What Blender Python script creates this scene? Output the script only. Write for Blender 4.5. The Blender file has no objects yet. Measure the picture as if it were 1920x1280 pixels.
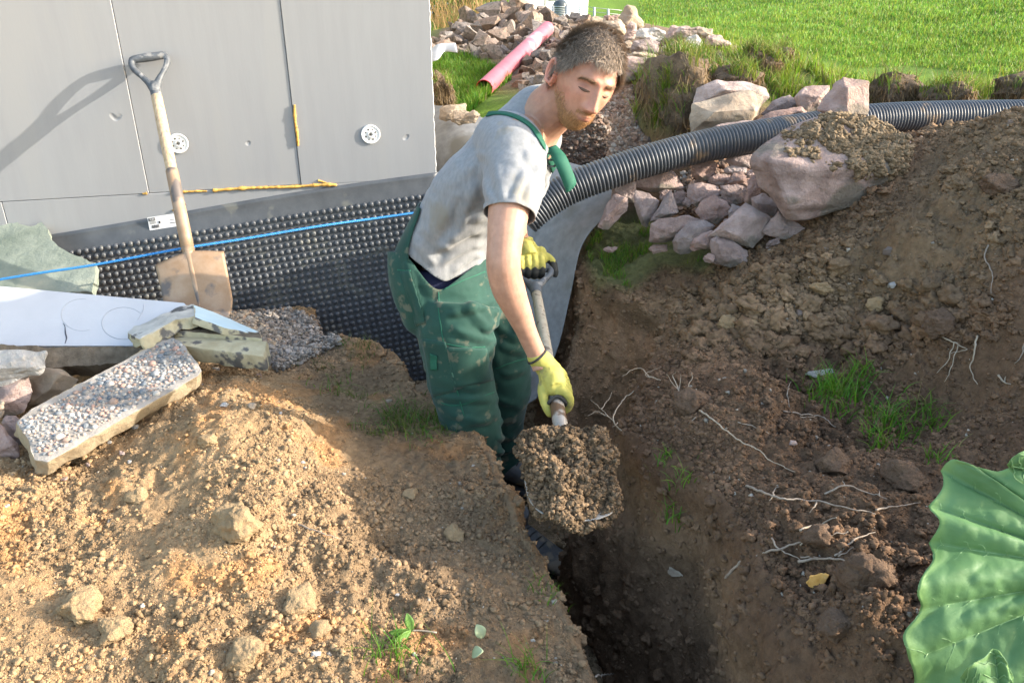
import bpy, bmesh, math, random
import numpy as np
from mathutils import Vector, Matrix, Euler
from mathutils.bvhtree import BVHTree
R = math.radians
sc = bpy.context.scene
# ------------------------------------------------------------------ camera
CZ = 1.80                      # camera height above the trench floor
FPX = 1600.0                   # focal length in pixels of the 1920 px wide photograph
PITCH = R(26.9)
cam_d = bpy.data.cameras.new("camera")
cam = bpy.data.objects.new("camera", cam_d)
sc.collection.objects.link(cam)
cam.location = (0, 0, CZ)
cam.rotation_euler = (R(90) - PITCH, 0, 0)
cam_d.sensor_width = 36.0
cam_d.lens = 36.0 * FPX / 1920.0
cam_d.clip_start = 0.05
cam_d.clip_end = 500
sc.camera = cam
# ------------------------------------------------------------------ light
SUN_EL, SUN_AZ = R(20), R(-1.5)          # azimuth measured from +x towards +y
SD = Vector((math.cos(SUN_EL) * math.cos(SUN_AZ), math.cos(SUN_EL) * math.sin(SUN_AZ), math.sin(SUN_EL)))
w = bpy.data.worlds.new("World"); sc.world = w; w.use_nodes = True
wn = w.node_tree.nodes; wl = w.node_tree.links
sky = wn.new("ShaderNodeTexSky"); sky.sky_type = 'NISHITA'; sky.sun_disc = False
sky.sun_elevation = SUN_EL; sky.sun_rotation = R(90) - SUN_AZ
sky.air_density = 1.3; sky.dust_density = 2.5; sky.ozone_density = 1.0
wl.new(sky.outputs[0], wn["Background"].inputs[0]); wn["Background"].inputs[1].default_value = 0.15
sl = bpy.data.lights.new("sun", 'SUN'); sl.energy = 2.45; sl.angle = R(0.53); sl.color = (1.0, 0.925, 0.81)
so = bpy.data.objects.new("sun", sl); sc.collection.objects.link(so)
so.rotation_euler = SD.to_track_quat('Z', 'Y').to_euler()
sc.view_settings.view_transform = 'Standard'; sc.view_settings.look = 'None'
sc.view_settings.exposure = 2.2; sc.view_settings.gamma = 1.0
sc.cycles.max_bounces = 6; sc.cycles.diffuse_bounces = 4
# ------------------------------------------------------------------ helpers
COL = sc.collection
rng = np.random.default_rng(7)
random.seed(7)
cP, sP = math.cos(PITCH), math.sin(PITCH)
def ray(u, v):
    a = (u - 960) / FPX; b = (640 - v) / FPX
    return np.array([a, cP + b * sP, -sP + b * cP])
def P(u, v, d):                      # photograph pixel + axial distance -> world point
    r = ray(u, v) * d; return Vector((r[0], r[1], r[2] + CZ))
def PZ(u, v, z):                     # photograph pixel + height relative to the camera
    r = ray(u, v); return P(u, v, z / r[2])
def proj(p):
    x, y, z = p[..., 0], p[..., 1], p[..., 2] - CZ
    d = y * cP - z * sP; up = y * sP + z * cP
    return 960 + FPX * x / d, 640 - FPX * up / d, d
def camdir(r, u, f):                 # camera-space (right, up, away) -> world
    return Vector((r, u * sP + f * cP, u * cP - f * sP))
_perm = np.random.default_rng(3).permutation(256)
_perm = np.concatenate([_perm, _perm, _perm])
_gr = np.random.default_rng(4).normal(size=(256, 3)); _gr /= np.linalg.norm(_gr, axis=1)[:, None]
def gnoise(p):                       # gradient noise, p (N,3), about -0.7..0.7
    pi = np.floor(p).astype(np.int64); pf = p - pi; pi &= 255
    f = pf * pf * pf * (pf * (pf * 6 - 15) + 10)
    out = np.zeros(len(p))
    for dx in (0, 1):
        wx = f[:, 0] if dx else 1 - f[:, 0]
        for dy in (0, 1):
            wy = f[:, 1] if dy else 1 - f[:, 1]
            for dz in (0, 1):
                wz = f[:, 2] if dz else 1 - f[:, 2]
                h = _perm[_perm[_perm[(pi[:, 0] + dx) & 255] + ((pi[:, 1] + dy) & 255)] + ((pi[:, 2] + dz) & 255)]
                g = _gr[h]
                out += wx * wy * wz * (g[:, 0] * (pf[:, 0] - dx) + g[:, 1] * (pf[:, 1] - dy) + g[:, 2] * (pf[:, 2] - dz))
    return out * 1.5
def fbm(p, sc_, oct=4, gain=0.5, off=0.0, ridge=False):
    p = np.asarray(p, float) * sc_ + off; a = 1.0; o = np.zeros(len(p))
    for k in range(oct):
        n = gnoise(p)
        o += a * ((0.5 - np.abs(n)) if ridge else n); a *= gain; p = p * 2.03 + 17.3
    return o
def smooth(a, b, x):
    t = np.clip((x - a) / (b - a), 0, 1); return t * t * (3 - 2 * t)
def link(o, parent=None):
    COL.objects.link(o)
    if parent is not None: o.parent = parent
    return o
def tag(o, label=None, cat=None, group=None, kind=None):
    if label: o['label'] = label
    if cat: o['category'] = cat
    if group: o['group'] = group
    if kind: o['kind'] = kind
    return o
def empty(name, loc, label, cat, group=None):
    o = bpy.data.objects.new(name, None); o.location = loc; o.empty_display_size = 0.1
    link(o); tag(o, label, cat, group); bpy.context.view_layer.update(); return o
def mesh(name, V, F, mat=None, parent=None, smooth_=True, col=None, mats=None, midx=None):
    """one mesh object from world-space vertices; origin is moved to the mesh centre bottom"""
    V = np.asarray(V, dtype=np.float64)
    me = bpy.data.meshes.new(name)
    c = np.array([V[:, 0].mean(), V[:, 1].mean(), V[:, 2].min()])
    Vl = V - c
    if isinstance(F, np.ndarray):
        k = F.shape[1]; n = len(F)
        me.vertices.add(len(V)); me.vertices.foreach_set('co', Vl.astype(np.float32).ravel())
        me.loops.add(n * k); me.loops.foreach_set('vertex_index', F.astype(np.int32).ravel())
        me.polygons.add(n); me.polygons.foreach_set('loop_start', np.arange(0, n * k, k, dtype=np.int32))
        me.update(calc_edges=True)
    else:
        me.from_pydata([tuple(v) for v in Vl], [], [tuple(f) for f in F])
    me.validate()
    if smooth_: me.polygons.foreach_set('use_smooth', np.ones(len(me.polygons), dtype=bool))
    for m in (mats or ([mat] if mat else [])): me.materials.append(m)
    if midx is not None: me.polygons.foreach_set('material_index', np.asarray(midx, dtype=np.int32))
    if col is not None:
        at = me.color_attributes.new('Col', 'FLOAT_COLOR', 'POINT')
        cc = np.ones((len(V), 4), dtype=np.float32); cc[:, :3] = col
        at.data.foreach_set('color', cc.ravel())
    o = bpy.data.objects.new(name, me); o.location = c
    COL.objects.link(o)
    if parent is not None:
        o.parent = parent; o.location = Vector(c) - parent.location
    return o
def grid_faces(nr, nc, wrap=False):
    i = np.arange(nr - 1)[:, None]; j = np.arange(nc if wrap else nc - 1)[None, :]
    j2 = (j + 1) % nc
    return np.stack([i * nc + j, i * nc + j2, (i + 1) * nc + j2, (i + 1) * nc + j], -1).reshape(-1, 4)
class MB:                            # collects pieces for ONE mesh
    def __init__(s): s.V = []; s.F = []; s.n = 0; s.C = []
    def add(s, V, F, col=None):
        V = np.asarray(V, float).reshape(-1, 3)
        s.V.append(V); s.F += [tuple(int(i) + s.n for i in f) for f in F]; s.n += len(V)
        s.C.append(np.tile(np.array(col if col is not None else (1, 1, 1), float), (len(V), 1)))
        return s
    def box(s, c, e, M=None, col=None):
        v = np.array([[x, y, z] for x in (-1, 1) for y in (-1, 1) for z in (-1, 1)], float) * (np.array(e) / 2)
        if M is not None: v = v @ np.array(M).T
        return s.add(v + np.array(c), [(0, 1, 3, 2), (4, 6, 7, 5), (0, 4, 5, 1), (2, 3, 7, 6), (0, 2, 6, 4), (1, 5, 7, 3)], col)
    def tube(s, pts, rad, n=8, cap=True, flat=1.0, up=None, col=None):
        pts = [Vector(p) for p in pts]; N = len(pts)
        rad = [rad] * N if np.isscalar(rad) else list(rad)
        t0 = (pts[1] - pts[0]).normalized()
        u0 = Vector(up) if up is not None else (Vector((0, 0, 1)) if abs(t0.z) < .9 else Vector((1, 0, 0)))
        V = []
        for i in range(N):
            t = (pts[min(i + 1, N - 1)] - pts[max(i - 1, 0)]).normalized()
            a = (u0 - t * u0.dot(t)).normalized(); b = t.cross(a); u0 = a
            for k in range(n):
                q = 2 * math.pi * k / n
                V.append(pts[i] + (a * math.cos(q) * flat + b * math.sin(q)) * rad[i])
        F = [tuple(f) for f in grid_faces(N, n, True)]
        if cap: F += [tuple(range(n))[::-1], tuple((N - 1) * n + k for k in range(n))]
        return s.add(V, F, col)
    def build(s, name, mat, parent=None, smooth_=True, usecol=False, **k):
        return mesh(name, np.concatenate(s.V), s.F, mat, parent, smooth_, col=np.concatenate(s.C) if usecol else None, **k)
def bevel(o, w=0.003, seg=2, ang=30):
    m = o.modifiers.new('bevel', 'BEVEL'); m.width = w; m.segments = seg; m.limit_method = 'ANGLE'; m.angle_limit = R(ang); return o
def autosmooth(o, ang=35):
    me = o.data; bm = bmesh.new(); bm.from_mesh(me)
    for e in bm.edges:
        e.smooth = not (len(e.link_faces) == 2 and e.calc_face_angle(0) > R(ang))
    for f in bm.faces: f.smooth = True
    bm.to_mesh(me); bm.free(); return o
def crom(pts, n):                    # Catmull-Rom resample to n points
    P_ = np.array([list(p) for p in pts], float); m = len(P_)
    d = np.r_[0, np.cumsum(np.linalg.norm(np.diff(P_, axis=0), axis=1))]
    Q = np.vstack([2 * P_[0] - P_[1], P_, 2 * P_[-1] - P_[-2]])
    out = []
    for s_ in np.linspace(0, d[-1], n):
        i = min(np.searchsorted(d, s_, side='right') - 1, m - 2); t = (s_ - d[i]) / max(d[i + 1] - d[i], 1e-9)
        a, b, c, e = Q[i], Q[i + 1], Q[i + 2], Q[i + 3]
        out.append(0.5 * (2 * b + (c - a) * t + (2 * a - 5 * b + 4 * c - e) * t * t + (3 * b - a - 3 * c + e) * t ** 3))
    return np.array(out)
# ------------------------------------------------------------------ materials
def nodes(m): return m.node_tree.nodes, m.node_tree.links
def pm(name, c1, c2=None, scale=20, rough=.8, bump=.3, bscale=None, detail=6, dist=.004, spec=.3, c3=None, c3lo=.62, c3scale=None,
       attr=False, rnd=0.0, stretch=None, metal=0, sub=0, coord='Object', vor=0, hue=0.0, trans=0, sheen=0):
    m = bpy.data.materials.new(name); m.use_nodes = True; N, L = nodes(m); b = N['Principled BSDF']
    b.inputs['Roughness'].default_value = rough; b.inputs['Specular IOR Level'].default_value = spec; b.inputs['Metallic'].default_value = metal
    if sub:
        b.inputs['Subsurface Weight'].default_value = sub; b.inputs['Subsurface Radius'].default_value = (.012, .005, .003); b.inputs['Subsurface Scale'].default_value = 1.0
    if sheen: b.inputs['Sheen Weight'].default_value = sheen
    tc = N.new('ShaderNodeTexCoord'); co = tc.outputs[coord]
    if stretch:
        mp = N.new('ShaderNodeMapping'); mp.inputs['Scale'].default_value = stretch; L.new(co, mp.inputs[0]); co = mp.outputs[0]
    n1 = N.new('ShaderNodeTexNoise'); n1.inputs['Scale'].default_value = scale; n1.inputs['Detail'].default_value = detail; n1.inputs['Roughness'].default_value = .6
    L.new(co, n1.inputs['Vector'])
    r = N.new('ShaderNodeValToRGB'); r.color_ramp.elements[0].position = .32; r.color_ramp.elements[1].position = .68
    c2 = c2 or c1
    r.color_ramp.elements[0].color = (*c1, 1); r.color_ramp.elements[1].color = (*c2, 1)
    L.new(n1.outputs[0], r.inputs[0]); out = r.outputs[0]
    def mix(a, b_, f=None, typ='MULTIPLY', fac=1.0):
        x = N.new('ShaderNodeMix'); x.data_type = 'RGBA'; x.blend_type = typ; x.inputs[0].default_value = fac
        if f is not None: L.new(f, x.inputs[0])
        for k, s_ in ((6, a), (7, b_)):
            if isinstance(s_, tuple): x.inputs[k].default_value = s_
            else: L.new(s_, x.inputs[k])
        return x.outputs[2]
    if c3:
        n3 = N.new('ShaderNodeTexNoise'); n3.inputs['Scale'].default_value = c3scale or scale * .35; n3.inputs['Detail'].default_value = 5
        L.new(co, n3.inputs['Vector'])
        r3 = N.new('ShaderNodeValToRGB'); r3.color_ramp.elements[0].position = c3lo - .03; r3.color_ramp.elements[1].position = c3lo + .03
        L.new(n3.outputs[0], r3.inputs[0]); out = mix(out, (*c3, 1), r3.outputs[0], 'MIX')
    if attr:
        a = N.new('ShaderNodeAttribute'); a.attribute_name = 'Col'; out = mix(out, a.outputs[0])
    if rnd or hue:
        oi = N.new('ShaderNodeObjectInfo'); hs = N.new('ShaderNodeHueSaturation')
        mr = N.new('ShaderNodeMapRange'); mr.inputs[3].default_value = 1 - rnd; mr.inputs[4].default_value = 1 + rnd
        L.new(oi.outputs['Random'], mr.inputs[0]); L.new(mr.outputs[0], hs.inputs['Value'])
        mt = N.new('ShaderNodeMath'); mt.operation = 'MULTIPLY'; mt.inputs[1].default_value = 37.7; L.new(oi.outputs['Random'], mt.inputs[0])
        fr = N.new('ShaderNodeMath'); fr.operation = 'FRACT'; L.new(mt.outputs[0], fr.inputs[0])
        m2 = N.new('ShaderNodeMapRange'); m2.inputs[3].default_value = 1 - hue; m2.inputs[4].default_value = 1 + hue * .6
        L.new(fr.outputs[0], m2.inputs[0]); L.new(m2.outputs[0], hs.inputs['Saturation']); L.new(out, hs.inputs['Color']); out = hs.outputs[0]
    L.new(out, b.inputs['Base Color'])
    if bump:
        n2 = N.new('ShaderNodeTexNoise'); n2.inputs['Scale'].default_value = bscale or scale * 3; n2.inputs['Detail'].default_value = 8; n2.inputs['Roughness'].default_value = .65
        L.new(co, n2.inputs['Vector']); h = n2.outputs[0]
        if vor:
            v = N.new('ShaderNodeTexVoronoi'); v.inputs['Scale'].default_value = vor; L.new(co, v.inputs['Vector'])
            ad = N.new('ShaderNodeMath'); ad.operation = 'SUBTRACT'; L.new(h, ad.inputs[0]); L.new(v.outputs['Distance'], ad.inputs[1]); h = ad.outputs[0]
        bp = N.new('ShaderNodeBump'); bp.inputs['Strength'].default_value = bump; bp.inputs['Distance'].default_value = dist
        L.new(h, bp.inputs['Height']); L.new(bp.outputs[0], b.inputs['Normal'])
    if trans:
        tr = N.new('ShaderNodeBsdfTranslucent'); mx = N.new('ShaderNodeMixShader'); mx.inputs[0].default_value = trans
        L.new(out, tr.inputs[0]); L.new(b.outputs[0], mx.inputs[1]); L.new(tr.outputs[0], mx.inputs[2])
        L.new(mx.outputs[0], N['Material Output'].inputs[0])
    return m
M = {}
M['soil'] = pm('soil', (.72, .70, .68), (1.18, 1.16, 1.12), 60, .95, 1.0, 150, dist=.008, spec=.12, attr=True, vor=0)
M['crumb'] = pm('crumb', (.70, .69, .67), (1.25, 1.22, 1.18), 110, .95, 1.0, 260, dist=.003, spec=.12, attr=True)
M['rock'] = pm('rock', (.24, .165, .14), (.46, .335, .29), 16, .88, 1.0, 60, dist=.014, c3=(.20, .165, .13), c3lo=.55, c3scale=5, rnd=.22, hue=.35)
M['rock_far'] = pm('rock_far', (.17, .125, .10), (.27, .21, .175), 9, .9, .6, 30, dist=.012, c3=(.13, .11, .09), c3lo=.56, c3scale=5, rnd=.3, hue=.5)
M['rock_tan'] = pm('rock_tan', (.26, .195, .14), (.40, .32, .24), 10, .85, .8, 30, dist=.012, c3=(.28, .22, .15), c3lo=.57, c3scale=6, rnd=.1)
M['rock_white'] = pm('rock_white', (.36, .33, .30), (.58, .54, .50), 22, .85, 1.0, 40, dist=.02, c3=(.5, .3, .24), c3lo=.66, c3scale=12)
M['grass'] = pm('grass', (.8, .8, .8), (1.15, 1.15, 1.1), 3, .55, 0, spec=.35, attr=True, trans=.42)
M['foam_panel'] = pm('foam_panel', (.245, .25, .26), (.262, .268, .278), 5, .55, .12, 30, dist=.002, stretch=(6, 6, .7), spec=.35, rnd=.03, c3=(.262, .266, .272), c3lo=.60, c3scale=1.1)
# ================================================================== GROUND
def pz(u, v, z): p = PZ(u, v, z); return (p.x, p.y, p.z)
def pd(u, v, d): p = P(u, v, d); return (p.x, p.y, p.z)
LRIM = [pz(*a) for a in [(720, 652, -1.33), (760, 722, -1.32), (812, 752, -1.31), (868, 785, -1.31), (915, 838, -1.30), (938, 895, -1.30), (966, 968, -1.30), (1002, 1036, -1.295),
        (1047, 1120, -1.29), (1082, 1200, -1.285), (1112, 1285, -1.28)]]
LRIM.append((LRIM[-1][0] + .10, LRIM[-1][1] - .5, LRIM[-1][2]))
LRIM0 = [(-.80, 3.10, CZ - 1.42), (-.76, 2.86, CZ - 1.40), pz(640, 637, -1.345)]
RRIM = [(.55, 4.0, CZ - 1.05), (.36, 3.4, CZ - 1.10), pz(1088, 484, -1.12), pz(1140, 540, -1.13), pz(1200, 575, -1.14), pz(1250, 597, -1.15), pz(1245, 650, -1.16), pz(1222, 700, -1.165), pz(1190, 755, -1.18),
        pz(1168, 805, -1.20), pz(1225, 838, -1.16), pz(1295, 880, -1.13), pz(1360, 950, -1.115), pz(1405, 1030, -1.105), pz(1450, 1120, -1.10), pz(1500, 1210, -1.095), pz(1540, 1290, -1.09)]
RRIM.append((RRIM[-1][0] + .08, RRIM[-1][1] - .5, RRIM[-1][2]))
TPOLY = np.array([p[:2] for p in LRIM0 + LRIM + RRIM[::-1]] + [(-.5, 4.0)])
def sdf_poly(X, Y, poly):
    d = np.full(X.shape, 1e9); ins = np.zeros(X.shape, bool); n = len(poly)
    for i in range(n):
        a = poly[i]; b = poly[(i + 1) % n]; e = b - a
        wx, wy = X - a[0], Y - a[1]
        t = np.clip((wx * e[0] + wy * e[1]) / (e @ e), 0, 1)
        d = np.minimum(d, (wx - t * e[0]) ** 2 + (wy - t * e[1]) ** 2)
        c = ((a[1] > Y) != (b[1] > Y)) & (X < e[0] * (Y - a[1]) / (e[1] if e[1] != 0 else 1e-9) + a[0])
        ins ^= c
    d = np.sqrt(d); return np.where(ins, d, -d)      # positive inside the trench
ctrl = [pz(*a) for a in [
    # left bank and mound
    (0, 1280, -1.24), (250, 1280, -1.24), (500, 1280, -1.245), (800, 1280, -1.27), (300, 1130, -1.23), (0, 1080, -1.21), (600, 1130, -1.25), (150, 960, -1.24), (0, 930, -1.23), (320, 960, -1.235),
    (420, 1000, -1.19), (380, 760, -1.185), (430, 800, -1.16), (440, 720, -1.18), (520, 760, -1.20), (300, 880, -1.22), (520, 900, -1.20), (640, 900, -1.26), (650, 800, -1.29), (600, 720, -1.31), (680, 700, -1.31),
    (800, 900, -1.29), (900, 1100, -1.28), (700, 1000, -1.265), (100, 880, -1.26), (20, 850, -1.27), (0, 760, -1.33), (150, 700, -1.38), (640, 660, -1.33), (560, 700, -1.33), (500, 660, -1.34),
    (440, 600, -1.38), (540, 612, -1.40), (600, 645, -1.40), (300, 650, -1.40), (100, 660, -1.42),
    # right bank and heap
    (1140, 480, -1.12), (1200, 520, -1.11), (1250, 560, -1.12), (1150, 420, -1.10), (1250, 470, -1.07), (1350, 500, -1.03), (1300, 400, -1.04), (1200, 370, -1.06), (1400, 360, -1.0), (1300, 600, -1.10), (1300, 670, -1.11), (1290, 740, -1.09), (1260, 790, -1.12),
    (1400, 700, -1.07), (1450, 600, -1.03), (1500, 520, -.95), (1600, 450, -.86), (1650, 560, -.94), (1700, 450, -.80), (1700, 340, -.74), (1760, 240, -.66), (1850, 230, -.62), (1915, 225, -.58), (1820, 330, -.68), (1900, 400, -.68), (1900, 560, -.82),
    (1700, 640, -.99), (1580, 700, -1.08), (1550, 790, -1.13), (1690, 810, -1.11), (1830, 740, -1.02), (1900, 800, -1.0), (1450, 850, -1.08), (1380, 780, -1.06), (1560, 930, -1.04), (1640, 1010, -1.03), (1450, 1000, -1.08),
    (1540, 1120, -1.08), (1600, 1200, -1.03), (1750, 1000, -1.02), (1800, 1200, -.98), (1900, 1000, -.96),
    # behind the pipe
    ] ] + [pd(*a) for a in [(815, 125, 6.1), (815, 85, 6.9), (870, 120, 6.1), (870, 60, 7.2), (905, 28, 7.7), (950, 110, 6.1), (950, 60, 7.0), (950, 16, 7.9), (1000, 18, 7.9), (1000, 70, 6.8), (1040, 40, 7.5), (1000, 105, 5.9), (1030, 150, 5.0), (960, 150, 5.3), (940, 20, 9.0),
    (1190, 40, 6.4), (1140, 60, 6.0), (1220, 66, 5.5), (1290, 62, 5.5), (1340, 70, 5.2), (1200, 100, 5.0), (1270, 100, 4.8), (1190, 135, 4.45), (1250, 118, 4.5), (1370, 84, 5.0)]] + [pz(*a) for a in [
    (1100, 290, -.93), (1180, 260, -.84), (1130, 220, -.86), (1240, 210, -.72), (1300, 240, -.82), (1400, 200, -.78), (1300, 110, -.66), (1420, 110, -.74), (1640, 180, -.76), (1760, 165, -.78), (1880, 160, -.78), (1500, 230, -.86)]]
ctrl += [(x, y, CZ + z) for x, y, z in [
    (1.9, 2.5, -.52), (2.5, 2.5, -.10), (1.9, 2.0, -.48), (1.75, 1.6, -.62), (1.7, 1.2, -.76), (1.6, .8, -.85), (2.5, 1.9, -.18), (2.4, 1.4, -.36), (3.2, 1.5, -.3), (3.2, 2.6, -.3), (1.1, 3.12, -.80), (1.45, 3.15, -.79), (1.9, 3.2, -.80), (2.4, 3.35, -.80), (1.6, 2.92, -.70), (1.25, 2.85, -.72), (2.0, 3.8, -.78), (3.5, 4.5, -.8),
    (.6, .5, -1.1), (-.6, .6, -1.25), (-1.8, .8, -1.2), (-2.4, 2, -1.3), (-2.4, 3.2, -1.46), (-1.0, 3.2, -1.47), (-.1, 3.6, -1.2), (-.2, 4.3, -1.12), (.3, 4.2, -.90), (-.5, 5.0, -1.02), (.2, 5.2, -.93), (.9, 5.2, -.95),
    (-1.2, 5.2, -1.1), (1.6, 5.2, -.95), (2.6, 5.2, -1.0), (4.2, 5.5, -1.05), (-3, 5, -1.3), (-1, 6.5, -1.15), (2.4, 6.5, -1.15), (4.5, 7.5, -1.1), (2.2, 8, -1.15), (7, 9, -.8), (3, 11, -1.15), (1.8, 12, -1.4),
    (0, 9, -1.35), (-3, 9, -1.4), (0, 14, -1.85), (4, 14, -1.3), (-6, 14, -1.9), (10, 14, -.4), (6, 18, -1.0), (0, 25, -2.2), (14, 20, .5), (-15, 25, -2.2), (25, 30, 1), (6, 4, -.9), (-8, 5, -1.5), (-6, 0, -1.4), (6, 0, -.9), (0, -4, -1.3)]]
ctrl = np.array([c for c in ctrl] + [(a, b, c) for a, b, c in LRIM + LRIM0] + [(a, b, c) for a, b, c in RRIM])
_A = ctrl[:, :2]; _n = len(_A)
def _phi(r): return r ** 1.5
_K = _phi(np.linalg.norm(_A[:, None] - _A[None], axis=2)) ; _K -= 0
_Pm = np.c_[np.ones(_n), _A]
_S = np.zeros((_n + 3, _n + 3)); _S[:_n, :_n] = _K + np.eye(_n) * 0.004; _S[:_n, _n:] = _Pm; _S[_n:, :_n] = _Pm.T
_w = np.linalg.solve(_S, np.r_[ctrl[:, 2], 0, 0, 0])
def base_h(X, Y):
    sh = X.shape; X = X.ravel(); Y = Y.ravel(); out = np.empty(len(X))
    for s in range(0, len(X), 40000):
        a = X[s:s + 40000]; b = Y[s:s + 40000]
        r = np.sqrt((a[:, None] - _A[None, :, 0]) ** 2 + (b[:, None] - _A[None, :, 1]) ** 2)
        out[s:s + 40000] = r ** 1.5 @ _w[:_n] + _w[_n] + _w[_n + 1] * a + _w[_n + 2] * b
    return out.reshape(sh)
def inpoly(u, v, poly):
    return sdf_poly(u, v, np.array(poly, float)) > 0
def soft(u, v, poly, s): return smooth(-s, s, sdf_poly(u, v, np.array(poly, float)))
TAN = np.array([.365, .245, .137]); BRN = np.array([.145, .090, .056]); MID = np.array([.215, .150, .095]); GRN = np.array([.15, .17, .065]); GRV = np.array([.20, .145, .105]); LAWN = np.array([.11, .19, .025])
WALL_N = np.array([math.sin(R(11.6)), -math.cos(R(11.6))])
def floor_h(X, Y):
    p = np.c_[X.ravel(), Y.ravel(), np.zeros(X.size)]
    z = (.0 + .03 * fbm(p, 3.0, 4)).reshape(X.shape)
    z = z + .10 * smooth(2.3, 3.2, Y) * smooth(-.3, .6, X) + .06 * smooth(2.4, 1.2, Y)
    return z
def zone_col(X, Y, pw):
    """albedo of the soil by place: tan subsoil left, dark topsoil right, turf green"""
    p = np.c_[X, Y, np.zeros(len(X))]
    n = fbm(p, 2.2, 4); n2 = fbm(p, 7, 3, off=40); n3 = fbm(p, 1.1, 3, off=9)
    left = smooth(.26, .08, X + .08 * n + .10 * (Y - 1.5))
    c = BRN[None] + (TAN - BRN)[None] * left[:, None]
    # brown topsoil rim on the left bank
    e = np.interp(Y, [1.1, 1.9, 2.5], [.15, -.05, -.43])
    rim = smooth(.62, .08, (e - X) + .12 * n) * left
    c = c * (1 - .75 * rim[:, None]) + MID[None] * .75 * rim[:, None]
    u, v, _ = proj(np.c_[X, Y, pw])
    m = soft(u, v, [(540, 650), (720, 640), (900, 820), (860, 900), (700, 860), (560, 730)], 25) * smooth(-.25, .15, n)
    c = c * (1 - .6 * m[:, None]) + MID[None] * .8 * .6 * m[:, None]
    # lighter, yellower loose fill on the right heap
    m = soft(u, v, [(1130, 560), (1400, 470), (1700, 380), (1760, 200), (1960, 190), (1960, 420), (1800, 560), (1500, 640), (1250, 640)], 70)
    c = c * (1 - m[:, None]) + (MID * np.array([.92, .90, .86]))[None] * m[:, None]
    # turf
    m = soft(u, v, [(1088, 470), (1130, 415), (1210, 400), (1340, 470), (1330, 510), (1240, 500), (1180, 545), (1120, 530)], 14)
    c = c * (1 - .75 * m[:, None]) + GRN[None] * .75 * m[:, None]
    far = smooth(3.7, 4.3, Y + .4 * n)
    stony = soft(u, v, [(800, 60), (960, 0), (1230, 10), (1400, 90), (1200, 170), (1180, 340), (1040, 330), (960, 170), (880, 170), (810, 120)], 12) * (Y < 9)
    c = c * (1 - far[:, None]) + LAWN[None] * far[:, None]
    c = c * (1 - stony[:, None]) + GRV[None] * stony[:, None]
    grv = soft(u, v, [(395, 590), (440, 575), (560, 590), (650, 645), (560, 690), (500, 670)], 15) * (Y > 2.3)
    c = c * (1 - grv[:, None]) + GRV[None] * grv[:, None]
    sod = soft(u, v, [(1180, 260), (1190, 150), (1300, 90), (1450, 95), (1700, 130), (1950, 150), (1950, 195), (1640, 205), (1440, 200), (1290, 250)], 12) * (Y < 6) * smooth(2.9, 3.1, Y)
    c = c * (1 - .7 * sod[:, None]) + (np.array([.13, .125, .05]))[None] * .7 * sod[:, None]
    c *= (1 + .28 * n2 + .16 * n3)[:, None]
    org = smooth(.15, .55, n2 + n * .5) * left * .7
    c = c * (1 + org[:, None] * (np.array([1.08, .86, .66]) - 1)[None])
    return np.clip(c, .012, .9)
def relief(X, Y):
    p = np.c_[X.ravel(), Y.ravel(), np.zeros(X.size)]
    z = .020 * fbm(p, 2.6, 2) + .019 * fbm(p, 9, 4, off=5) + .010 * fbm(p, 30, 4, gain=.62, off=9) + .006 * fbm(p, 75, 3, gain=.6, off=2, ridge=True)
    amp = np.ones(X.size)
    Xr, Yr = X.ravel(), Y.ravel()
    amp *= 1 - .55 * smooth(3.0, 4.2, Yr)
    amp *= 1 + .9 * smooth(.35, .7, Xr) * smooth(3.2, 2.6, Yr)
    amp *= .55 + .45 * smooth(-.1, .25, fbm(p, 1.6, 2, off=77) + .1)
    return (z * amp).reshape(X.shape)
def ground_h(X, Y):
    b = base_h(X, Y) + relief(X, Y)
    s = sdf_poly(X, Y, TPOLY)
    t = smooth(-.012, .016, s)
    return b * (1 - t) + floor_h(X, Y) * t
xs = np.concatenate([np.arange(-2.6, -1.8, .03), np.arange(-1.8, 1.9, .0055), np.arange(1.9, 2.8, .02)])
ys = np.concatenate([np.arange(.45, .8, .03), np.arange(.8, 2.6, .0048), np.arange(2.6, 3.4, .0065), np.arange(3.4, 4.6, .016)])
X, Y = np.meshgrid(xs, ys)
Z = ground_h(X, Y)
V1 = np.stack([X, Y, Z], -1).reshape(-1, 3); F1 = grid_faces(len(ys), len(xs))
C1 = zone_col(V1[:, 0], V1[:, 1], V1[:, 2])
sd1 = sdf_poly(V1[:, 0], V1[:, 1], TPOLY)
fl = smooth(-.01, .02, sd1)
fcol = np.array([.36, .26, .165])[None] * (1 + .35 * fbm(V1, 9, 3)[:, None])
C1 = C1 * (1 - fl[:, None]) + fcol * fl[:, None]
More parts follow.
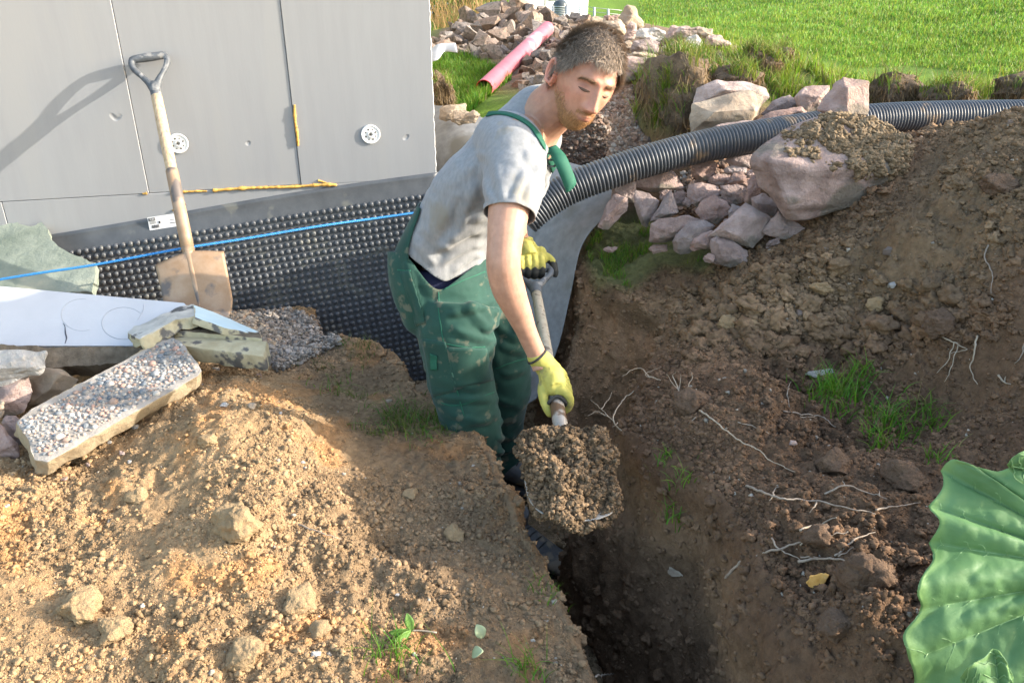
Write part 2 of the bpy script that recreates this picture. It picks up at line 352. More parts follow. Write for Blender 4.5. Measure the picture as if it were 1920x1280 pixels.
# steep trench sides as their own finely divided strips
def side_strip(rim, sgn, depthrange=(-.02, 1.0), nz=90, batter=.10, seed=0):
    R0 = crom([(a, b, c) for a, b, c in rim], int(sum(math.dist(rim[i], rim[i + 1]) for i in range(len(rim) - 1)) / .008))
    T = np.gradient(R0[:, :2], axis=0); T /= np.linalg.norm(T, axis=1)[:, None]
    Nn = np.c_[T[:, 1], -T[:, 0]] * sgn                    # into the trench
    n = len(R0); rows = []
    top = base_h(R0[:, 0], R0[:, 1]) + relief(R0[:, 0], R0[:, 1])
    for k in range(nz):
        t = k / (nz - 1)
        if t < .12:
            q = t / .12; off = -.030 + .050 * q; x = R0[:, 0] + Nn[:, 0] * off; y = R0[:, 1] + Nn[:, 1] * off
            zb = base_h(x, y) + relief(x, y); z = zb - .012 + .018 * min(1, q * 2.2) - .02 * q ** 3
            if q > .75: z = np.minimum(z, top)
        else:
            q = (t - .12) / .88
            off = .02 + batter * q
            x = R0[:, 0] + Nn[:, 0] * off; y = R0[:, 1] + Nn[:, 1] * off
            zt = base_h(R0[:, 0] + Nn[:, 0] * .02, R0[:, 1] + Nn[:, 1] * .02) + relief(R0[:, 0] + Nn[:, 0] * .02, R0[:, 1] + Nn[:, 1] * .02) - .016
            z = zt * (1 - q) + (-.06) * q
        rows.append(np.stack([x, y, z], -1))
    V = np.stack(rows, 0); wgt = np.r_[np.zeros(int(.08 * nz)), np.linspace(0, 1, int(.1 * nz)), np.ones(nz)][:nz]
    Vf = V.reshape(-1, 3)
    d = .035 * fbm(Vf * [1, 1, .5], 4.2, 3, off=seed) + .014 * fbm(Vf * [1, 1, .7], 16, 3, off=seed + 3) + .006 * fbm(Vf, 60, 2, off=seed)
    d = d.reshape(nz, n) * wgt[:, None]
    V[..., 0] += Nn[None, :, 0] * d; V[..., 1] += Nn[None, :, 1] * d
    V[..., 2] += d * .3
    Vf = V.reshape(-1, 3)
    c = zone_col(Vf[:, 0], Vf[:, 1], np.repeat(top[None], nz, 0).ravel())
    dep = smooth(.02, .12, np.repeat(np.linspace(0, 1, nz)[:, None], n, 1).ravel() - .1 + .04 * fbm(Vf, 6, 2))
    cw = ((np.array([.15, .095, .055]) if sgn < 0 else np.array([.165, .105, .065]))[None] * (1 + .7 * smooth(2.0, 2.4, Vf[:, 1]))[:, None]) * (1 + .4 * fbm(Vf * [1, 1, 1.6], 5, 4, off=11)[:, None])  # colour raised towards the back: painted brightness for the far face in deep shade
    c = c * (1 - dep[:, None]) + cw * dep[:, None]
    f = grid_faces(nz, n)
    return Vf, (f if sgn > 0 else f[:, ::-1]), c
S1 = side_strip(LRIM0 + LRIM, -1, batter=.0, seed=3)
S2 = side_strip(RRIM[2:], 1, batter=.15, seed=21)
# corner towards the back
def joinparts(parts):
    V = []; F = []; C = []; n = 0
    for v, f, c in parts: V.append(v); F.append(f + n); C.append(c); n += len(v)
    return np.concatenate(V), np.concatenate(F), np.concatenate(C)
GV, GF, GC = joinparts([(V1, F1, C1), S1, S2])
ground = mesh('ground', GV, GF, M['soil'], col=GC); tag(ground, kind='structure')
# far ground: everything round the work site, out to the horizon
t = np.r_[np.linspace(-60, -6, 12), np.linspace(-5.5, 12, 90), np.linspace(13, 80, 14)]
ty = np.r_[np.linspace(-30, 0, 8), np.linspace(.45, 16, 110), np.linspace(17, 120, 20)]
Xf, Yf = np.meshgrid(t, ty)
Zf = base_h(Xf, Yf); Zf = np.where((Xf < -12) | (Xf > 26) | (Yf > 30) | (Yf < -4), np.clip(Zf, CZ - 2.4, CZ + 3), Zf)
Xr = Xf.ravel(); Yr = Yf.ravel()
inside = (Xr > -2.57) & (Xr < 2.77) & (Yr > .47) & (Yr < 4.55)
Zr = Zf.ravel() + .03 * fbm(np.c_[Xr, Yr, Xr * 0], .9, 3) * (Yr > 5)
Zr = Zr - .012 - 1.0 * ((Xr > -2.5) & (Xr < 2.7) & (Yr > .5) & (Yr < 4.5))
VF = np.c_[Xr, Yr, Zr]
fg = grid_faces(len(ty), len(t))
gf = mesh('lawn', VF, fg, M['soil'], col=zone_col(Xr, Yr, Zr)); tag(gf, kind='structure')
bm_bvh = BVHTree.FromPolygons([tuple(v) for v in np.concatenate([GV, VF])], [tuple(f) for f in GF] + [tuple(f + len(GV)) for f in fg])
def hit(u, v, bvh=None):
    r = Vector(ray(u, v)).normalized(); h = (bvh or bm_bvh).ray_cast(Vector((0, 0, CZ)), r)
    return h[0], h[1]
def down(x, y):
    h = bm_bvh.ray_cast(Vector((x, y, CZ + 1.5)), Vector((0, 0, -1))); return h[0], h[1]
# ================================================================== HOUSE WALL
M['membrane'] = pm('membrane', (.052, .056, .063), (.085, .09, .098), 14, .44, .35, 60, dist=.0015, spec=.5, c3=(.12, .12, .11), c3lo=.60, c3scale=9)
M['foam_raw'] = pm('foam_raw', (.50, .50, .50), (.62, .62, .61), 40, .9, .9, 120, dist=.004)
M['pu_foam'] = pm('pu_foam', (.42, .22, .045), (.58, .35, .09), 40, .55, .8, 120, dist=.003, sub=.1)
M['disc'] = pm('disc', (.62, .62, .60), (.74, .74, .72), 30, .45, .2, 90, dist=.001)
M['metal_dark'] = pm('metal_dark', (.10, .095, .09), (.18, .16, .14), 90, .5, .3, 200, metal=.6)
M['concrete'] = pm('concrete', (.22, .21, .19), (.36, .34, .31), 30, .95, .9, 90, dist=.006)
WA = R(11.6)
We = np.array([math.cos(WA), math.sin(WA), 0]); Wn = np.array([math.sin(WA), -math.cos(WA), 0])
_r0 = ray(330, 400) * 3.2; W0 = np.array([_r0[0], _r0[1], CZ])      # on the wall plane at camera height
def wall_at(u, v, off=0.0):            # pixel -> (s, z) on the plane off metres in front of the wall
    r = ray(u, v); o = W0 + Wn * off - np.array([0, 0, CZ])
    d = (o @ Wn) / (r @ Wn); p = r * d + np.array([0, 0, CZ]); q = p - W0
    return q @ We, p[2]
def WP(s, z, off=0.0):
    p = W0 + We * s + Wn * off; return np.array([p[0], p[1], z])
S_END = wall_at(812, 160)[0]
house = empty('insulated_house_wall', WP(-1, 0), 'grey foam insulated house wall standing left of the worker', 'house wall')
mb = MB()
# masonry core with real depth going back
d2 = -Wn
def hbox(s0, s1, z0, z1, o0, o1):
    V = [WP(s, z, o) for s in (s0, s1) for z in (z0, z1) for o in (o0, o1)]
    return V, [(0, 1, 3, 2), (4, 6, 7, 5), (0, 4, 5, 1), (2, 3, 7, 6), (0, 2, 6, 4), (1, 5, 7, 3)]
mb.add(*hbox(-5, S_END - .11, -.1, CZ + 1.4, -5, -.10)); mb.build('masonry_core', M['concrete'], house, smooth_=False)
def panel(s0, s1, z0, z1, off, th=.098, rough_right=False):
    b = MB(); ns = 1 + int((z1 - z0) / .012) if rough_right else 2
    if not rough_right:
        b.add(*hbox(s0 + .0008, s1 - .0008, z0 + .0008, z1 - .0008, off - th, off)); o = b.build('insulation_panel', M['foam_panel'], house, smooth_=False); bevel(o, .0018, 1); return o
    zz = np.linspace(z0, z1, ns); e = .0035 * fbm(np.c_[zz * 0, zz * 0, zz], 40, 3); V = []
    for z, k in zip(zz, e):
        V += [WP(s0 + .001, z, off - th), WP(s0 + .001, z, off), WP(s1 + k - .002, z, off), WP(s1 + k * 1.3, z, off - .004), WP(s1 + k * .6, z, off - th)]
    F = [tuple(f) for f in grid_faces(ns, 5, True)] + [(4, 3, 2, 1, 0), tuple((ns - 1) * 5 + k for k in range(5))]
    b.add(V, F); o = b.build('insulation_panel', M['foam_panel'], house, smooth_=False)
    o.data.materials.append(M['foam_raw'])
    for p in o.data.polygons:
        if p.normal.dot(Vector(We)) > .5: p.material_index = 1
    return o
sA = np.mean([wall_at(208, 0)[0], wall_at(280, 365)[0]]); sB = np.mean([wall_at(524, 0)[0], wall_at(566, 345)[0]])
zS = np.mean([wall_at(0, 377)[1], wall_at(300, 362)[1], wall_at(620, 345)[1]])
ZT = CZ + 1.4
panel(-5, sA - 1.2, zS, ZT, .0); panel(sA - 1.2, sA, zS, ZT, .002); panel(sA, sB, zS, ZT, -.002); panel(sB, S_END, zS, ZT, .001, rough_right=True)
sC = wall_at(9, 400)[0]; sD = wall_at(326, 385)[0]
panel(-5, sC, -.1, zS, .004); panel(sC, sD, -.1, zS, .001); panel(sD, S_END - .002, -.1, zS, .0)
# round fastener discs pressed into the foam, with holes and a screw
for (u, v) in ((334, 269), (695, 252)):
    s, z = wall_at(u, v, .003); c = WP(s, z, .0)
    n = 32; prof = [(.036, .0006), (.0352, .0045), (.033, .0052), (.030, .0032), (.0265, .0030), (.012, .0030), (.0105, .0046), (.0075, .0046), (.006, .001), (.0002, .001)]
    V = []; 
    for r_, o_ in prof:
        for k in range(n):
            a = 2 * math.pi * k / n; V.append(c + We * r_ * math.cos(a) + np.array([0, 0, 1]) * r_ * math.sin(a) + Wn * (o_ + .0025))
    b = MB().add(V, [tuple(f[::-1]) for f in grid_faces(len(prof), n, True)]); disc = b.build('fastener_disc', M['disc'], house)
    b = MB()
    for k in range(8):
        a = 2 * math.pi * (k + .5) / 8; q = c + We * .0195 * math.cos(a) + np.array([0, 0, 1]) * .0195 * math.sin(a) + Wn * .0062
        V = [q + (We * math.cos(t_) + np.array([0, 0, 1]) * math.sin(t_)) * (.0026 if k % 2 else .0036) for t_ in np.linspace(0, 2 * math.pi, 9)[:-1]]
        b.add(V, [tuple(range(8))])
    b.tube([c + Wn * .004, c + Wn * .0085], .0045, 6)
    ms = b.build('screw_head', M['metal_dark'], None, smooth_=False)
    ms.parent = disc; ms.location = ms.location - disc.matrix_world.translation if False else Vector(ms.location) - Vector(house.location) - Vector(disc.location)
# beads of yellow gap foam along the joints
def bead(pts, name='foam_bead', seed=0, w=.008):
    q = [WP(*wall_at(u, v), .003) for u, v in pts]; q = crom(q, 60 + len(pts) * 10); n = len(q)
    rad = w * (.55 + .75 * np.abs(fbm(q + seed, 22, 3)) + .5 * smooth(.2, .5, fbm(q + seed, 7, 2)))
    rad[0] = rad[-1] = .001
    MB().tube(q, rad, 8).build(name, M['pu_foam'], house)
bead([(552, 196), (553, 222), (557, 250), (559, 274)], seed=3, w=.007)
bead([(322, 361), (350, 359), (372, 358), (388, 358)], seed=1, w=.005)
bead([(398, 357), (450, 353), (500, 351), (545, 350), (590, 347), (620, 346), (632, 347)], seed=5, w=.0075)
bead([(596, 338), (604, 340), (612, 343)], seed=6, w=.005)
bead([(268, 363), (276, 362)], seed=8, w=.006)
bead([(325, 392), (328, 396)], seed=9, w=.006)
# small knocks pressed into the foam faces (bump of the panel material)
def pits(m, scale=4.2, thr=.055):
    N, L = nodes(m); b = N['Principled BSDF']; tc = N.new('ShaderNodeTexCoord'); v = N.new('ShaderNodeTexVoronoi'); v.inputs['Scale'].default_value = scale; v.inputs['Randomness'].default_value = 1
    n_ = N.new('ShaderNodeTexNoise'); n_.inputs['Scale'].default_value = 9; ad = N.new('ShaderNodeVectorMath'); ad.operation = 'MULTIPLY_ADD'; ad.inputs[1].default_value = (.09, .09, .09)
    L.new(tc.outputs['Object'], n_.inputs['Vector']); L.new(n_.outputs['Color'], ad.inputs[0]); L.new(tc.outputs['Object'], ad.inputs[2]); L.new(ad.outputs[0], v.inputs['Vector'])
    mr = N.new('ShaderNodeMapRange'); mr.interpolation_type = 'SMOOTHSTEP'; mr.inputs[1].default_value = thr * .3; mr.inputs[2].default_value = thr; L.new(v.outputs['Distance'], mr.inputs[0])
    bp = N.new('ShaderNodeBump'); bp.inputs['Strength'].default_value = .55; bp.inputs['Distance'].default_value = .006; L.new(mr.outputs[0], bp.inputs['Height'])
    old = b.inputs['Normal'].links[0].from_socket; L.new(old, bp.inputs['Normal']); L.new(bp.outputs[0], b.inputs['Normal'])
pits(M['foam_panel'])
# ================================================================== DIMPLED MEMBRANE
mem = empty('dimpled_membrane', WP(-.6, 0, .03), 'black dimpled plastic drainage membrane covering the foot of the house wall', 'drainage membrane')
sa, za = wall_at(95, 437, .012); sb, zb = wall_at(815, 325, .012)
sl_ = (zb - za) / (sb - sa); ang = math.atan(sl_)
def moff(s, z):        # how far the sheet bellies away from the wall
    return .012 + .05 * smooth(1.05, .1, z) + .012 * np.sin(s * 2.3 + 1) * smooth(.85, .3, z) + .006 * np.sin(s * 5 + z * 3)
def mtop(s): return za + sl_ * (s - sa) + .008 * np.sin(s * 3.1)
ss = np.linspace(-2.3, S_END + .005, 150); tt = np.linspace(0, 1, 60)
V = []
for t_ in tt:
    z = mtop(ss) * (1 - t_) + (-.12) * t_; o_ = moff(ss, z) * (.15 + .85 * smooth(0, .12, t_))
    V.append(np.stack([W0[0] + We[0] * ss + Wn[0] * o_, W0[1] + We[1] * ss + Wn[1] * o_, z], -1))
V = np.concatenate(V); F = grid_faces(60, 150)
sheet = mesh('sheet', V, F, M['membrane'], mem); sheet.modifiers.new('s', 'SOLIDIFY').thickness = .0015
pit = .0265; dv = []; df = []; nd = 0; nk = 10
prof = [(.0108, -.001), (.0098, .0045), (.0082, .0085), (.0052, .0100), (.0018, .0104)]
ca, sa_ = math.cos(ang), math.sin(ang)
for i in range(-70, 80):
    for j in range(46):
        a = i * pit + (.002 * math.sin(j)); b_ = -.088 - j * pit * .98
        s = sa + 1.0 + a * ca - b_ * sa_ * 1; z = mtop(sa + 1.0) + a * sa_ + b_ * ca
        if s > S_END - .012 or s < -2.2 or z < -.08: continue
        p0 = WP(s, z, float(moff(np.float64(s), np.float64(z))))
        u_, v_, d_ = proj(p0)
        if u_ < -60 or v_ > 1000: continue
        for r_, o_ in prof:
            for k in range(nk):
                q = 2 * math.pi * k / nk; dv.append(p0 + We * r_ * math.cos(q) + np.array([0, 0, r_ * math.sin(q)]) + Wn * o_)
        for r_ in range(len(prof) - 1):
            for k in range(nk): df.append((nd + r_ * nk + k, nd + r_ * nk + (k + 1) % nk, nd + (r_ + 1) * nk + (k + 1) % nk, nd + (r_ + 1) * nk + k))
        df.append(tuple(nd + 4 * nk + k for k in range(nk))); nd += 5 * nk
dm = mesh('dimples', np.array(dv), df, M['membrane'], mem)
# the maker's sticker: white label, dark box with light letters, lines and a bar code
M['label_white'] = pm('label_white', (.62, .62, .62), (.70, .70, .70), 60, .5, 0)
M['label_black'] = pm('label_black', (.03, .03, .035), (.05, .05, .05), 60, .5, 0)
c00 = wall_at(276, 408, .016); c10 = wall_at(329, 400, .016); c11 = wall_at(335, 425, .016); c01 = wall_at(281, 432, .016)
def lab(x, y, o_=.019):
    s = (c00[0] * (1 - x) + c10[0] * x) * (1 - y) + (c01[0] * (1 - x) + c11[0] * x) * y
    z = (c00[1] * (1 - x) + c10[1] * x) * (1 - y) + (c01[1] * (1 - x) + c11[1] * x) * y
    return WP(s, z, o_ - .002)
st = MB().add([lab(0, 0), lab(1, 0), lab(1, 1), lab(0, 1)], [(0, 3, 2, 1)]).build('sticker', M['label_white'], mem, smooth_=False)
st.modifiers.new('s', 'SOLIDIFY').thickness = .0006
def lrect(b, x0, y0, x1, y1, o_=.0204): b.add([lab(x0, y0, o_), lab(x1, y0, o_), lab(x1, y1, o_), lab(x0, y1, o_)], [(0, 3, 2, 1)])
b = MB(); lrect(b, .03, .06, .26, .30)
for y in (.36, .43, .50): lrect(b, .05, y, .27, y + .025)
x = .10
for k, wd in enumerate((.012, .02, .008, .014, .02, .010, .018, .008, .016, .012, .02)):
    lrect(b, x, .62, x + wd, .86); x += wd + .009
lrect(b, .36, .38, .42, .56); lrect(b, .75, .4, .9, .43); lrect(b, .74, .62, .93, .66)
pr = b.build('barcode_print', M['label_black'], None, smooth_=False); pr.parent = st; pr.location = Vector(pr.location) - Vector(mem.location) - Vector(st.location)
b = MB()
def glyph(b, ch, x, y, w_, h_):
    t_ = w_ * .24
    seg = {'T': [(0, 0, 1, .22), (.38, 0, .62, 1)], 'E': [(0, 0, .25, 1), (0, 0, 1, .2), (0, .4, .85, .6), (0, .8, 1, 1)], 'B': [(0, 0, .25, 1), (0, 0, .9, .2), (0, .4, .9, .6), (0, .8, .9, 1), (.75, 0, 1, 1)],
           'N': [(0, 0, .25, 1), (.75, 0, 1, 1), (.25, .2, .5, .5), (.5, .5, .75, .8)], 'O': [(0, 0, .25, 1), (.75, 0, 1, 1), (0, 0, 1, .2), (0, .8, 1, 1)]}[ch]
    for a0, b0, a1, b1 in seg: lrect(b, x + a0 * w_, y + b0 * h_, x + a1 * w_, y + b1 * h_, .0212)
for k, ch in enumerate('TEBO'): glyph(b, ch, .05 + k * .05, .11, .036, .14)
pl = b.build('letters', M['label_white'], None, smooth_=False); pl.parent = st; pl.location = Vector(pl.location) - Vector(mem.location) - Vector(st.location)
# ================================================================== GEOTEXTILE
M['geotex'] = pm('geotex', (.17, .17, .17), (.24, .24, .24), 30, .9, .5, 300, dist=.0015, c3=(.16, .15, .13), c3lo=.6, c3scale=3)
rows = [[(786, 195, 4.1), (830, 200, 3.95), (880, 215, 3.85), (960, 250, 3.7), (1040, 300, 3.5), (1110, 318, 3.3), (1180, 335, 3.12)],
        [(786, 262, 3.85), (835, 270, 3.72), (890, 285, 3.6), (960, 310, 3.5), (1040, 335, 3.35), (1100, 342, 3.18), (1160, 350, 3.05)],
        [(786, 340, 3.85), (835, 345, 3.68), (890, 360, 3.45), (970, 372, 3.32), (1040, 380, 3.18), (1100, 382, 3.08), (1150, 385, 3.0)],
        [(786, 450, 3.85), (835, 450, 3.66), (900, 455, 3.38), (975, 460, 3.22), (1030, 465, 3.12), (1068, 462, 3.04), (1096, 452, 2.99)],
        [(786, 560, 3.85), (835, 560, 3.66), (900, 560, 3.36), (960, 560, 3.22), (1010, 560, 3.12), (1045, 555, 3.05), (1072, 545, 3.0)],
        [(786, 660, 3.85), (835, 660, 3.68), (890, 660, 3.36), (940, 660, 3.20), (985, 660, 3.12), (1020, 655, 3.06), (1048, 648, 3.02)],
        [(786, 760, 3.85), (835, 765, 3.7), (880, 765, 3.38), (920, 765, 3.24), (955, 765, 3.14), (985, 755, 3.08), (1008, 742, 3.04)]]
G0 = np.array([[list(P(*a)) for a in r_] for r_ in rows])
G1 = np.array([crom(r_, 70) for r_ in G0]); G2 = np.stack([crom(G1[:, j], 70) for j in range(70)], 1)
f = fbm(G2.reshape(-1, 3) * [1, 1, .6], 3.2, 3, off=3).reshape(70, 70) * .035
G2[..., 1] += f * .8; G2[..., 2] += f * .5
gt = mesh('geotextile_sheet', G2.reshape(-1, 3), grid_faces(70, 70), M['geotex']); gt.modifiers.new('s', 'SOLIDIFY').thickness = .003
tag(gt, 'grey geotextile fabric draped down the trench bank behind the worker', 'fabric sheet')
sub_ = gt.modifiers.new('sub', 'SUBSURF'); sub_.levels = sub_.render_levels = 1
# ================================================================== ROCKS
def hull(points, bev=.003, sub=2, amp=.006, freq=22, seed=0, fine=.0018):
    bm = bmesh.new()
    for p in points: bm.verts.new(p)
    r_ = bmesh.ops.convex_hull(bm, input=bm.verts)
    bmesh.ops.delete(bm, geom=[e for e in bm.verts if not e.link_faces], context='VERTS')
    bmesh.ops.dissolve_limit(bm, angle_limit=R(9), verts=bm.verts, edges=bm.edges)
    if bev: bmesh.ops.bevel(bm, geom=list(bm.edges), offset=bev, segments=1, affect='EDGES', profile=.6, clamp_overlap=True)
    bmesh.ops.triangulate(bm, faces=bm.faces)
    for k in range(sub): bmesh.ops.subdivide_edges(bm, edges=bm.edges, cuts=1, use_grid_fill=True)
    bmesh.ops.recalc_face_normals(bm, faces=bm.faces)
    bm.normal_update()
    V = np.array([v.co[:] for v in bm.verts]); N = np.array([v.normal[:] for v in bm.verts])
    F = [tuple(v.index for v in f.verts) for f in bm.faces]; bm.free()
    st_ = np.array([1, 1, 2.2])
    V = V + N * (amp * fbm(V * st_ + seed * 3.1, freq, 3) + fine * fbm(V, freq * 6, 2, off=seed))[:, None]
    return V, F
def blob_pts(rx, ry, rz, n, seed):
    g = np.random.default_rng(seed); p = g.normal(size=(n, 3)); p /= np.linalg.norm(p, axis=1)[:, None]
    p = np.sign(p) * np.abs(p) ** .8
    p *= g.uniform(.8, 1.1, (n, 1)); return p * [rx, ry, rz]
def rock_px(name, outline, d, label, cat='rock', mat='rock', group=None, ridge=None, th=None, seed=0, amp=.005, bev=.002, sub=3, back=.55):
    """a stone whose silhouette was read off the photograph, set at its own distance with real thickness"""
    o = np.array(outline, float); c = o.mean(0); o = c + (o - c) * 1.07; size = (o.max(0) - o.min(0)).mean() / FPX * d; th = th or size * .8
    g = np.random.default_rng(seed + len(outline) * 7)
    pts = [P(u, v, d + g.uniform(-.05, .05) * th) for u, v in o]
    pts += [P(*(c + (q - c) * back), d + th * .55) for q in o[::2]]
    if ridge: pts += [P(u, v, d - dd * th) for u, v, dd in ridge]
    else:
        for q in o[::3]: pts.append(P(*(c + (q - c) * g.uniform(.25, .75) + (0, -size * 60 * g.uniform(0, 1))), d - th * g.uniform(.18, .4)))
    V, F = hull(pts, bev, sub, amp, 1.6 / size, seed)
    ob = mesh(name, V, F, M[mat]); autosmooth(ob, 20); return tag(ob, label, cat, group)
# ---- big block with a pink broken face
rock_px('boulder', [(1422, 290), (1440, 262), (1480, 236), (1560, 214), (1640, 232), (1700, 262), (1690, 300), (1660, 342), (1640, 362), (1560, 385), (1515, 410), (1480, 408), (1430, 350), (1416, 318)], 2.62,
        'huge pink granite boulder with soil on top, right of the black pipe bend', 'boulder', ridge=[(1440, 300, .22), (1520, 318, .30), (1600, 312, .28), (1655, 318, .12), (1480, 390, .18)], th=.34, seed=4, amp=.02, bev=.006, sub=4)
_bo = [o for o in COL.objects if o.name == 'boulder'][0]
rock_px('rock', [(1536, 205), (1548, 180), (1580, 144), (1626, 156), (1624, 214), (1604, 220), (1560, 212)], 2.86, 'square pink block balanced on top of the huge boulder', ridge=[(1588, 168, .3), (1590, 214, .34)], th=.16, seed=5, amp=.01)
rock_px('rock', [(1302, 192), (1310, 166), (1345, 150), (1395, 155), (1432, 166), (1438, 182), (1425, 196), (1390, 178), (1340, 180), (1308, 196)], 3.28, 'flat brown slab stone lying on top of the tan block behind the pipe', ridge=[(1360, 168, .5), (1410, 172, .3)], th=.16, seed=6)
rock_px('rock', [(1296, 250), (1294, 222), (1302, 196), (1345, 184), (1400, 172), (1428, 186), (1424, 214), (1405, 228), (1360, 236), (1330, 246)], 3.2, 'large tan block under the flat slab stone behind the black pipe', mat='rock_tan', ridge=[(1340, 210, .25), (1415, 205, .2)], th=.24, seed=7, amp=.012)
rock_px('rock', [(1425, 216), (1450, 190), (1480, 178), (1496, 190), (1488, 208), (1450, 222)], 3.25, 'brown wedge stone right of the tan block behind the pipe', seed=8)
rock_px('rock', [(1490, 184), (1510, 164), (1556, 160), (1548, 190), (1530, 208), (1505, 212)], 3.2, 'pinkish stone directly left of the balanced square block', seed=9)
rock_px('rock', [(1420, 226), (1450, 210), (1500, 202), (1515, 214), (1500, 226), (1440, 230)], 3.1, 'pale pink stone just above the black pipe left of the boulder', seed=10)
rock_px('rock', [(1330, 244), (1352, 232), (1400, 226), (1424, 232), (1410, 240), (1350, 250)], 3.05, 'thin stone wedged between the tan block and the black pipe', seed=11)
# ---- pile below the pipe
pile = [
    ([(1122, 424), (1140, 380), (1152, 367), (1177, 372), (1175, 395), (1140, 428)], 2.93, 'tall pale pink stone at the left end of the pile under the pipe'),
    ([(1147, 368), (1150, 345), (1172, 336), (1192, 342), (1192, 372), (1188, 380), (1150, 378)], 3.0, 'square dark pink stone touching the pipe at the left of the pile'),
    ([(1188, 366), (1192, 358), (1215, 362), (1236, 378), (1220, 402), (1213, 424), (1204, 420), (1194, 395)], 2.93, 'upright brown stone second from left in the row above the turf'),
    ([(1220, 414), (1228, 400), (1245, 368), (1258, 358), (1268, 382), (1272, 398), (1256, 406), (1226, 414)], 2.90, 'pointed pink stone standing right of the upright brown stone'),
    ([(1194, 350), (1195, 332), (1220, 318), (1250, 316), (1270, 330), (1278, 352), (1240, 362), (1210, 358)], 3.02, 'wide brown stone right under the black pipe near the left of the pile'),
    ([(1290, 358), (1292, 346), (1312, 343), (1345, 350), (1352, 362), (1330, 376), (1310, 388), (1298, 382), (1290, 370)], 2.95, 'pale stone with a shaded hollow side, middle of the pile under the pipe'),
    ([(1306, 396), (1316, 378), (1340, 367), (1360, 378), (1370, 392), (1352, 412), (1345, 420), (1318, 412)], 2.86, 'rounded speckled stone in the centre of the pile'),
    ([(1352, 350), (1380, 346), (1400, 352), (1398, 376), (1374, 386), (1355, 376), (1350, 362)], 2.92, 'dark pink cube shaped stone right of the centre of the pile'),
    ([(1219, 452), (1222, 420), (1235, 412), (1290, 404), (1314, 412), (1290, 430), (1264, 450), (1225, 454)], 2.80, 'long pale box shaped stone on the turf edge of the pile'),
    ([(1262, 456), (1268, 440), (1290, 420), (1318, 414), (1340, 424), (1320, 440), (1296, 456), (1294, 474), (1276, 478), (1264, 468)], 2.76, 'slanted pink stone leaning between the box stone and the big flat slab'),
    ([(1290, 460), (1300, 444), (1335, 432), (1346, 448), (1342, 466), (1300, 470)], 2.74, 'small brown stone low in the front of the pile'),
    ([(1332, 441), (1345, 430), (1365, 420), (1386, 395), (1398, 382), (1415, 392), (1440, 410), (1438, 434), (1410, 464), (1385, 458), (1360, 446)], 2.70, 'big flat pink slab with a ridge at the front of the pile'),
    ([(1430, 434), (1450, 412), (1460, 398), (1486, 412), (1508, 428), (1490, 440), (1470, 446), (1445, 440)], 2.68, 'triangular brown stone right of the big flat slab'),
    ([(1333, 450), (1345, 444), (1375, 455), (1400, 470), (1405, 490), (1370, 500), (1338, 494), (1334, 470)], 2.68, 'wedge stone half buried under the big flat slab'),
    ([(1410, 372), (1430, 364), (1455, 378), (1462, 394), (1450, 408), (1424, 402), (1410, 386)], 2.82, 'smooth brown stone tucked under the left of the huge boulder'),
    ([(1398, 378), (1402, 340), (1416, 328), (1428, 350), (1422, 365), (1408, 384)], 2.84, 'narrow dark upright stone against the left side of the boulder'),
    ([(1296, 318), (1300, 304), (1330, 300), (1345, 308), (1340, 322), (1325, 340), (1308, 338), (1300, 330)], 3.02, 'reddish stone hanging under the middle of the black pipe'),
    ([(1330, 336), (1345, 326), (1368, 328), (1370, 338), (1350, 350), (1334, 346)], 2.98, 'small grey oval stone below the middle of the pipe'),
    ([(1362, 348), (1375, 325), (1392, 322), (1405, 335), (1402, 352), (1380, 348)], 2.95, 'grey pointed stone above the dark pink cube stone'),
    ([(1398, 334), (1405, 320), (1418, 312), (1424, 322), (1412, 334)], 2.88, 'pink chip wedged left of the boulder near its top'),
    ([(1360, 302), (1370, 292), (1410, 288), (1414, 300), (1405, 312), (1372, 312)], 3.0, 'brown stone under the pipe next to the boulder'),
    ([(1356, 320), (1368, 310), (1398, 312), (1400, 322), (1375, 328)], 3.0, 'tan stone below the brown one next to the boulder'),
    ([(1366, 396), (1372, 386), (1392, 388), (1386, 402), (1374, 414), (1366, 412)], 2.84, 'small square brown stone above the big flat slab'),
    ([(1352, 428), (1358, 412), (1374, 408), (1366, 420)], 2.82, 'small sliver of stone left of the big flat slab'),
    ([(1280, 384), (1286, 370), (1296, 368), (1300, 380), (1290, 388)], 2.95, 'little chip left of the hollow sided stone'),
    ([(1434, 464), (1440, 452), (1466, 444), (1460, 456), (1440, 466)], 2.68, 'pink chip in the soil under the triangular stone'),
    ([(1216, 466), (1224, 460), (1250, 458), (1250, 470), (1225, 476)], 2.82, 'brown stone lying in the grass below the box shaped stone'),
    ([(1131, 468), (1138, 463), (1158, 462), (1156, 470), (1140, 473)], 2.86, 'small pale pink stone lying alone in the turf'),
    ([(1318, 484), (1328, 474), (1340, 480), (1338, 492), (1322, 492)], 2.66, 'dull brown stone sunk in soil at the lower tip of the pile'),
    ([(1258, 366), (1270, 358), (1288, 362), (1284, 386), (1262, 384)], 3.0, 'shaded stone between the pointed stone and the hollow sided stone'),
    ([(1236, 360), (1248, 354), (1258, 358), (1250, 374), (1238, 372)], 3.0, 'little rough stone behind the pointed pink stone'),
]
for k, (o_, d, lb) in enumerate(pile):
    rock_px('rock', o_, d, lb, group='stones piled under the black pipe', seed=30 + k, amp=.005, bev=.0015)
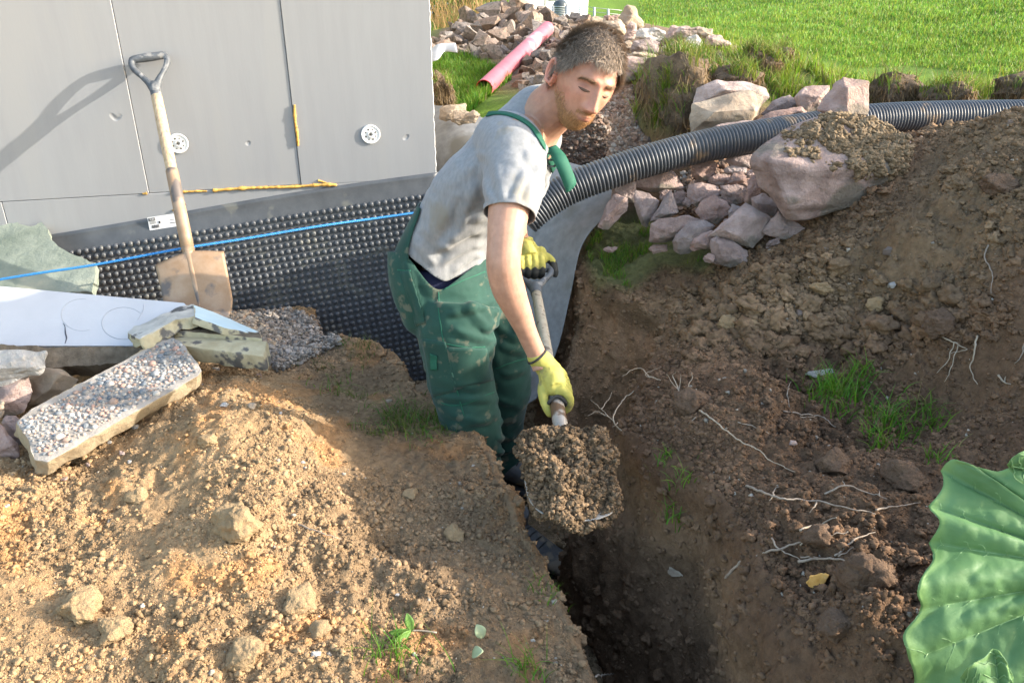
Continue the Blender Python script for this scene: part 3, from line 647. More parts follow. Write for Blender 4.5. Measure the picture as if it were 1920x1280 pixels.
# ---- stones left of the concrete slab
rock_px('rock', [(-30, 700), (-30, 662), (10, 657), (60, 658), (82, 660), (84, 690), (70, 702), (30, 716), (-10, 724)], 2.42, 'white lime crusted stone at the left edge of the photo', mat='rock_white', seed=70, amp=.014, th=.10)
rock_px('rock', [(-30, 780), (-20, 722), (20, 712), (50, 700), (60, 735), (45, 770), (20, 780)], 2.44, 'flat faced brown stone under the white crusted stone', seed=71, th=.12)
rock_px('rock', [(42, 765), (50, 712), (85, 692), (120, 696), (146, 712), (130, 735), (90, 750)], 2.5, 'tan and pink stone behind the left end of the concrete slab', mat='rock_tan', seed=72, th=.12)
rock_px('rock', [(0, 792), (12, 780), (30, 782), (56, 830), (40, 838), (20, 815)], 2.28, 'thin pale stone against the left end of the concrete slab', seed=73, th=.06)
rock_px('rock', [(-30, 862), (-30, 800), (0, 798), (30, 830), (36, 856), (10, 866)], 2.22, 'purple brown stone at the left edge below the slab', seed=74, th=.10)
rock_px('rock', [(106, 692), (112, 676), (150, 674), (200, 668), (222, 674), (215, 690), (150, 700), (120, 702)], 2.62, 'rough dirty stone in shade between the slab and the white board', mat='rock_tan', seed=75, th=.08, amp=.012)
rock_px('rock', [(-30, 800), (-30, 745), (5, 752), (8, 770), (0, 782)], 2.36, 'small tan stone cut by the left picture edge', mat='rock_tan', seed=76, th=.06)
# ---- three stones by the house corner
for k, (o_, d, lb) in enumerate([([(824, 222), (826, 202), (852, 198), (872, 194), (874, 208), (850, 224), (836, 228)], 3.75, 'left tan stone on the fabric by the house corner'),
                                 ([(846, 226), (850, 208), (872, 206), (884, 212), (884, 232), (860, 234)], 3.62, 'middle tan stone on the fabric by the house corner'),
                                 ([(868, 226), (872, 214), (890, 208), (900, 214), (890, 232)], 3.56, 'right tan stone touching the worker back on the fabric')]):
    rock_px('rock', o_, d, lb, mat='rock_tan', group='tan stones by the house corner', seed=80 + k)
# ---- stones right of the head, up to the lawn
right_far = [([(1158, 60), (1162, 30), (1176, 10), (1192, 14), (1205, 40), (1206, 52), (1186, 58), (1170, 62)], 6.0, 'tall pointed tan boulder at the top of the heap beside the lawn', 'rock_tan'),
    ([(1124, 66), (1126, 42), (1160, 36), (1172, 46), (1172, 66), (1150, 72)], 5.6, 'square tan boulder just right of the worker hair', 'rock_tan'),
    ([(1170, 76), (1180, 38), (1192, 46), (1196, 66), (1186, 78)], 5.5, 'upright wedge boulder below the tall pointed one', 'rock'),
    ([(1190, 72), (1196, 56), (1222, 52), (1244, 58), (1246, 70), (1236, 78), (1206, 76)], 5.2, 'rounded pale grey boulder on the heap beside the lawn', 'rock_white'),
    ([(1126, 40), (1140, 28), (1162, 28), (1160, 38)], 6.2, 'flat reddish boulder behind the square tan boulder', 'rock'),
    ([(1182, 98), (1190, 78), (1216, 72), (1240, 80), (1232, 100), (1200, 106)], 4.9, 'broad pink boulder under the pale grey one', 'rock'),
    ([(1240, 84), (1246, 66), (1262, 48), (1290, 52), (1300, 66), (1280, 74), (1260, 82)], 5.3, 'brown boulder touching the lawn at the heap top', 'rock'),
    ([(1262, 66), (1275, 52), (1306, 52), (1336, 56), (1330, 70), (1290, 74)], 5.2, 'pinkish boulder row end next to the lawn edge', 'rock'),
    ([(1306, 66), (1312, 54), (1336, 56), (1340, 70), (1320, 76)], 5.0, 'small pale boulder at the right end of the heap', 'rock_tan'),
    ([(1236, 110), (1240, 88), (1262, 80), (1284, 84), (1282, 100), (1262, 112)], 4.7, 'rounded tan boulder mid heap', 'rock_tan'),
    ([(1276, 92), (1284, 72), (1304, 68), (1316, 78), (1312, 94), (1290, 98)], 4.8, 'white sunlit boulder in the right part of the heap', 'rock_white'),
    ([(1154, 134), (1160, 112), (1190, 106), (1214, 112), (1224, 126), (1200, 146), (1176, 154)], 4.3, 'large pink slab just right of the worker forehead', 'rock'),
    ([(1172, 112), (1176, 100), (1210, 96), (1236, 104), (1240, 114), (1216, 120)], 4.5, 'pale flat slab above the large pink slab', 'rock_tan'),
    ([(1236, 122), (1240, 106), (1270, 100), (1290, 106), (1284, 118), (1255, 126)], 4.3, 'cream stone at the foot of the heap by the turf', 'rock_white'),
    ([(1170, 92), (1172, 76), (1186, 80), (1194, 96), (1180, 102)], 5.0, 'small tan boulder beside the worker hair', 'rock_tan'),
    ([(1318, 80), (1326, 66), (1352, 66), (1372, 82), (1350, 88), (1330, 90)], 4.9, 'last brown boulder at the lawn end of the heap', 'rock'),
    ([(1100, 42), (1110, 32), (1136, 34), (1134, 46), (1110, 50)], 6.0, 'low tan boulder above the worker hair', 'rock_tan')]
for k, (o_, d, lb, m_) in enumerate(right_far):
    rock_px('boulder', o_, d, lb, 'boulder', m_, 'boulders heaped beside the lawn', seed=100 + k, amp=.014, bev=.006, sub=3)
# ---- the big rubble heap behind the pink pipe: every stone its own object
tmpl = []
for k in range(16):
    g = np.random.default_rng(500 + k)
    V, F = hull(blob_pts(1, g.uniform(.65, .95), g.uniform(.5, .8), 11, 300 + k), .02, 2, .07, 1.8, k, .02)
    tmpl.append((V, F))
def heap_z(u, v): return None
heap_me = []
for k, (V, F) in enumerate(tmpl):
    o = mesh('rubble_stone', V, F, M['rock_far']); autosmooth(o, 30); heap_me.append(o)
hp = []
g = np.random.default_rng(12)
poly = np.array([(812, 118), (812, 80), (870, 40), (905, 10), (950, 2), (1000, 5), (1036, 20), (1052, 44), (1040, 70), (985, 112), (950, 132), (920, 122), (880, 108)], float)
tries = 0
while len(hp) < 175 and tries < 40000:
    tries += 1
    u, v = g.uniform(805, 1060), g.uniform(2, 135)
    if not inpoly(np.array([u]), np.array([v]), poly)[0]: continue
    h_ = hit(u, v)[0]
    if h_ is None or h_.y > 9: continue
    d = h_.y / ray(u, v)[1]; r_ = g.uniform(.05, .12) * (1.15 if v < 60 else 1)
    p = h_ + Vector((0, -.02, r_ * .3))
    if all(math.hypot(u - q[0], v - q[1]) > .62 * (r_ + q[3]) / d * FPX * .62 for q in hp): hp.append((u, v, p, r_, d))
extra = []
epoly = np.array([(965, 172), (985, 118), (1010, 92), (1046, 62), (1062, 30), (1125, 34), (1130, 62), (1050, 120), (1030, 160), (985, 185)], float)
for k in range(2600):      # fallen stones between pipe and worker
    u, v = g.uniform(960, 1135), g.uniform(28, 188)
    if not inpoly(np.array([u]), np.array([v]), epoly)[0]: continue
    h_ = hit(u, v)[0]
    if h_ is None or h_.y > 9: continue
    d = h_.y / ray(u, v)[1]; r_ = g.uniform(.04, .095); p = h_ + Vector((0, 0, r_ * .25))
    if all(math.hypot(u - q[0], v - q[1]) > .62 * (r_ + q[3]) / d * FPX * .62 for q in hp + extra): extra.append((u, v, p, r_, d))
def place_stone(src, p, s, label, group, first):
    o = src if first else src.copy()
    if not first: COL.objects.link(o)
    o.scale = (s, s, s); o.rotation_euler = (g.uniform(-.6, .6), g.uniform(-.6, .6), g.uniform(0, 6.28))
    o.location = Vector(p); tag(o, label, 'rock', group); return o
for k, o in enumerate(heap_me):      # put template origins at their centres
    me = o.data; zc = np.mean([v.co.z for v in me.vertices]); me.transform(Matrix.Translation((0, 0, -zc)))
for k, q in enumerate(hp + extra):
    lb = 'angular brown rubble stone in the big heap behind the pink pipe' if k < len(hp) else 'loose brown stone on the slope between the pink pipe and the worker'
    place_stone(heap_me[k % 16], q[2], q[3] * 1.12, lb, 'rubble stones of the big heap' if k < len(hp) else 'loose stones beside the pink pipe', k < 16)

# soil lying on top of the huge boulder
_l = _bo.location; _bv = BVHTree.FromPolygons([tuple(v.co + _l) for v in _bo.data.vertices], [tuple(p.vertices) for p in _bo.data.polygons])
BOULDER_TOP = []
for k in range(5200):
    u, v = rng.uniform(1470, 1712), rng.uniform(212, 345); h = hit(u, v, _bv)
    if h[0] is None: continue
    m = (u - 1470) / 150 - max(0, (v - 300 + (1600 - u) * .15)) / 28 + rng.normal(0, .28)
    if m > .35 and fbm(np.array([[h[0].x, h[0].y, 0]]), 16, 2)[0] > -.25 - .3 * (u > 1600): BOULDER_TOP.append(h[0][:])
# ================================================================== LOOSE SOIL CRUMBS (uncountable: one object)
def ico(sub):
    bm = bmesh.new(); bmesh.ops.create_icosphere(bm, subdivisions=sub, radius=1); bm.verts.ensure_lookup_table()
    V = np.array([v.co[:] for v in bm.verts]); F = np.array([[v.index for v in f.verts] for f in bm.faces]); bm.free(); return V, F
def lumps(pos, rad, col, seed=0, flat=.8, rough=.5):
    """many irregular lumps as one vertex/triangle soup"""
    g = np.random.default_rng(seed); VV = []; FF = []; CC = []; n0 = 0
    for lo, hi, sub in ((0, .0042, 1), (.0042, .009, 2), (.009, 9, 3)):
        k = np.where((rad >= lo) & (rad < hi))[0]
        if not len(k): continue
        B, F = ico(sub); nt = 10; T = []
        for t_ in range(nt):
            s = np.random.default_rng(seed + t_ * 7 + sub)
            q = B * (1 + rough * fbm(B + t_ * 5.3, 1.5, 3)[:, None] * 1.6)
            if sub > 1: q = q * (1 + .10 * fbm(B + t_, 5.0, 2)[:, None])
            q = q * s.uniform(.7, 1.15, 3); T.append(q)
        T = np.array(T); ti = g.integers(0, nt, len(k))
        a = g.uniform(0, 2 * math.pi, len(k)); b = g.uniform(-.9, .9, len(k)); c_ = g.uniform(0, 6.28, len(k))
        ca, sa2, cb, sb2 = np.cos(a), np.sin(a), np.cos(b), np.sin(b)
        Rz = np.zeros((len(k), 3, 3)); Rz[:, 0, 0] = ca; Rz[:, 0, 1] = -sa2; Rz[:, 1, 0] = sa2; Rz[:, 1, 1] = ca; Rz[:, 2, 2] = 1
        Rx = np.zeros((len(k), 3, 3)); Rx[:, 0, 0] = 1; Rx[:, 1, 1] = cb; Rx[:, 1, 2] = -sb2; Rx[:, 2, 1] = sb2; Rx[:, 2, 2] = cb
        Q = np.einsum('kij,kjl,kvl->kvi', Rz, Rx, T[ti]) * rad[k][:, None, None]
        Q[..., 2] *= flat if np.isscalar(flat) else 1
        Q += pos[k][:, None, :]
        nv = len(B); VV.append(Q.reshape(-1, 3)); FF.append((F[None] + (np.arange(len(k)) * nv)[:, None, None]).reshape(-1, 3) + n0)
        CC.append(np.repeat(col[k], nv, 0)); n0 += len(k) * nv
    return np.concatenate(VV), np.concatenate(FF), np.concatenate(CC)
def scatter(n, x0, x1, y0, y1, seed):
    g = np.random.default_rng(seed); x = g.uniform(x0, x1, n); y = g.uniform(y0, y1, n)
    s = sdf_poly(x, y, TPOLY); b = ground_h(x, y); u, v, d = proj(np.c_[x, y, b])
    ok = (u > -60) & (u < 2500) & ((u < 1980) | (g.uniform(0, 1, n) < .5)) & (v > -20) & (v < 1340) & ~((s > -.004) & (s < .03))
    return x[ok], y[ok], b[ok], u[ok], v[ok], s[ok]
def radii(g, n, lo, al, hi): return np.minimum(lo * g.uniform(0, 1, n) ** (-1 / al), hi)
PX = []; PR = []; PC = []
g = np.random.default_rng(5)
for n, lo, al, hi, box, seed in ((210000, .0015, 2.6, .0075, (-1.5, .5, .85, 2.6), 1), (165000, .0020, 2.15, .016, (.12, 2.4, .85, 3.3), 2), (14000, .004, 2.2, .02, (-1.6, .9, 2.4, 4.2), 4)):
    x, y, z, u, v, s = scatter(n, *box, seed); r_ = radii(g, len(x), lo, al, hi)
    r_ = np.where((y < 1.9) & (x > .1), np.minimum(r_, .005 + .006 * g.uniform(0, 1, len(x))), r_)
    p = np.c_[x, y, z * 0]; cl = fbm(p, 3.0, 3, off=31); keep = g.uniform(0, 1, len(x)) < smooth(-.55, .05, cl) * .6 + .4
    left = x < np.interp(y, [1.1, 1.9, 2.5, 3], [.2, .0, -.3, -.4])
    # smoother, trodden strip beside the trench at the back, cut faces stay clean
    tr = inpoly(u, v, [(560, 640), (720, 630), (860, 790), (900, 880), (820, 900), (640, 860), (480, 720)]); keep &= ~(tr & (g.uniform(0, 1, len(x)) < .75))
    gr = inpoly(u, v, [(1088, 470), (1130, 415), (1210, 400), (1340, 470), (1330, 510), (1240, 500), (1180, 545), (1120, 530)]); keep &= ~gr
    slabs = inpoly(u, v, [(70, 880), (40, 790), (320, 640), (380, 700)]); keep &= ~slabs
    yard = (y > 3.3) & ~inpoly(u, v, [(1040, 340), (1190, 60), (1300, 150), (1180, 330)]); keep &= ~(yard & (x > -3))
    r_ = r_ * np.where(cl < -.15, .75, 1) ; cloddy = inpoly(u, v, [(1250, 560), (1500, 480), (1900, 560), (1900, 640), (1500, 660), (1300, 680)]); r_ = np.where(cloddy, np.minimum(r_ * 1.9, .034), r_)
    c = zone_col(x, y, z); tr_ = s > 0; c[tr_] = np.array([.26, .185, .11])
    val = g.uniform(.78, 1.28, len(x)); 
    pale = (g.uniform(0, 1, len(x)) < .012) & (r_ < .007); c = np.where(pale[:, None], np.array([.36, .33, .29]) * g.uniform(.6, 1.2, len(x))[:, None] * np.array([1, .97, .93]), c * val[:, None])
    pos = np.c_[x, y, z + r_ * g.uniform(-.4, .35, len(x))]
    PX.append(pos[keep]); PR.append(r_[keep]); PC.append(c[keep])
# crumbs clinging to the trench sides
for S_, n in ((S1, 3500), (S2, 4500)):
    k = g.integers(0, len(S_[0]), n); r_ = radii(g, n, .003, 2.3, .014); q = S_[0][k]
    PX.append(q); PR.append(r_); PC.append(S_[2][k] * g.uniform(.8, 1.25, n)[:, None])
V, F, C_ = lumps(np.concatenate(PX), np.concatenate(PR), np.concatenate(PC), 3)
crumbs = mesh('soil_crumbs', V, F, M['crumb'], col=C_, smooth_=False); tag(crumbs, 'loose soil crumbs and grit strewn over both trench banks', 'soil', kind='stuff')
del V, F, C_
bt_ = np.array(BOULDER_TOP); g = np.random.default_rng(3); V, F, C_ = lumps(bt_, radii(g, len(bt_), .0035, 2.0, .014), np.array([.21, .155, .10])[None] * g.uniform(.7, 1.35, len(bt_))[:, None], 6); o = mesh('boulder_soil', V, F, M['crumb'], col=C_, smooth_=False); tag(o, 'loose brown soil lying on top of the huge pink boulder', 'soil', kind='stuff')
# ---- gravel: pink/grey chippings behind the trench and by the membrane
def gravel(name, poly, n, lo, hi, label, cols, seed, lift=.0, ymax=9):
    g = np.random.default_rng(seed); pos = []; rad = []; col = []; poly = np.array(poly, float)
    while len(pos) < n:
        u = g.uniform(poly[:, 0].min(), poly[:, 0].max()); v = g.uniform(poly[:, 1].min(), poly[:, 1].max())
        if not inpoly(np.array([u]), np.array([v]), poly)[0]: continue
        h = hit(u, v)[0]
        if h is None or h.y > ymax: n -= 1; continue
        r_ = g.uniform(lo, hi) * (1 if g.uniform() < .85 else 1.5); pos.append((h.x, h.y, h.z + r_ * .3 + lift * g.uniform(0, 1))); rad.append(r_)
        col.append(np.array(cols[g.integers(0, len(cols))]) * g.uniform(.7, 1.3))
    V, F, C_ = lumps(np.array(pos), np.array(rad), np.array(col), seed, rough=.3)
    o = mesh(name, V, F, M['crumb'], col=C_, smooth_=False); return tag(o, label, 'gravel', kind='stuff')
GC1 = [(.22, .155, .12), (.27, .19, .15), (.18, .135, .11), (.30, .26, .23), (.20, .13, .10)]
gravel('gravel', [(1040, 330), (1060, 240), (1130, 180), (1185, 160), (1190, 240), (1230, 280), (1180, 300), (1100, 320)], 5200, .005, .013, 'reddish crushed stone on the slope behind the worker head', GC1, 41)
gravel('gravel', [(1250, 395), (1270, 330), (1400, 290), (1420, 330), (1360, 400)], 300, .006, .016, 'small stone chips between the rocks under the black pipe', GC1, 42)
# ================================================================== SPADE LEANING ON THE WALL
M['wood'] = pm('wood', (.36, .25, .15), (.56, .43, .28), 9, .6, .35, 40, dist=.0015, stretch=(14, 14, .6), c3=(.20, .15, .11), c3lo=.64, c3scale=5)
M['wood_grey'] = pm('wood_grey', (.30, .26, .20), (.42, .37, .29), 9, .6, .35, 40, dist=.0015, stretch=(6, 6, 1), c3=(.16, .13, .10), c3lo=.62, c3scale=9)
M['grip'] = pm('grip', (.06, .068, .078), (.10, .11, .125), 60, .5, .35, 120, dist=.001, c3=(.20, .20, .20), c3lo=.60, c3scale=25)
M['rust'] = pm('rust', (.26, .16, .09), (.36, .26, .18), 14, .55, .4, 80, dist=.0012, metal=.25, c3=(.13, .11, .10), c3lo=.57, c3scale=10)
M['steel_dirty'] = pm('steel_dirty', (.30, .27, .23), (.42, .38, .33), 20, .5, .3, 80, dist=.001, metal=.35, c3=(.14, .085, .05), c3lo=.56, c3scale=16)
def spade(name, top, axis, side, L_shaft, label, group, mats, bw=.13, bl=.27, gw=.058, n_out=None, parts_scale=1.0, r_sh=.0155):
    """top = middle of grip bar, axis = direction of the shaft downwards, side = direction of the grip bar; blade at the end"""
    ax = Vector(axis).normalized(); sd = Vector(side); sd = (sd - ax * sd.dot(ax)).normalized(); nr = sd.cross(ax).normalized()   # nr: towards the hollow face
    T = Vector(top); ps = parts_scale
    root = empty(name, T + ax * (L_shaft + .32), label, 'spade', group)
    def pt(a, s=0, n=0): return T + ax * a + sd * s + nr * n
    # D grip: bar + bent yoke, one casting
    b = MB(); b.tube([pt(0, s) for s in np.linspace(-gw * .92, gw * .92, 7)], [.0125, .0138, .0145, .0148, .0145, .0138, .0125], 12)
    for sg in (-1, 1):
        pts = crom([pt(-.004, sg * gw * .9), pt(.016, sg * gw * 1.04), pt(.042, sg * gw * .92), pt(.072, sg * gw * .55), pt(.098, sg * .014), pt(.125, sg * .003)], 22)
        b.tube(pts, list(np.linspace(.0115, .0095, 12)) + list(np.linspace(.0095, .016, 10)), 10)
    b.tube([pt(.095), pt(.11), pt(.15), pt(.152)], [.012, .0185, .0175, .0165], 14)
    o = b.build('grip', mats[0], root)
    rm = o.modifiers.new('r', 'REMESH'); rm.mode = 'VOXEL'; rm.voxel_size = .0022; rm.use_smooth_shade = True
    sm = o.modifiers.new('s', 'SMOOTH'); sm.iterations = 3
    pts = [pt(a) for a in np.linspace(.148, L_shaft, 14)]
    b = MB().tube(pts, [r_sh * (1 + .06 * math.sin(k * .5)) for k in range(14)], 16); b.build('shaft', mats[1], root)
    # socket + rivets
    b = MB(); a0 = L_shaft - .30
    pts = [pt(a) for a in (a0, a0 + .004, a0 + .10, a0 + .22, a0 + .30)]
    b.tube(pts, [r_sh + .001, r_sh + .0025, r_sh + .003, r_sh + .0035, r_sh + .003], 18)
    pts = crom([pt(a0 + .28, 0, -.001), pt(a0 + .36, 0, -.004), pt(a0 + .44, 0, -.005), pt(a0 + .50, 0, .0)], 12); b.tube(pts, list(np.linspace(r_sh + .003, .003, 12)), 14)
    sk = b.build('socket', mats[2], root)
    b = MB()
    for a, s in ((a0 + .035, 0), (a0 + .13, r_sh + .002)):
        c = pt(a, s, (r_sh + .003) if s == 0 else 0); b.tube([c - (nr if s == 0 else sd) * .002, c + (nr if s == 0 else sd) * .003], .0042, 8)
    rv = b.build('rivets', mats[2], None); rv.parent = sk; rv.location = Vector(rv.location) - root.location - Vector(sk.location); rv.name = 'rivet_pair'
    # blade: dished plate with folded shoulders
    nu, nv = 25, 25; V = []
    A = L_shaft + .005
    for j in range(nv):
        t_ = j / (nv - 1)
        for i in range(nu):
            s = (i / (nu - 1)) * 2 - 1
            wdt = bw * (1 - .05 * t_) * (1 if t_ < .62 else math.sqrt(max(0, 1 - ((t_ - .62) / .40) ** 2.4)) ** .8 if t_ < 1.02 else .1)
            a = A + bl * (t_ - .03 * (1 - abs(s)) * (t_ < .1)) + (.010 * abs(s) if t_ < .05 else 0)
            n = -.018 * (1 - s * s) * (1 - .6 * t_) + .012 * t_ * t_ + (.006 if t_ == 0 else 0)
            V.append(pt(a, s * max(wdt, .02), n))
    o = mesh('blade', V, grid_faces(nv, nu), mats[3], root); o.modifiers.new('s', 'SOLIDIFY').thickness = .0022; o.modifiers['s'].offset = 0
    return root, pt
g_top = WP(*wall_at(277, 109, .05), .035)
# bottom of the spade well out from the wall
bt = P(374, 572, 2.74); ax_ = bt - Vector(g_top)
spade('spade', g_top, ax_, We, ax_.length - .18, 'square mouth spade with wooden shaft leaning against the foam wall', 'spades', (M['grip'], M['wood'], M['rust'], M['rust']), gw=.056, bw=.108, bl=.25, r_sh=.0175)
# ================================================================== ROPE
M['rope'] = pm('rope', (.03, .19, .50), (.06, .30, .66), 200, .5, .2, 400, dist=.0006)
ctrl_r = [(-60, 534, 2.75), (60, 514, 2.76), (180, 496, 2.78), (330, 468, 2.80), (450, 449, 2.86), (600, 424, 2.96), (700, 410, 3.05), (800, 396, 3.1), (860, 388, 3.12)]
rp = crom([P(*a) for a in ctrl_r], 900); b = MB()
for k in range(3):
    ph = np.arange(900) * .55 + k * 2.094
    T = np.gradient(rp, axis=0); T /= np.linalg.norm(T, axis=1)[:, None]; A_ = np.cross(T, [0, 0, 1]); A_ /= np.linalg.norm(A_, axis=1)[:, None]; B_ = np.cross(T, A_)
    b.tube(rp + (A_ * np.cos(ph)[:, None] + B_ * np.sin(ph)[:, None]) * .0021, .0024, 5)
o = b.build('rope', M['rope']); tag(o, 'blue twisted rope stretched in front of the dimpled membrane', 'rope')
# ================================================================== FLAGSTONE, BOARD, SLABS
M['slate'] = pm('slate', (.13, .155, .125), (.24, .265, .22), 7, .75, .8, 40, dist=.006, c3=(.30, .30, .23), c3lo=.63, c3scale=3)
def plate(name, outline, d0, d1, th, mat, label, cat, seed=0, amp=.004, res=46, edge=.008, dn=None, bev=.003, f2=None):
    """a slab with an irregular outline: front face at pixel outline, distance d0 at its top edge to d1 at its bottom edge"""
    o = np.array(outline, float); v0, v1 = o[:, 1].min(), o[:, 1].max()
    def D(u, v): return d0 + (d1 - d0) * (v - v0) / (v1 - v0)
    n = 0; pts = []
    for i in range(len(o)):
        a, b_ = o[i], o[(i + 1) % len(o)]; k = max(2, int(np.linalg.norm(b_ - a) / 6)); jit = np.random.default_rng(seed + i)
        for j in range(k):
            q = a + (b_ - a) * j / k; pts.append(q + (jit.normal(0, .8, 2) if edge else 0))
    F3 = np.array([P(u, v, D(u, v)) for u, v in pts]); c = F3.mean(0)
    nrm = np.linalg.svd(F3 - c)[2][2]; nrm = nrm if nrm @ (np.array([0, 0, CZ]) - c) > 0 else -nrm
    F3 = F3 - np.outer((F3 - c) @ nrm, nrm)
    bm = bmesh.new(); fv = [bm.verts.new(p) for p in F3]; f = bm.faces.new(fv)
    r_ = bmesh.ops.extrude_face_region(bm, geom=[f]); bmesh.ops.translate(bm, verts=[g_ for g_ in r_['geom'] if isinstance(g_, bmesh.types.BMVert)], vec=Vector(-nrm * th))
    bmesh.ops.recalc_face_normals(bm, faces=bm.faces); bmesh.ops.triangulate(bm, faces=bm.faces)
    for k in range(3): bmesh.ops.subdivide_edges(bm, edges=[e for e in bm.edges if e.calc_length() > .02], cuts=1)
    bmesh.ops.triangulate(bm, faces=bm.faces)
    bm.normal_update(); V = np.array([v.co[:] for v in bm.verts]); N_ = np.array([v.normal[:] for v in bm.verts]); F = [tuple(v.index for v in q.verts) for q in bm.faces]; bm.free()
    V = V + N_ * (amp * fbm(V + seed, 9, 4))[:, None]
    ob = mesh(name, V, F, M[mat]); autosmooth(ob, 40); tag(ob, label, cat); return ob, nrm, c
plate('flagstone', [(-40, 415), (30, 418), (58, 424), (78, 416), (90, 428), (96, 450), (110, 464), (140, 480), (180, 494), (178, 520), (172, 546), (-40, 546)], 3.10, 2.86, .035, 'slate',
      'broken green grey slate flagstone leaning against the wall at left', 'flagstone', seed=2)
M['board'] = pm('board', (.44, .44, .465), (.49, .49, .515), 7, .65, .3, 60, dist=.001, c3=(.50, .50, .52), c3lo=.70, c3scale=14)
bo, bn, bc = plate('white_board', [(-40, 533), (345, 568), (349, 572), (349, 590), (345, 648), (-40, 648)], 2.70, 2.58, .05, 'board', 'white insulation board standing on edge before the flagstone', 'board', seed=3, amp=.0005, edge=0)
M['cut_dark'] = pm('cut_dark', (.05, .055, .07), (.10, .10, .12), 60, .8, .3, 90)
def on_plane(u, v, c, nrm, off=.001):
    r = ray(u, v); o0 = np.array(c) - np.array([0, 0, CZ]) + np.array(nrm) * off; d = (o0 @ nrm) / (r @ nrm); return r * d + np.array([0, 0, CZ])
def objbvh(ob):
    l = ob.location; return BVHTree.FromPolygons([tuple(v.co + l) for v in ob.data.vertices], [tuple(p.vertices) for p in ob.data.polygons])
def line_on(pts, c, nrm, w_, name, mat, parent, smooth_n=40):
    bv = objbvh(parent); hh = [hit(u, v, bv) for u, v in pts]; q = crom([h_[0] + h_[1] * .0003 for h_ in hh if h_[0] is not None], smooth_n); MB().tube(q, [w_ * (.5 + .5 * math.sin(math.pi * k / (smooth_n - 1))) for k in range(smooth_n)], 5).build(name, mat, None)
    o = COL.objects[-1]; o.parent = parent; o.location = Vector(o.location) - parent.location; return o
bo_c = np.array(bc)
M['groove'] = pm('groove', (.34, .34, .36), (.42, .42, .45), 60, .8, 0)
def circ(cu, cv, ru, rv, a0, a1): return [(cu + ru * math.cos(R(a)), cv + rv * math.sin(R(a))) for a in np.linspace(a0, a1, 14)]
line_on(circ(232, 606, 41, 30, -40, -330), bc, bn, .0011, 'pressed_ring', M['groove'], bo)
line_on(circ(155, 590, 40, 30, -80, -290), bc, bn, .0009, 'pressed_ring', M['groove'], bo)
line_on([(122, 614), (123, 625), (125, 634), (122, 644)], bc, bn, .0022, 'crack', M['cut_dark'], bo)
line_on([(118, 606), (121, 610), (123, 616)], bc, bn, .0012, 'crack', M['cut_dark'], bo)
line_on([(270, 570), (268, 582), (262, 594), (258, 600)], bc, bn, .0009, 'crack', M['groove'], bo)
q = [on_plane(u, v, bc, bn, .0012) for u, v in [(126, 646), (140, 642), (170, 640), (198, 644), (202, 647)]]
# earth-caked rail under the board
M['mud'] = pm('mud', (.10, .075, .05), (.20, .155, .11), 30, .95, .9, 90, dist=.006)
plate('timber_rail', [(-40, 649), (330, 648), (330, 676), (90, 690), (-40, 672)], 2.57, 2.54, .07, 'mud', 'mud caked rail under the white board', 'rail', seed=5, amp=.012)
# ---- broken coloured render pieces lying right of the board
M['paint_blue'] = pm('paint_blue', (.46, .60, .66), (.55, .68, .73), 9, .6, .2, 60, dist=.001, c3=(.4, .42, .4), c3lo=.68, c3scale=16)
M['ochre'] = pm('ochre', (.34, .29, .18), (.50, .44, .30), 18, .9, .7, 60, dist=.004, c3=(.12, .11, .10), c3lo=.58, c3scale=18)
M['chalk'] = pm('chalk', (.36, .35, .32), (.52, .50, .46), 22, .9, .8, 70, dist=.004, c3=(.10, .10, .10), c3lo=.60, c3scale=15)
def slabpx(name, top, th, mats, label, cat='slab', seed=0, amp=.003, zdir=None, sel=None):
    """slab from four or more top-face corners (u, v, d); thickness downwards"""
    T = [P(*a) for a in top]; n = (T[1] - T[0]).cross(T[2] - T[0]).normalized(); n = n if n.z > 0 else -n
    bm = bmesh.new(); fv = [bm.verts.new(p) for p in T]; f = bm.faces.new(fv); r_ = bmesh.ops.extrude_face_region(bm, geom=[f])
    bmesh.ops.translate(bm, verts=[x for x in r_['geom'] if isinstance(x, bmesh.types.BMVert)], vec=-n * th)
    bmesh.ops.recalc_face_normals(bm, faces=bm.faces)
    bmesh.ops.bevel(bm, geom=list(bm.edges), offset=.004, segments=2, affect='EDGES', profile=.6); bmesh.ops.triangulate(bm, faces=bm.faces)
    for k in range(5): bmesh.ops.subdivide_edges(bm, edges=[e for e in bm.edges if e.calc_length() > .014], cuts=1)
    bmesh.ops.triangulate(bm, faces=bm.faces); bm.normal_update()
    V = np.array([v.co[:] for v in bm.verts]); N_ = np.array([v.normal[:] for v in bm.verts]); F = [tuple(v.index for v in q.verts) for q in bm.faces]; FN = [q.normal.dot(n) for q in bm.faces]; bm.free()
    up_ = (N_ @ np.array(n)) > .8
    V = V + N_ * (np.where(up_, amp * .3, amp) * fbm(V + seed, 26, 4))[:, None]
    midx = [0 if k > .7 else 1 for k in FN]
    ob = mesh(name, V, F, mats=mats, midx=midx); autosmooth(ob, 45); tag(ob, label, cat); return ob, n, T
slabpx('render_slab', [(322, 618, 2.59), (500, 640, 2.49), (494, 668, 2.43), (330, 646, 2.47)], .055, (M['ochre'], M['ochre']), 'lower ochre edged slab of broken render at the right end of the stack', seed=3, amp=.006)
slabpx('render_slab', [(326, 600, 2.63), (488, 624, 2.53), (492, 634, 2.49), (325, 618, 2.53)], .035, (M['mud'], M['ochre']), 'middle ochre slab of broken render with a straight moulded edge', seed=4, amp=.005)
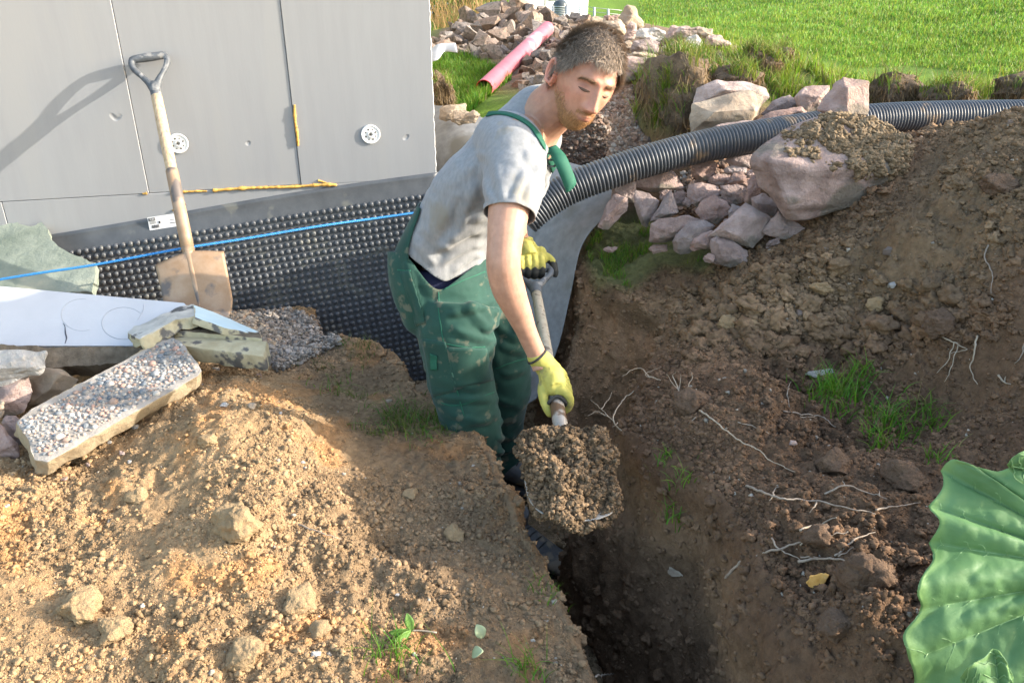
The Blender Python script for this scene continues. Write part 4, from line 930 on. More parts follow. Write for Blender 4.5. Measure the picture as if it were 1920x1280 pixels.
slabpx('render_slab', [(236, 622, 2.53), (300, 592, 2.59), (345, 570, 2.67), (362, 572, 2.65), (364, 594, 2.53), (330, 600, 2.51), (262, 636, 2.43)], .035, (M['chalk'], M['ochre']), 'chalky grey broken slab at the left of the stack with a dark tarred edge', seed=6, amp=.012)
slabpx('painted_slab', [(363, 571, 2.65), (400, 584, 2.67), (487, 622, 2.61), (470, 624, 2.53), (420, 614, 2.49), (366, 594, 2.51)], .022, (M['paint_blue'], M['ochre']), 'pale blue painted piece of render lying on top of the stack', seed=7, amp=.003)
# ---- exposed aggregate concrete slab
M['mortar'] = pm('mortar', (.25, .22, .19), (.37, .33, .29), 30, .95, .9, 110, dist=.004)
M['mortar_side'] = pm('mortar_side', (.28, .21, .13), (.40, .32, .21), 26, .95, .9, 90, dist=.006)
M['peb'] = pm('peb', (.85, .85, .85), (1.1, 1.08, 1.05), 60, .6, .3, 150, dist=.0008, attr=True)
ag, an, aT = slabpx('aggregate_slab', [(28, 790, 2.16), (60, 765, 2.20), (300, 640, 2.48), (322, 630, 2.50), (342, 640, 2.46), (380, 694, 2.34), (372, 704, 2.32), (90, 866, 2.04), (66, 862, 2.05), (52, 824, 2.10)], .062, (M['mortar'], M['mortar_side']),
                    'broken concrete slab faced with exposed pebbles, lying on the tan mound', seed=9, amp=.006)
g = np.random.default_rng(77); pos = []; rad = []; col = []; pc = aT[0]
poly = [(34, 792), (300, 646), (322, 636), (338, 644), (372, 694), (95, 852), (70, 850)]
cols = [(.34, .28, .23), (.17, .185, .20), (.38, .32, .28), (.13, .15, .175), (.34, .22, .18), (.42, .39, .35), (.22, .22, .22), (.28, .20, .16)]
tr = 0; agb = BVHTree.FromObject(ag, bpy.context.evaluated_depsgraph_get()) if False else objbvh(ag)
while len(pos) < 720 and tr < 14000:
    tr += 1; u, v = g.uniform(30, 375), g.uniform(632, 858)
    if not inpoly(np.array([u]), np.array([v]), poly)[0]: continue
    p = hit(u, v, agb)[0]
    if p is None: continue
    p = np.array(p); r_ = g.choice([.0042, .006, .0085, .0115], p=[.35, .35, .22, .08]) * g.uniform(.85, 1.15)
    if pos and (np.linalg.norm(np.array(pos) - p, axis=1) < (np.array(rad) + r_) * .86).any(): continue
    pos.append(p); rad.append(r_); col.append(np.array(cols[g.integers(0, 8)]) * g.uniform(.8, 1.25))
V, F, C_ = lumps(np.array(pos) + np.array(an) * .0005, np.array(rad), np.array(col), 9, flat=.8, rough=.12)
o = mesh('pebbles', V, F, M['peb'], None, col=C_); o.parent = ag; o.location = Vector(o.location) - ag.location; o['kind'] = 'stuff'
# ================================================================== PIPES
M['pipe_black'] = pm('pipe_black', (.045, .049, .056), (.07, .076, .086), 8, .46, .15, 60, dist=.001, spec=.5, c3=(.20, .14, .09), c3lo=.66, c3scale=9)
pc_ = [P(*a) for a in [(985, 412, 2.93), (1020, 382, 2.93), (1070, 352, 2.93), (1150, 322, 2.93), (1230, 297, 2.94), (1320, 274, 2.96), (1420, 256, 3.0), (1520, 240, 3.06), (1640, 224, 3.12), (1780, 218, 3.18), (1930, 216, 3.22), (2060, 216, 3.28)]]
L_ = sum((pc_[k + 1] - pc_[k]).length for k in range(len(pc_) - 1)); nrib = int(L_ / .0128); n = nrib * 8
q = crom(pc_, n); ph = (np.arange(n) % 8) / 8.0
rr = np.array([.0545, .0558, .0566, .0566, .0558, .0545, .0500, .0500])[np.arange(n) % 8]
o = MB().tube(q, list(rr), 32).build('corrugated_pipe', M['pipe_black']); tag(o, 'black corrugated drainage pipe curving over the rocks to the right', 'drainage pipe')
M['pipe_pink'] = pm('pipe_pink', (.36, .075, .10), (.46, .13, .16), 5, .5, .1, 60, dist=.001, spec=.4, c3=(.50, .24, .27), c3lo=.6, c3scale=4)
M['pipe_red'] = pm('pipe_red', (.55, .03, .03), (.6, .05, .04), 20, .5, 0)
p0, p1 = P(908, 166, 5.1), P(1026, 54, 6.35); b = MB()
axp = (p1 - p0); q = [p0 + axp * t_ for t_ in np.linspace(0, 1, 30)]
ro = .052; b.tube(q, ro, 32, cap=False); pk = b.build('pink_pipe', M['pipe_pink']); tag(pk, 'smooth pink plastic pipe lying up the slope on the rubble heap', 'plastic pipe')
b = MB(); b.tube([p0 + axp * t_ for t_ in np.linspace(-.0005, 1, 8)], ro - .004, 32, cap=False)
def ring(c, r0, r1, ax, n=32):
    ax = ax.normalized(); a = ax.orthogonal().normalized(); bb = ax.cross(a)
    V = [c + (a * math.cos(2 * math.pi * k / n) + bb * math.sin(2 * math.pi * k / n)) * r_ for r_ in (r0, r1) for k in range(n)]; return V, [tuple(f) for f in grid_faces(2, n, True)]
b.add(*ring(p0 - axp.normalized() * .0005, ro - .004, ro, axp)); ii = b.build('inner_wall', M['pipe_red'], None); ii.parent = pk; ii.location = Vector(ii.location) - pk.location
c = MB(); aa = axp.normalized(); ov = [p1 + aa * .03 * math.sin(k / 5 * math.pi / 2) for k in range(6)]; c.tube(ov, [ro * math.cos(k / 5 * math.pi / 2) + .0002 for k in range(6)], 32)
cp = c.build('end_cap', M['pipe_pink'], None); cp.parent = pk; cp.location = Vector(cp.location) - pk.location
# grey scrap of sheet by the rubble heap
M['scrap'] = pm('scrap', (.30, .31, .33), (.38, .39, .41), 8, .6, .2, 60, dist=.001)
T0 = [P(*a) for a in [(806, 96, 5.9), (818, 86, 5.95), (835, 86, 6.0), (852, 84, 6.0)]]; T1 = [P(*a) for a in [(806, 118, 5.55), (822, 112, 5.55), (834, 98, 5.7), (858, 100, 5.6)]]
A0, A1 = crom(T0, 20), crom(T1, 20); V = [A0 * (1 - t_) + A1 * t_ + np.array([0, 0, .03]) * math.sin(t_ * 3.1) for t_ in np.linspace(0, 1, 12)]
o = mesh('sheet_scrap', np.concatenate(V), grid_faces(12, 20), M['scrap']); o.modifiers.new('s', 'SOLIDIFY').thickness = .004; tag(o, 'curled grey scrap of sheeting on the grass by the rubble heap', 'sheet scrap')
# ================================================================== SOD LUMPS, EARTH LUMPS
M['sod'] = pm('sod', (.085, .058, .038), (.19, .135, .085), 30, .95, 1, 110, dist=.014)
M['clod'] = pm('clod', (.27, .185, .10), (.42, .29, .16), 16, .95, 1, 170, dist=.008)
M['clod_dark'] = pm('clod_dark', (.105, .064, .040), (.175, .112, .070), 18, .95, 1, 170, dist=.008)
def lump(name, u, v, d, rx, ry, rz, mat, label, cat, group=None, seed=0, amp=.16, sub=4, rot=0.0):
    B, F = ico(sub); s = seed * 3.7
    if name == 'soil_clod' or name == 'sod_clump':        # broken clods have flat sides: cut the ball with random planes
        gp = np.random.default_rng(seed + 77); 
        for _ in range(9):
            pn = gp.normal(size=3); pn /= np.linalg.norm(pn); h0 = gp.uniform(.55, .85); q_ = B @ pn; B = B - np.outer(np.maximum(0, q_ - h0) * .92, pn)
    q = B * (1 + amp * 1.7 * fbm(B + s, 1.2, 2)[:, None] + .09 * fbm(B + s, 5.5, 5, gain=.72)[:, None]); q = q * [rx, ry, rz]
    c_, s_ = math.cos(rot), math.sin(rot); q = np.c_[q[:, 0] * c_ - q[:, 2] * s_, q[:, 1], q[:, 0] * s_ + q[:, 2] * c_]
    h = np.array(P(u, v, d)) if d else np.array(hit(u, v)[0]) + np.array([0, 0, rz * .35])
    o = mesh(name, q + h, [tuple(f) for f in F], M[mat]); return tag(o, label, cat, group)
lump('sod_clump', 1275, 190, 3.45, .17, .16, .19, 'sod', 'large upturned sod with hanging roots left of the tan block', 'sod', seed=1)
lump('sod_clump', 1300, 118, 3.75, .14, .12, .06, 'sod', 'brown upturned sod topping the turf bank', 'sod', seed=2, rot=-.2)
lump('sod_clump', 1378, 142, 3.5, .12, .10, .045, 'sod', 'flat sod just above the flat slab stone', 'sod', seed=3)
lump('sod_clump', 1425, 112, 4.1, .10, .09, .06, 'sod', 'small torn sod near the lawn above the rocks', 'sod', seed=4)
lump('sod_clump', 1470, 108, 4.3, .09, .08, .045, 'sod', 'small dark sod at the lawn edge right of the torn one', 'sod', seed=5)
lump('sod_clump', 1675, 165, 3.75, .13, .10, .085, 'sod', 'dark sod with mossy top right of the balanced square block', 'sod', seed=6, rot=.2)
lump('sod_clump', 1768, 182, 3.65, .13, .10, .075, 'sod', 'wide sod lying just above the pipe near the right', 'sod', seed=7)
lump('sod_clump', 1905, 165, 3.7, .10, .10, .06, 'sod', 'sod at the right picture edge above the pipe', 'sod', seed=8)
lump('sod_clump', 826, 180, 4.4, .07, .10, .12, 'sod', 'dark cut sod edge beside the house corner', 'sod', seed=9)
k = 0
for (u, v, r_, mt, lb) in [(447, 990, .055, 'clod', 'big sandy clod with a dark hollow below it, middle left of the mound'), (560, 1135, .042, 'clod', 'brown faced clod in the lower middle of the tan soil'), (155, 1145, .05, 'clod', 'flat pale clod overhanging a hollow in the lower left'),
                           (388, 830, .026, 'clod', 'orange cube shaped clod below the aggregate slab end'), (262, 935, .03, 'clod', 'thin upright orange clod left of the mound'), (215, 1185, .036, 'clod', 'rust orange clod below the flat pale clod'),
                           (770, 930, .022, 'clod', 'small crumbly clod near the trench rim'), (600, 1185, .028, 'clod', 'round clod near the bottom beside the brown faced clod'), (855, 1005, .028, 'clod', 'dark clod halfway down the trench rim'), (460, 1235, .04, 'clod', 'wide clod at the bottom edge left of the sprout'),
                           (1540, 545, .032, 'clod', 'brown square clod on the right heap slope'), (1365, 610, .034, 'clod', 'crumbly clod on the right heap above the twigs'), (1415, 615, .03, 'clod', 'ochre clod right beside the crumbly one'), (1640, 575, .03, 'clod', 'grey brown clod in the middle of the right heap'),
                           (1770, 215, .05, 'clod_dark', 'peaked clod on the crest of the right heap against the pipe'), (1870, 355, .05, 'clod_dark', 'rounded clod high on the right heap near the picture edge'), (1560, 880, .042, 'clod_dark', 'dark clod below the grass tufts'), (1620, 1100, .05, 'clod_dark', 'dark jagged clod left of the big leaf'),
                           (1300, 760, .05, 'clod_dark', 'clod at the lip of the dark bank with sun on it'), (1700, 905, .045, 'clod_dark', 'dark clod between the tufts and the big leaf'), (1530, 1010, .03, 'clod_dark', 'small dark clod among the roots'), (1570, 1180, .035, 'clod_dark', 'low clod at the bottom left of the big leaf'), (1760, 620, .05, 'clod_dark', 'root bound clod on the right slope above the twigs')]:
    k += 1; lump('soil_clod', u, v, None, r_, r_ * .9, r_ * .75, mt, lb, 'soil clod', seed=20 + k, sub=5 if r_ > .03 else 4)
# white and grey stones scattered on the mounds
for k, (u, v, r_, mt, lb) in enumerate([(420, 762, .013, 'rock_white', 'white egg sized stone on top of the tan mound'), (404, 694, .014, 'rock_white', 'angular white chip beside the slab end'), (485, 705, .012, 'rock', 'long pink chip below the ochre slabs'), (472, 763, .014, 'rock_tan', 'tan pebble right of the white egg sized stone'),
                                        (253, 800, .014, 'rock_white', 'flat white chip below the aggregate slab'), (380, 722, .006, 'rock_white', 'tiny white pebble near the slab corner'), (392, 724, .006, 'rock_white', 'second tiny white pebble near the slab corner'), (527, 775, .007, 'rock_white', 'little white pebble on the right of the mound'),
                                        (205, 830, .008, 'rock_white', 'white pebble in the shade right under the slab'), (230, 850, .012, 'rock', 'pink sliver of stone below the slab'), (243, 866, .008, 'rock_white', 'paired white pebbles in the shade, brighter one'), (165, 872, .008, 'rock', 'grey pebble below the left part of the slab'), (120, 898, .011, 'rock', 'pink pebble left of the mound foot'),
                                        (568, 868, .007, 'rock_white', 'upper white pebble on the sunny slope'), (571, 878, .006, 'rock_white', 'lower white pebble on the sunny slope'), (13, 949, .008, 'rock_white', 'white pebble at the far left'), (745, 1115, .006, 'rock_white', 'white fleck of stone left of the sprout'), (593, 1228, .010, 'rock_white', 'pale pebble at the bottom of the tan soil'),
                                        (1562, 425, .014, 'rock_tan', 'pale tan pebble below the huge boulder'), (1500, 590, .015, 'rock_far', 'blue grey pebble on the right heap'), (1550, 468, .012, 'rock_far', 'grey pebble high on the right heap slope'), (1665, 475, .024, 'rock_far', 'flat grey stone on the right heap'), (1672, 537, .016, 'rock_white', 'white cobble on the right heap'),
                                        (1345, 572, .012, 'rock', 'small stone stuck in the corner of the cut bank'), (1705, 585, .013, 'rock_far', 'round grey pebble right of the middle clods'), (1680, 592, .014, 'rock_white', 'light pebble beside the round grey one'), (1520, 522, .008, 'rock_white', 'small white cube of stone on the right slope'), (730, 752, .011, 'rock_tan', 'beige chip on the trodden grass strip'),
                                        (1895, 232, .016, 'rock_far', 'grey stone on the crest at the right edge'), (1727, 260, .010, 'rock_far', 'grey chip near the crest of the right heap'), (1485, 832, .012, 'rock', 'reddish stone in the dark bank')]):
    h = hit(u, v)[0]
    if h is None: continue
    V, F = hull(blob_pts(r_, r_ * .8, r_ * .65, 12, 900 + k), r_ * .12, 2, r_ * .08, 1 / r_, k, 0)
    o = mesh('stone', V + np.array(h) + np.array([0, 0, r_ * .25]), F, M[mt]); autosmooth(o, 35); tag(o, lb, 'stone')
GC2 = [(.42, .33, .24), (.36, .30, .24), (.48, .42, .35), (.28, .24, .20), (.40, .28, .20)]; GC3 = [(.20, .18, .16), (.28, .26, .24), (.24, .20, .17), (.34, .31, .29)]
gravel('gravel', [(395, 585), (430, 574), (470, 592), (540, 650), (500, 660), (440, 620)], 2000, .0035, .009, 'tan crushed gravel heap behind the painted render piece', GC2, 51, .02)
gravel('gravel', [(480, 592), (540, 584), (600, 606), (640, 645), (590, 670), (520, 700), (495, 660)], 3600, .0035, .008, 'grey crushed gravel heap at the foot of the membrane', GC3, 52, .02)
# ================================================================== THE WORKER
M['skin'] = pm('skin', (.86, .82, .80), (1.10, 1.08, 1.07), 45, .52, .5, 260, dist=.0010, attr=True, sub=.18, spec=.4)
M['shirt'] = pm('shirt', (.205, .21, .22), (.265, .27, .275), 120, .95, .5, 500, dist=.0008, stretch=(1, 1, .3), sheen=.2, c3=(.23, .215, .185), c3lo=.64, c3scale=9)
M['trouser'] = pm('trouser', (.008, .041, .031), (.018, .068, .050), 8, .8, .4, 420, dist=.0006, c3=(.085, .10, .07), c3lo=.62, c3scale=26, sheen=.1)
M['strap'] = pm('strap', (.010, .080, .050), (.018, .11, .07), 30, .75, .4, 500, dist=.0006)
M['navy'] = pm('navy', (.012, .014, .04), (.02, .024, .06), 50, .9, .3, 300)
M['glove_y'] = pm('glove_y', (.33, .30, .065), (.43, .39, .10), 24, .85, .5, 500, dist=.0007, c3=(.25, .22, .08), c3lo=.60, c3scale=20)
M['glove_b'] = pm('glove_b', (.018, .018, .018), (.05, .048, .045), 50, .7, .6, 200, dist=.0015)
M['hair'] = pm('hair', (.9, .9, .9), (1.1, 1.1, 1.1), 200, .5, 0, spec=.45, attr=True)
M['leather'] = pm('leather', (.055, .055, .06), (.12, .115, .11), 22, .6, .4, 120, dist=.0015, c3=(.22, .18, .13), c3lo=.56, c3scale=15)
M['eye'] = pm('eye', (.03, .02, .015), (.05, .035, .025), 50, .4, 0)
M['lash'] = pm('lash', (.09, .05, .035), (.13, .08, .055), 50, .7, 0)
def remesh(parts_mb, name, mat, parent, vox=.007, smooth_it=6, disp=None, col=None, post=None, thick=None):
    """union of overlapping closed pieces -> one continuous skin"""
    me = bpy.data.meshes.new('tmp'); V = np.concatenate(parts_mb.V); me.from_pydata([tuple(v) for v in V], [], parts_mb.F); me.update()
    o = bpy.data.objects.new('tmp', me); COL.objects.link(o)
    m = o.modifiers.new('r', 'REMESH'); m.mode = 'VOXEL'; m.voxel_size = vox
    if smooth_it: s_ = o.modifiers.new('s', 'SMOOTH'); s_.iterations = smooth_it; s_.factor = .5
    bpy.context.view_layer.update(); dg = bpy.context.evaluated_depsgraph_get(); ev = o.evaluated_get(dg); m2 = ev.to_mesh()
    n = len(m2.vertices); V = np.empty(n * 3); m2.vertices.foreach_get('co', V); V = V.reshape(-1, 3); N_ = np.empty(n * 3); m2.vertices.foreach_get('normal', N_); N_ = N_.reshape(-1, 3)
    F = [tuple(p.vertices) for p in m2.polygons]; ev.to_mesh_clear(); bpy.data.objects.remove(o)
    if disp is not None: V = V + N_ * disp(V, N_)[:, None]
    if post is not None:
        keep = post(V, N_); idx = -np.ones(len(V), int); idx[keep] = np.arange(keep.sum()); F = [tuple(int(idx[i]) for i in f) for f in F if all(keep[i] for i in f)]; V = V[keep]; N_ = N_[keep]
    if post is not None:
        F = [f for f in F]; cnt = {}
        for f in F:
            for i in range(len(f)):
                e = (min(f[i], f[i - 1]), max(f[i], f[i - 1])); cnt[e] = cnt.get(e, 0) + 1
        be = np.array([e for e, k in cnt.items() if k == 1])
        if len(be):
            bset = np.unique(be); 
            ring = np.zeros(len(V), bool); ring[bset] = True
            for it in range(14):
                S = np.zeros_like(V); K_ = np.zeros(len(V)); np.add.at(S, be[:, 0], V[be[:, 1]]); np.add.at(S, be[:, 1], V[be[:, 0]]); np.add.at(K_, be[:, 0], 1); np.add.at(K_, be[:, 1], 1)
                V[bset] = V[bset] * .45 + .55 * S[bset] / K_[bset][:, None]
            ed = np.array(list(cnt.keys())); near = ring.copy()
            for _ in range(2): near[ed[near[ed[:, 0]]][:, 1]] = True; near[ed[near[ed[:, 1]]][:, 0]] = True
            mv = near & ~ring
            for it in range(6):
                S = np.zeros_like(V); K_ = np.zeros(len(V)); np.add.at(S, ed[:, 0], V[ed[:, 1]]); np.add.at(S, ed[:, 1], V[ed[:, 0]]); np.add.at(K_, ed[:, 0], 1); np.add.at(K_, ed[:, 1], 1)
                V[mv] = S[mv] / K_[mv][:, None]
    c = col(V, N_) if col is not None else None
    ob = mesh(name, V, F, mat, parent, col=c)
    if thick: q = ob.modifiers.new('t', 'SOLIDIFY'); q.thickness = thick; q.offset = 1
    return ob, V, F
def loft(b, rings, n=28, m=None):
    """rings: (back px, front px, d, half depth, depth axis vector, power)"""
    C = []; A_ = []; B_ = []
    for bk, fr, d, t_, ax in rings:
        p, q = np.array(P(*bk, d)), np.array(P(*fr, d)); C.append((p + q) / 2); A_.append((q - p) / 2); B_.append(np.array(Vector(ax).normalized()) * t_)
    m = m or len(rings) * 4; C = crom(C, m); A_ = np.array([np.interp(np.linspace(0, len(rings) - 1, m), range(len(rings)), np.array(A_)[:, k]) for k in range(3)]).T
    B_ = np.array([np.interp(np.linspace(0, len(rings) - 1, m), range(len(rings)), np.array(B_)[:, k]) for k in range(3)]).T
    ph = np.linspace(0, 2 * math.pi, n, endpoint=False); cx = np.sign(np.cos(ph)) * np.abs(np.cos(ph)) ** .85; sx = np.sign(np.sin(ph)) * np.abs(np.sin(ph)) ** .85
    V = C[:, None] + A_[:, None] * cx[None, :, None] + B_[:, None] * sx[None, :, None]
    F = [tuple(f) for f in grid_faces(m, n, True)] + [tuple(range(n))[::-1], tuple((m - 1) * n + k for k in range(n))]
    b.add(V.reshape(-1, 3), F); return V
def limb(b, pts, n=18, k=6):
    c = crom([P(u, v, d) for u, v, d, r_ in pts], len(pts) * k); r_ = np.interp(np.linspace(0, len(pts) - 1, len(c)), range(len(pts)), [p[3] for p in pts]); b.tube(c, list(r_), n); return c
def sph(b, c, r_, s=(1, 1, 1), Mx=None, sub=2):
    B, F = ico(sub); q = B * r_ * np.array(s)
    if Mx is not None: q = q @ np.array(Mx).T
    b.add(q + np.array(c), [tuple(f) for f in F])
man = empty('person', P(930, 900, 2.75), 'man in grey T-shirt, green bib trousers and yellow gloves bending to shovel in the trench', 'person')
RS, LS = P(962, 262, 2.12), P(1022, 240, 2.46); LAT = (LS - RS).normalized(); LATH = (P(885, 525, 2.55) - P(828, 545, 2.34)).normalized()
def lat(t_): return (LATH * (1 - t_) + LAT * t_).normalized()
# ---- head frame
U_ = camdir(.357, .815, -.456).normalized(); Lf = camdir(.85, -.22, .46); Lf = (Lf - U_ * Lf.dot(U_)).normalized(); Rt = -Lf; Fw = U_.cross(Rt).normalized()
HC = P(1095, 152, 2.12)
HS = .94
def H(p): p = np.asarray(p, float) * HS; return np.array(HC) + p[..., 0:1] * np.array(Rt) + p[..., 1:2] * np.array(Fw) + p[..., 2:3] * np.array(U_)
nt, npn = 150, 200
th = np.linspace(0.001, math.pi - .001, nt)[:, None]; ph = np.linspace(0, 2 * math.pi, npn, endpoint=False)[None]
sx = np.sin(th) * np.cos(ph); sy = np.sin(th) * np.sin(ph); sz = np.cos(th) * np.ones_like(ph)
def gs(x, c, w): return np.exp(-((x - c) / w) ** 2)
def headshape(sx, sy, sz):
    z = np.where(sz > 0, .130 * sz, .125 * sz)
    jaw = smooth(-.02, -.105, z)
    w_ = .078 * (1 - .29 * jaw) * (1 + .02 * gs(z, .03, .05)); w_ = w_ * (1 - .06 * smooth(.0, -.04, z))
    fl_ = .097 + .004 * gs(z, .03, .04) - .004 * jaw; bl_ = .109 * (1 - .55 * smooth(.0, -.11, z))
    k = np.abs(sz) ; rad = np.sqrt(np.maximum(1e-6, 1 - sz ** 2)) ** -.18        # squarer profile
    x = w_ * sx * rad; y = np.where(sy > 0, fl_ * sy, bl_ * sy) * rad
    # flatten face plane, sides of the head
    fr = smooth(.2, .9, sy)
    y = y - .006 * gs(np.abs(x), .06, .02) * fr
    # neck-side underjaw
    y = y + .018 * jaw * (sy > 0) * fr
    f = fr
    y = y + f * (.0085 * gs(z, .027, .009) * gs(np.abs(x), .026, .022))                        # brow
    y = y - f * (.0165 * gs(z, .007, .013) * gs(np.abs(x), .033, .016))                        # socket
    y = y + f * (.0105 * gs(z, .002, .0075) * gs(np.abs(x), .032, .012))                       # eyeball under the lid
    br = np.interp(z, [-.062, -.052, -.046, -.036, -.015, .004, .016, .03], [0, .010, .027, .028, .018, .010, .005, 0])
    wn_ = np.interp(z, [-.055, -.045, -.02, .01, .03], [.0155, .0150, .0120, .0105, .014])
    y = y + f * br * gs(x, 0, wn_)
    y = y + f * .011 * gs(np.abs(x), .0155, .0065) * gs(z, -.044, .008)                      # nostril wings
    y = y - f * .006 * gs(x, 0, .02) * gs(z, -.056, .005)
    y = y + f * (.0050 * gs(z, -.0665, .005) + .0055 * gs(z, -.0765, .0055)) * gs(x, 0, .021)   # lips
    y = y - f * .0055 * gs(z, -.0712, .0020) * gs(x, 0, .024)
    y = y - f * .004 * gs(z, -.087, .006) * gs(x, 0, .02)
    y = y + f * .010 * gs(z, -.108, .016) * gs(x, 0, .026)                                   # chin
    y = y + f * .005 * gs(z, -.022, .018) * gs(np.abs(x), .046, .016)                        # cheek bones
    y = y - f * .003 * gs(z, -.058, .02) * gs(np.abs(x), .040, .012)
    y = y - f * .003 * gs(np.abs(x), .021, .004) * gs(z, -.056, .012)                        # nasolabial fold
    z = z + .006 * smooth(-.06, -.12, z) * 0
    return x, y, z
hx, hy, hz = headshape(sx, sy, sz); hl = np.stack([hx, hy, hz], -1).reshape(-1, 3)
def skincol(x, y, z):
    base = np.array([.43, .225, .155]); n = len(x); c = np.tile(base, (n, 1))
    def tint(m, t_): 
        nonlocal c; c = c * (1 - m[:, None]) + np.array(t_)[None] * m[:, None]
    fr = smooth(.02, .07, y)
    tint(.5 * fr * gs(np.abs(x), .042, .020) * gs(z, -.025, .022), (.58, .27, .19)); tint(.55 * fr * gs(x, 0, .016) * gs(z, -.04, .016), (.58, .25, .18))
    tint(.75 * fr * gs(x, 0, .018) * gs(z, -.0712, .0058), (.38, .15, .115)); tint(.8 * fr * gs(x, 0, .023) * gs(z, -.0712, .0016), (.13, .05, .04))
    tint(.50 * fr * gs(np.abs(x), .032, .017) * gs(z, .006, .013), (.30, .13, .09)); tint(.35 * fr * gs(np.abs(x), .030, .016) * gs(z, -.016, .006), (.36, .17, .12)); tint(.5 * smooth(.3, .6, fbm(np.c_[x, y, z], 22, 3)), (.48, .20, .14))
    brd = smooth(-.050, -.078, z + .0 * x) * smooth(-.03, .02, y); brd = np.maximum(brd, gs(z, -.057, .006) * gs(x, 0, .028) * fr); brd = brd * (1 - gs(x, 0, .02) * gs(z, -.0712, .008))
    side = smooth(.052, .066, np.abs(x)) * smooth(.005, -.03, z) * smooth(-.02, .01, y); brd = np.maximum(brd, side * .6)
    tint(.58 * brd, (.30, .15, .085)); return c
neck = MB()
# ---- skin body: head, neck, forearm/upper arm as one continuous surface
skb = MB()
hm = MB(); hV = H(hl)
hF = [tuple(f) for f in grid_faces(nt, npn, True)]
skb.add(hV, [tuple(f[::-1]) for f in hF]) if False else None
NB, NT = P(1012, 222, 2.26), None
nk = MB(); ncol = crom([P(985, 262, 2.30), P(1012, 225, 2.26), H((0.0, -.045, -.045)) , H((0, -.03, .0))], 20)
nk.tube(ncol, list(np.interp(np.linspace(0, 1, 20), [0, .35, .7, 1], [.085, .069, .062, .052])), 24)
arm_pts = [(962, 300, 2.12, .052), (958, 360, 2.07, .054), (952, 410, 2.05, .053), (947, 450, 2.04, .048), (944, 490, 2.04, .0425), (947, 518, 2.055, .0415), (956, 548, 2.075, .0405), (974, 590, 2.11, .0335), (993, 635, 2.15, .0265), (1008, 668, 2.175, .0245), (1016, 690, 2.18, .024)]
armb = MB(); limb(armb, arm_pts, 24, 8)
lap = [(1005, 275, 2.44, .05), (990, 345, 2.54, .048), (972, 410, 2.66, .043), (974, 440, 2.72, .034), (982, 458, 2.74, .027), (985, 468, 2.74, .025)]
limb(armb, lap, 20, 8)
# shoulders/torso core joins them so that the body is a single mesh
core = MB(); tv = loft(core, [((800, 500), (885, 500), 2.42, .10, lat(0)), ((850, 360), (960, 390), 2.34, .11, lat(.5)), ((910, 270), (1000, 300), 2.28, .12, lat(.9)), ((975, 215), (1025, 245), 2.27, .06, lat(1))])
core.tube([RS + (LS - RS) * t_ for t_ in (-.02, .3, .7, 1.02)], [.05, .055, .055, .045], 18)
allb = MB()
for x in (nk, armb, core):
    off = 0
    for V_ in x.V: pass
    allb.add(np.concatenate(x.V), x.F)
allb.add(hV, hF)
def armcol(V, N_):
    l = V - np.array(HC); x, y, z = l @ np.array(Rt), l @ np.array(Fw), l @ np.array(U_)
    c = skincol(x, y, z); far = smooth(.13, .16, np.sqrt((l ** 2).sum(1)))
    ac = np.array([.43, .25, .175])[None] * (1 + .10 * fbm(V, 9, 3)[:, None]) * (1 + .05 * fbm(V, 70, 2)[:, None]); 
    return c * (1 - far[:, None]) + ac * far[:, None]
body, BV, BF = remesh(allb, 'body', M['skin'], man, vox=.0030, smooth_it=2, col=armcol)
# ---- ear
def ear(sgn):
    b = MB(); o_ = np.array([.076 * sgn, -.012, -.004])
    def E(a, r_, out): return o_ + np.array([sgn * (.004 + out), -.016 * math.sin(a) * r_ - .004 * math.cos(a) , .031 * math.cos(a) * r_ + .0])
    hel = [E(a, 1 if a < 2.6 else .92, .012 + .006 * math.sin(max(a, 0))) for a in np.linspace(-.9, 3.1, 22)]
    b.tube(crom(H(np.array(hel)), 44), [.0042] * 36 + [.0050] * 8, 8)
    ant = [E(a, .62, .010) for a in np.linspace(.1, 2.7, 12)]; b.tube(crom(H(np.array(ant)), 24), .0035, 8)
    sph(b, H(o_ + np.array([sgn * .006, .0, -.030])), .0072, (1, 1, 1.2)); 
    pl_ = [E(a, r_, q) for r_, q in ((.95, .012), (.6, .006), (.25, .001)) for a in np.linspace(0, 2 * math.pi, 18, endpoint=False)]; n = 18
    b.add(H(np.array(pl_)), [tuple(f) for f in grid_faces(3, n, True)]); b.add(H(np.array(pl_) - np.array([sgn * .006, 0, 0])), [tuple(f) for f in grid_faces(3, n, True)])
    sph(b, H(o_ + np.array([sgn * .004, .009, -.006])), .0055, (1, 1, 1.5))
    for a in np.linspace(0, 2 * math.pi, 18, endpoint=False):
        b.tube([H(E(a, .98, .012)), H(o_ + np.array([-sgn * .004, -.012 * math.sin(a) * .8, .024 * math.cos(a)]))], .004, 6)
    def ec(V, N_): return np.tile(np.array([.60, .27, .20]), (len(V), 1)) * (1 + .1 * fbm(V, 60, 2)[:, None])
    return remesh(b, 'ear', M['skin'], man, vox=.0016, smooth_it=3, col=ec)
ear(1); ear(-1)
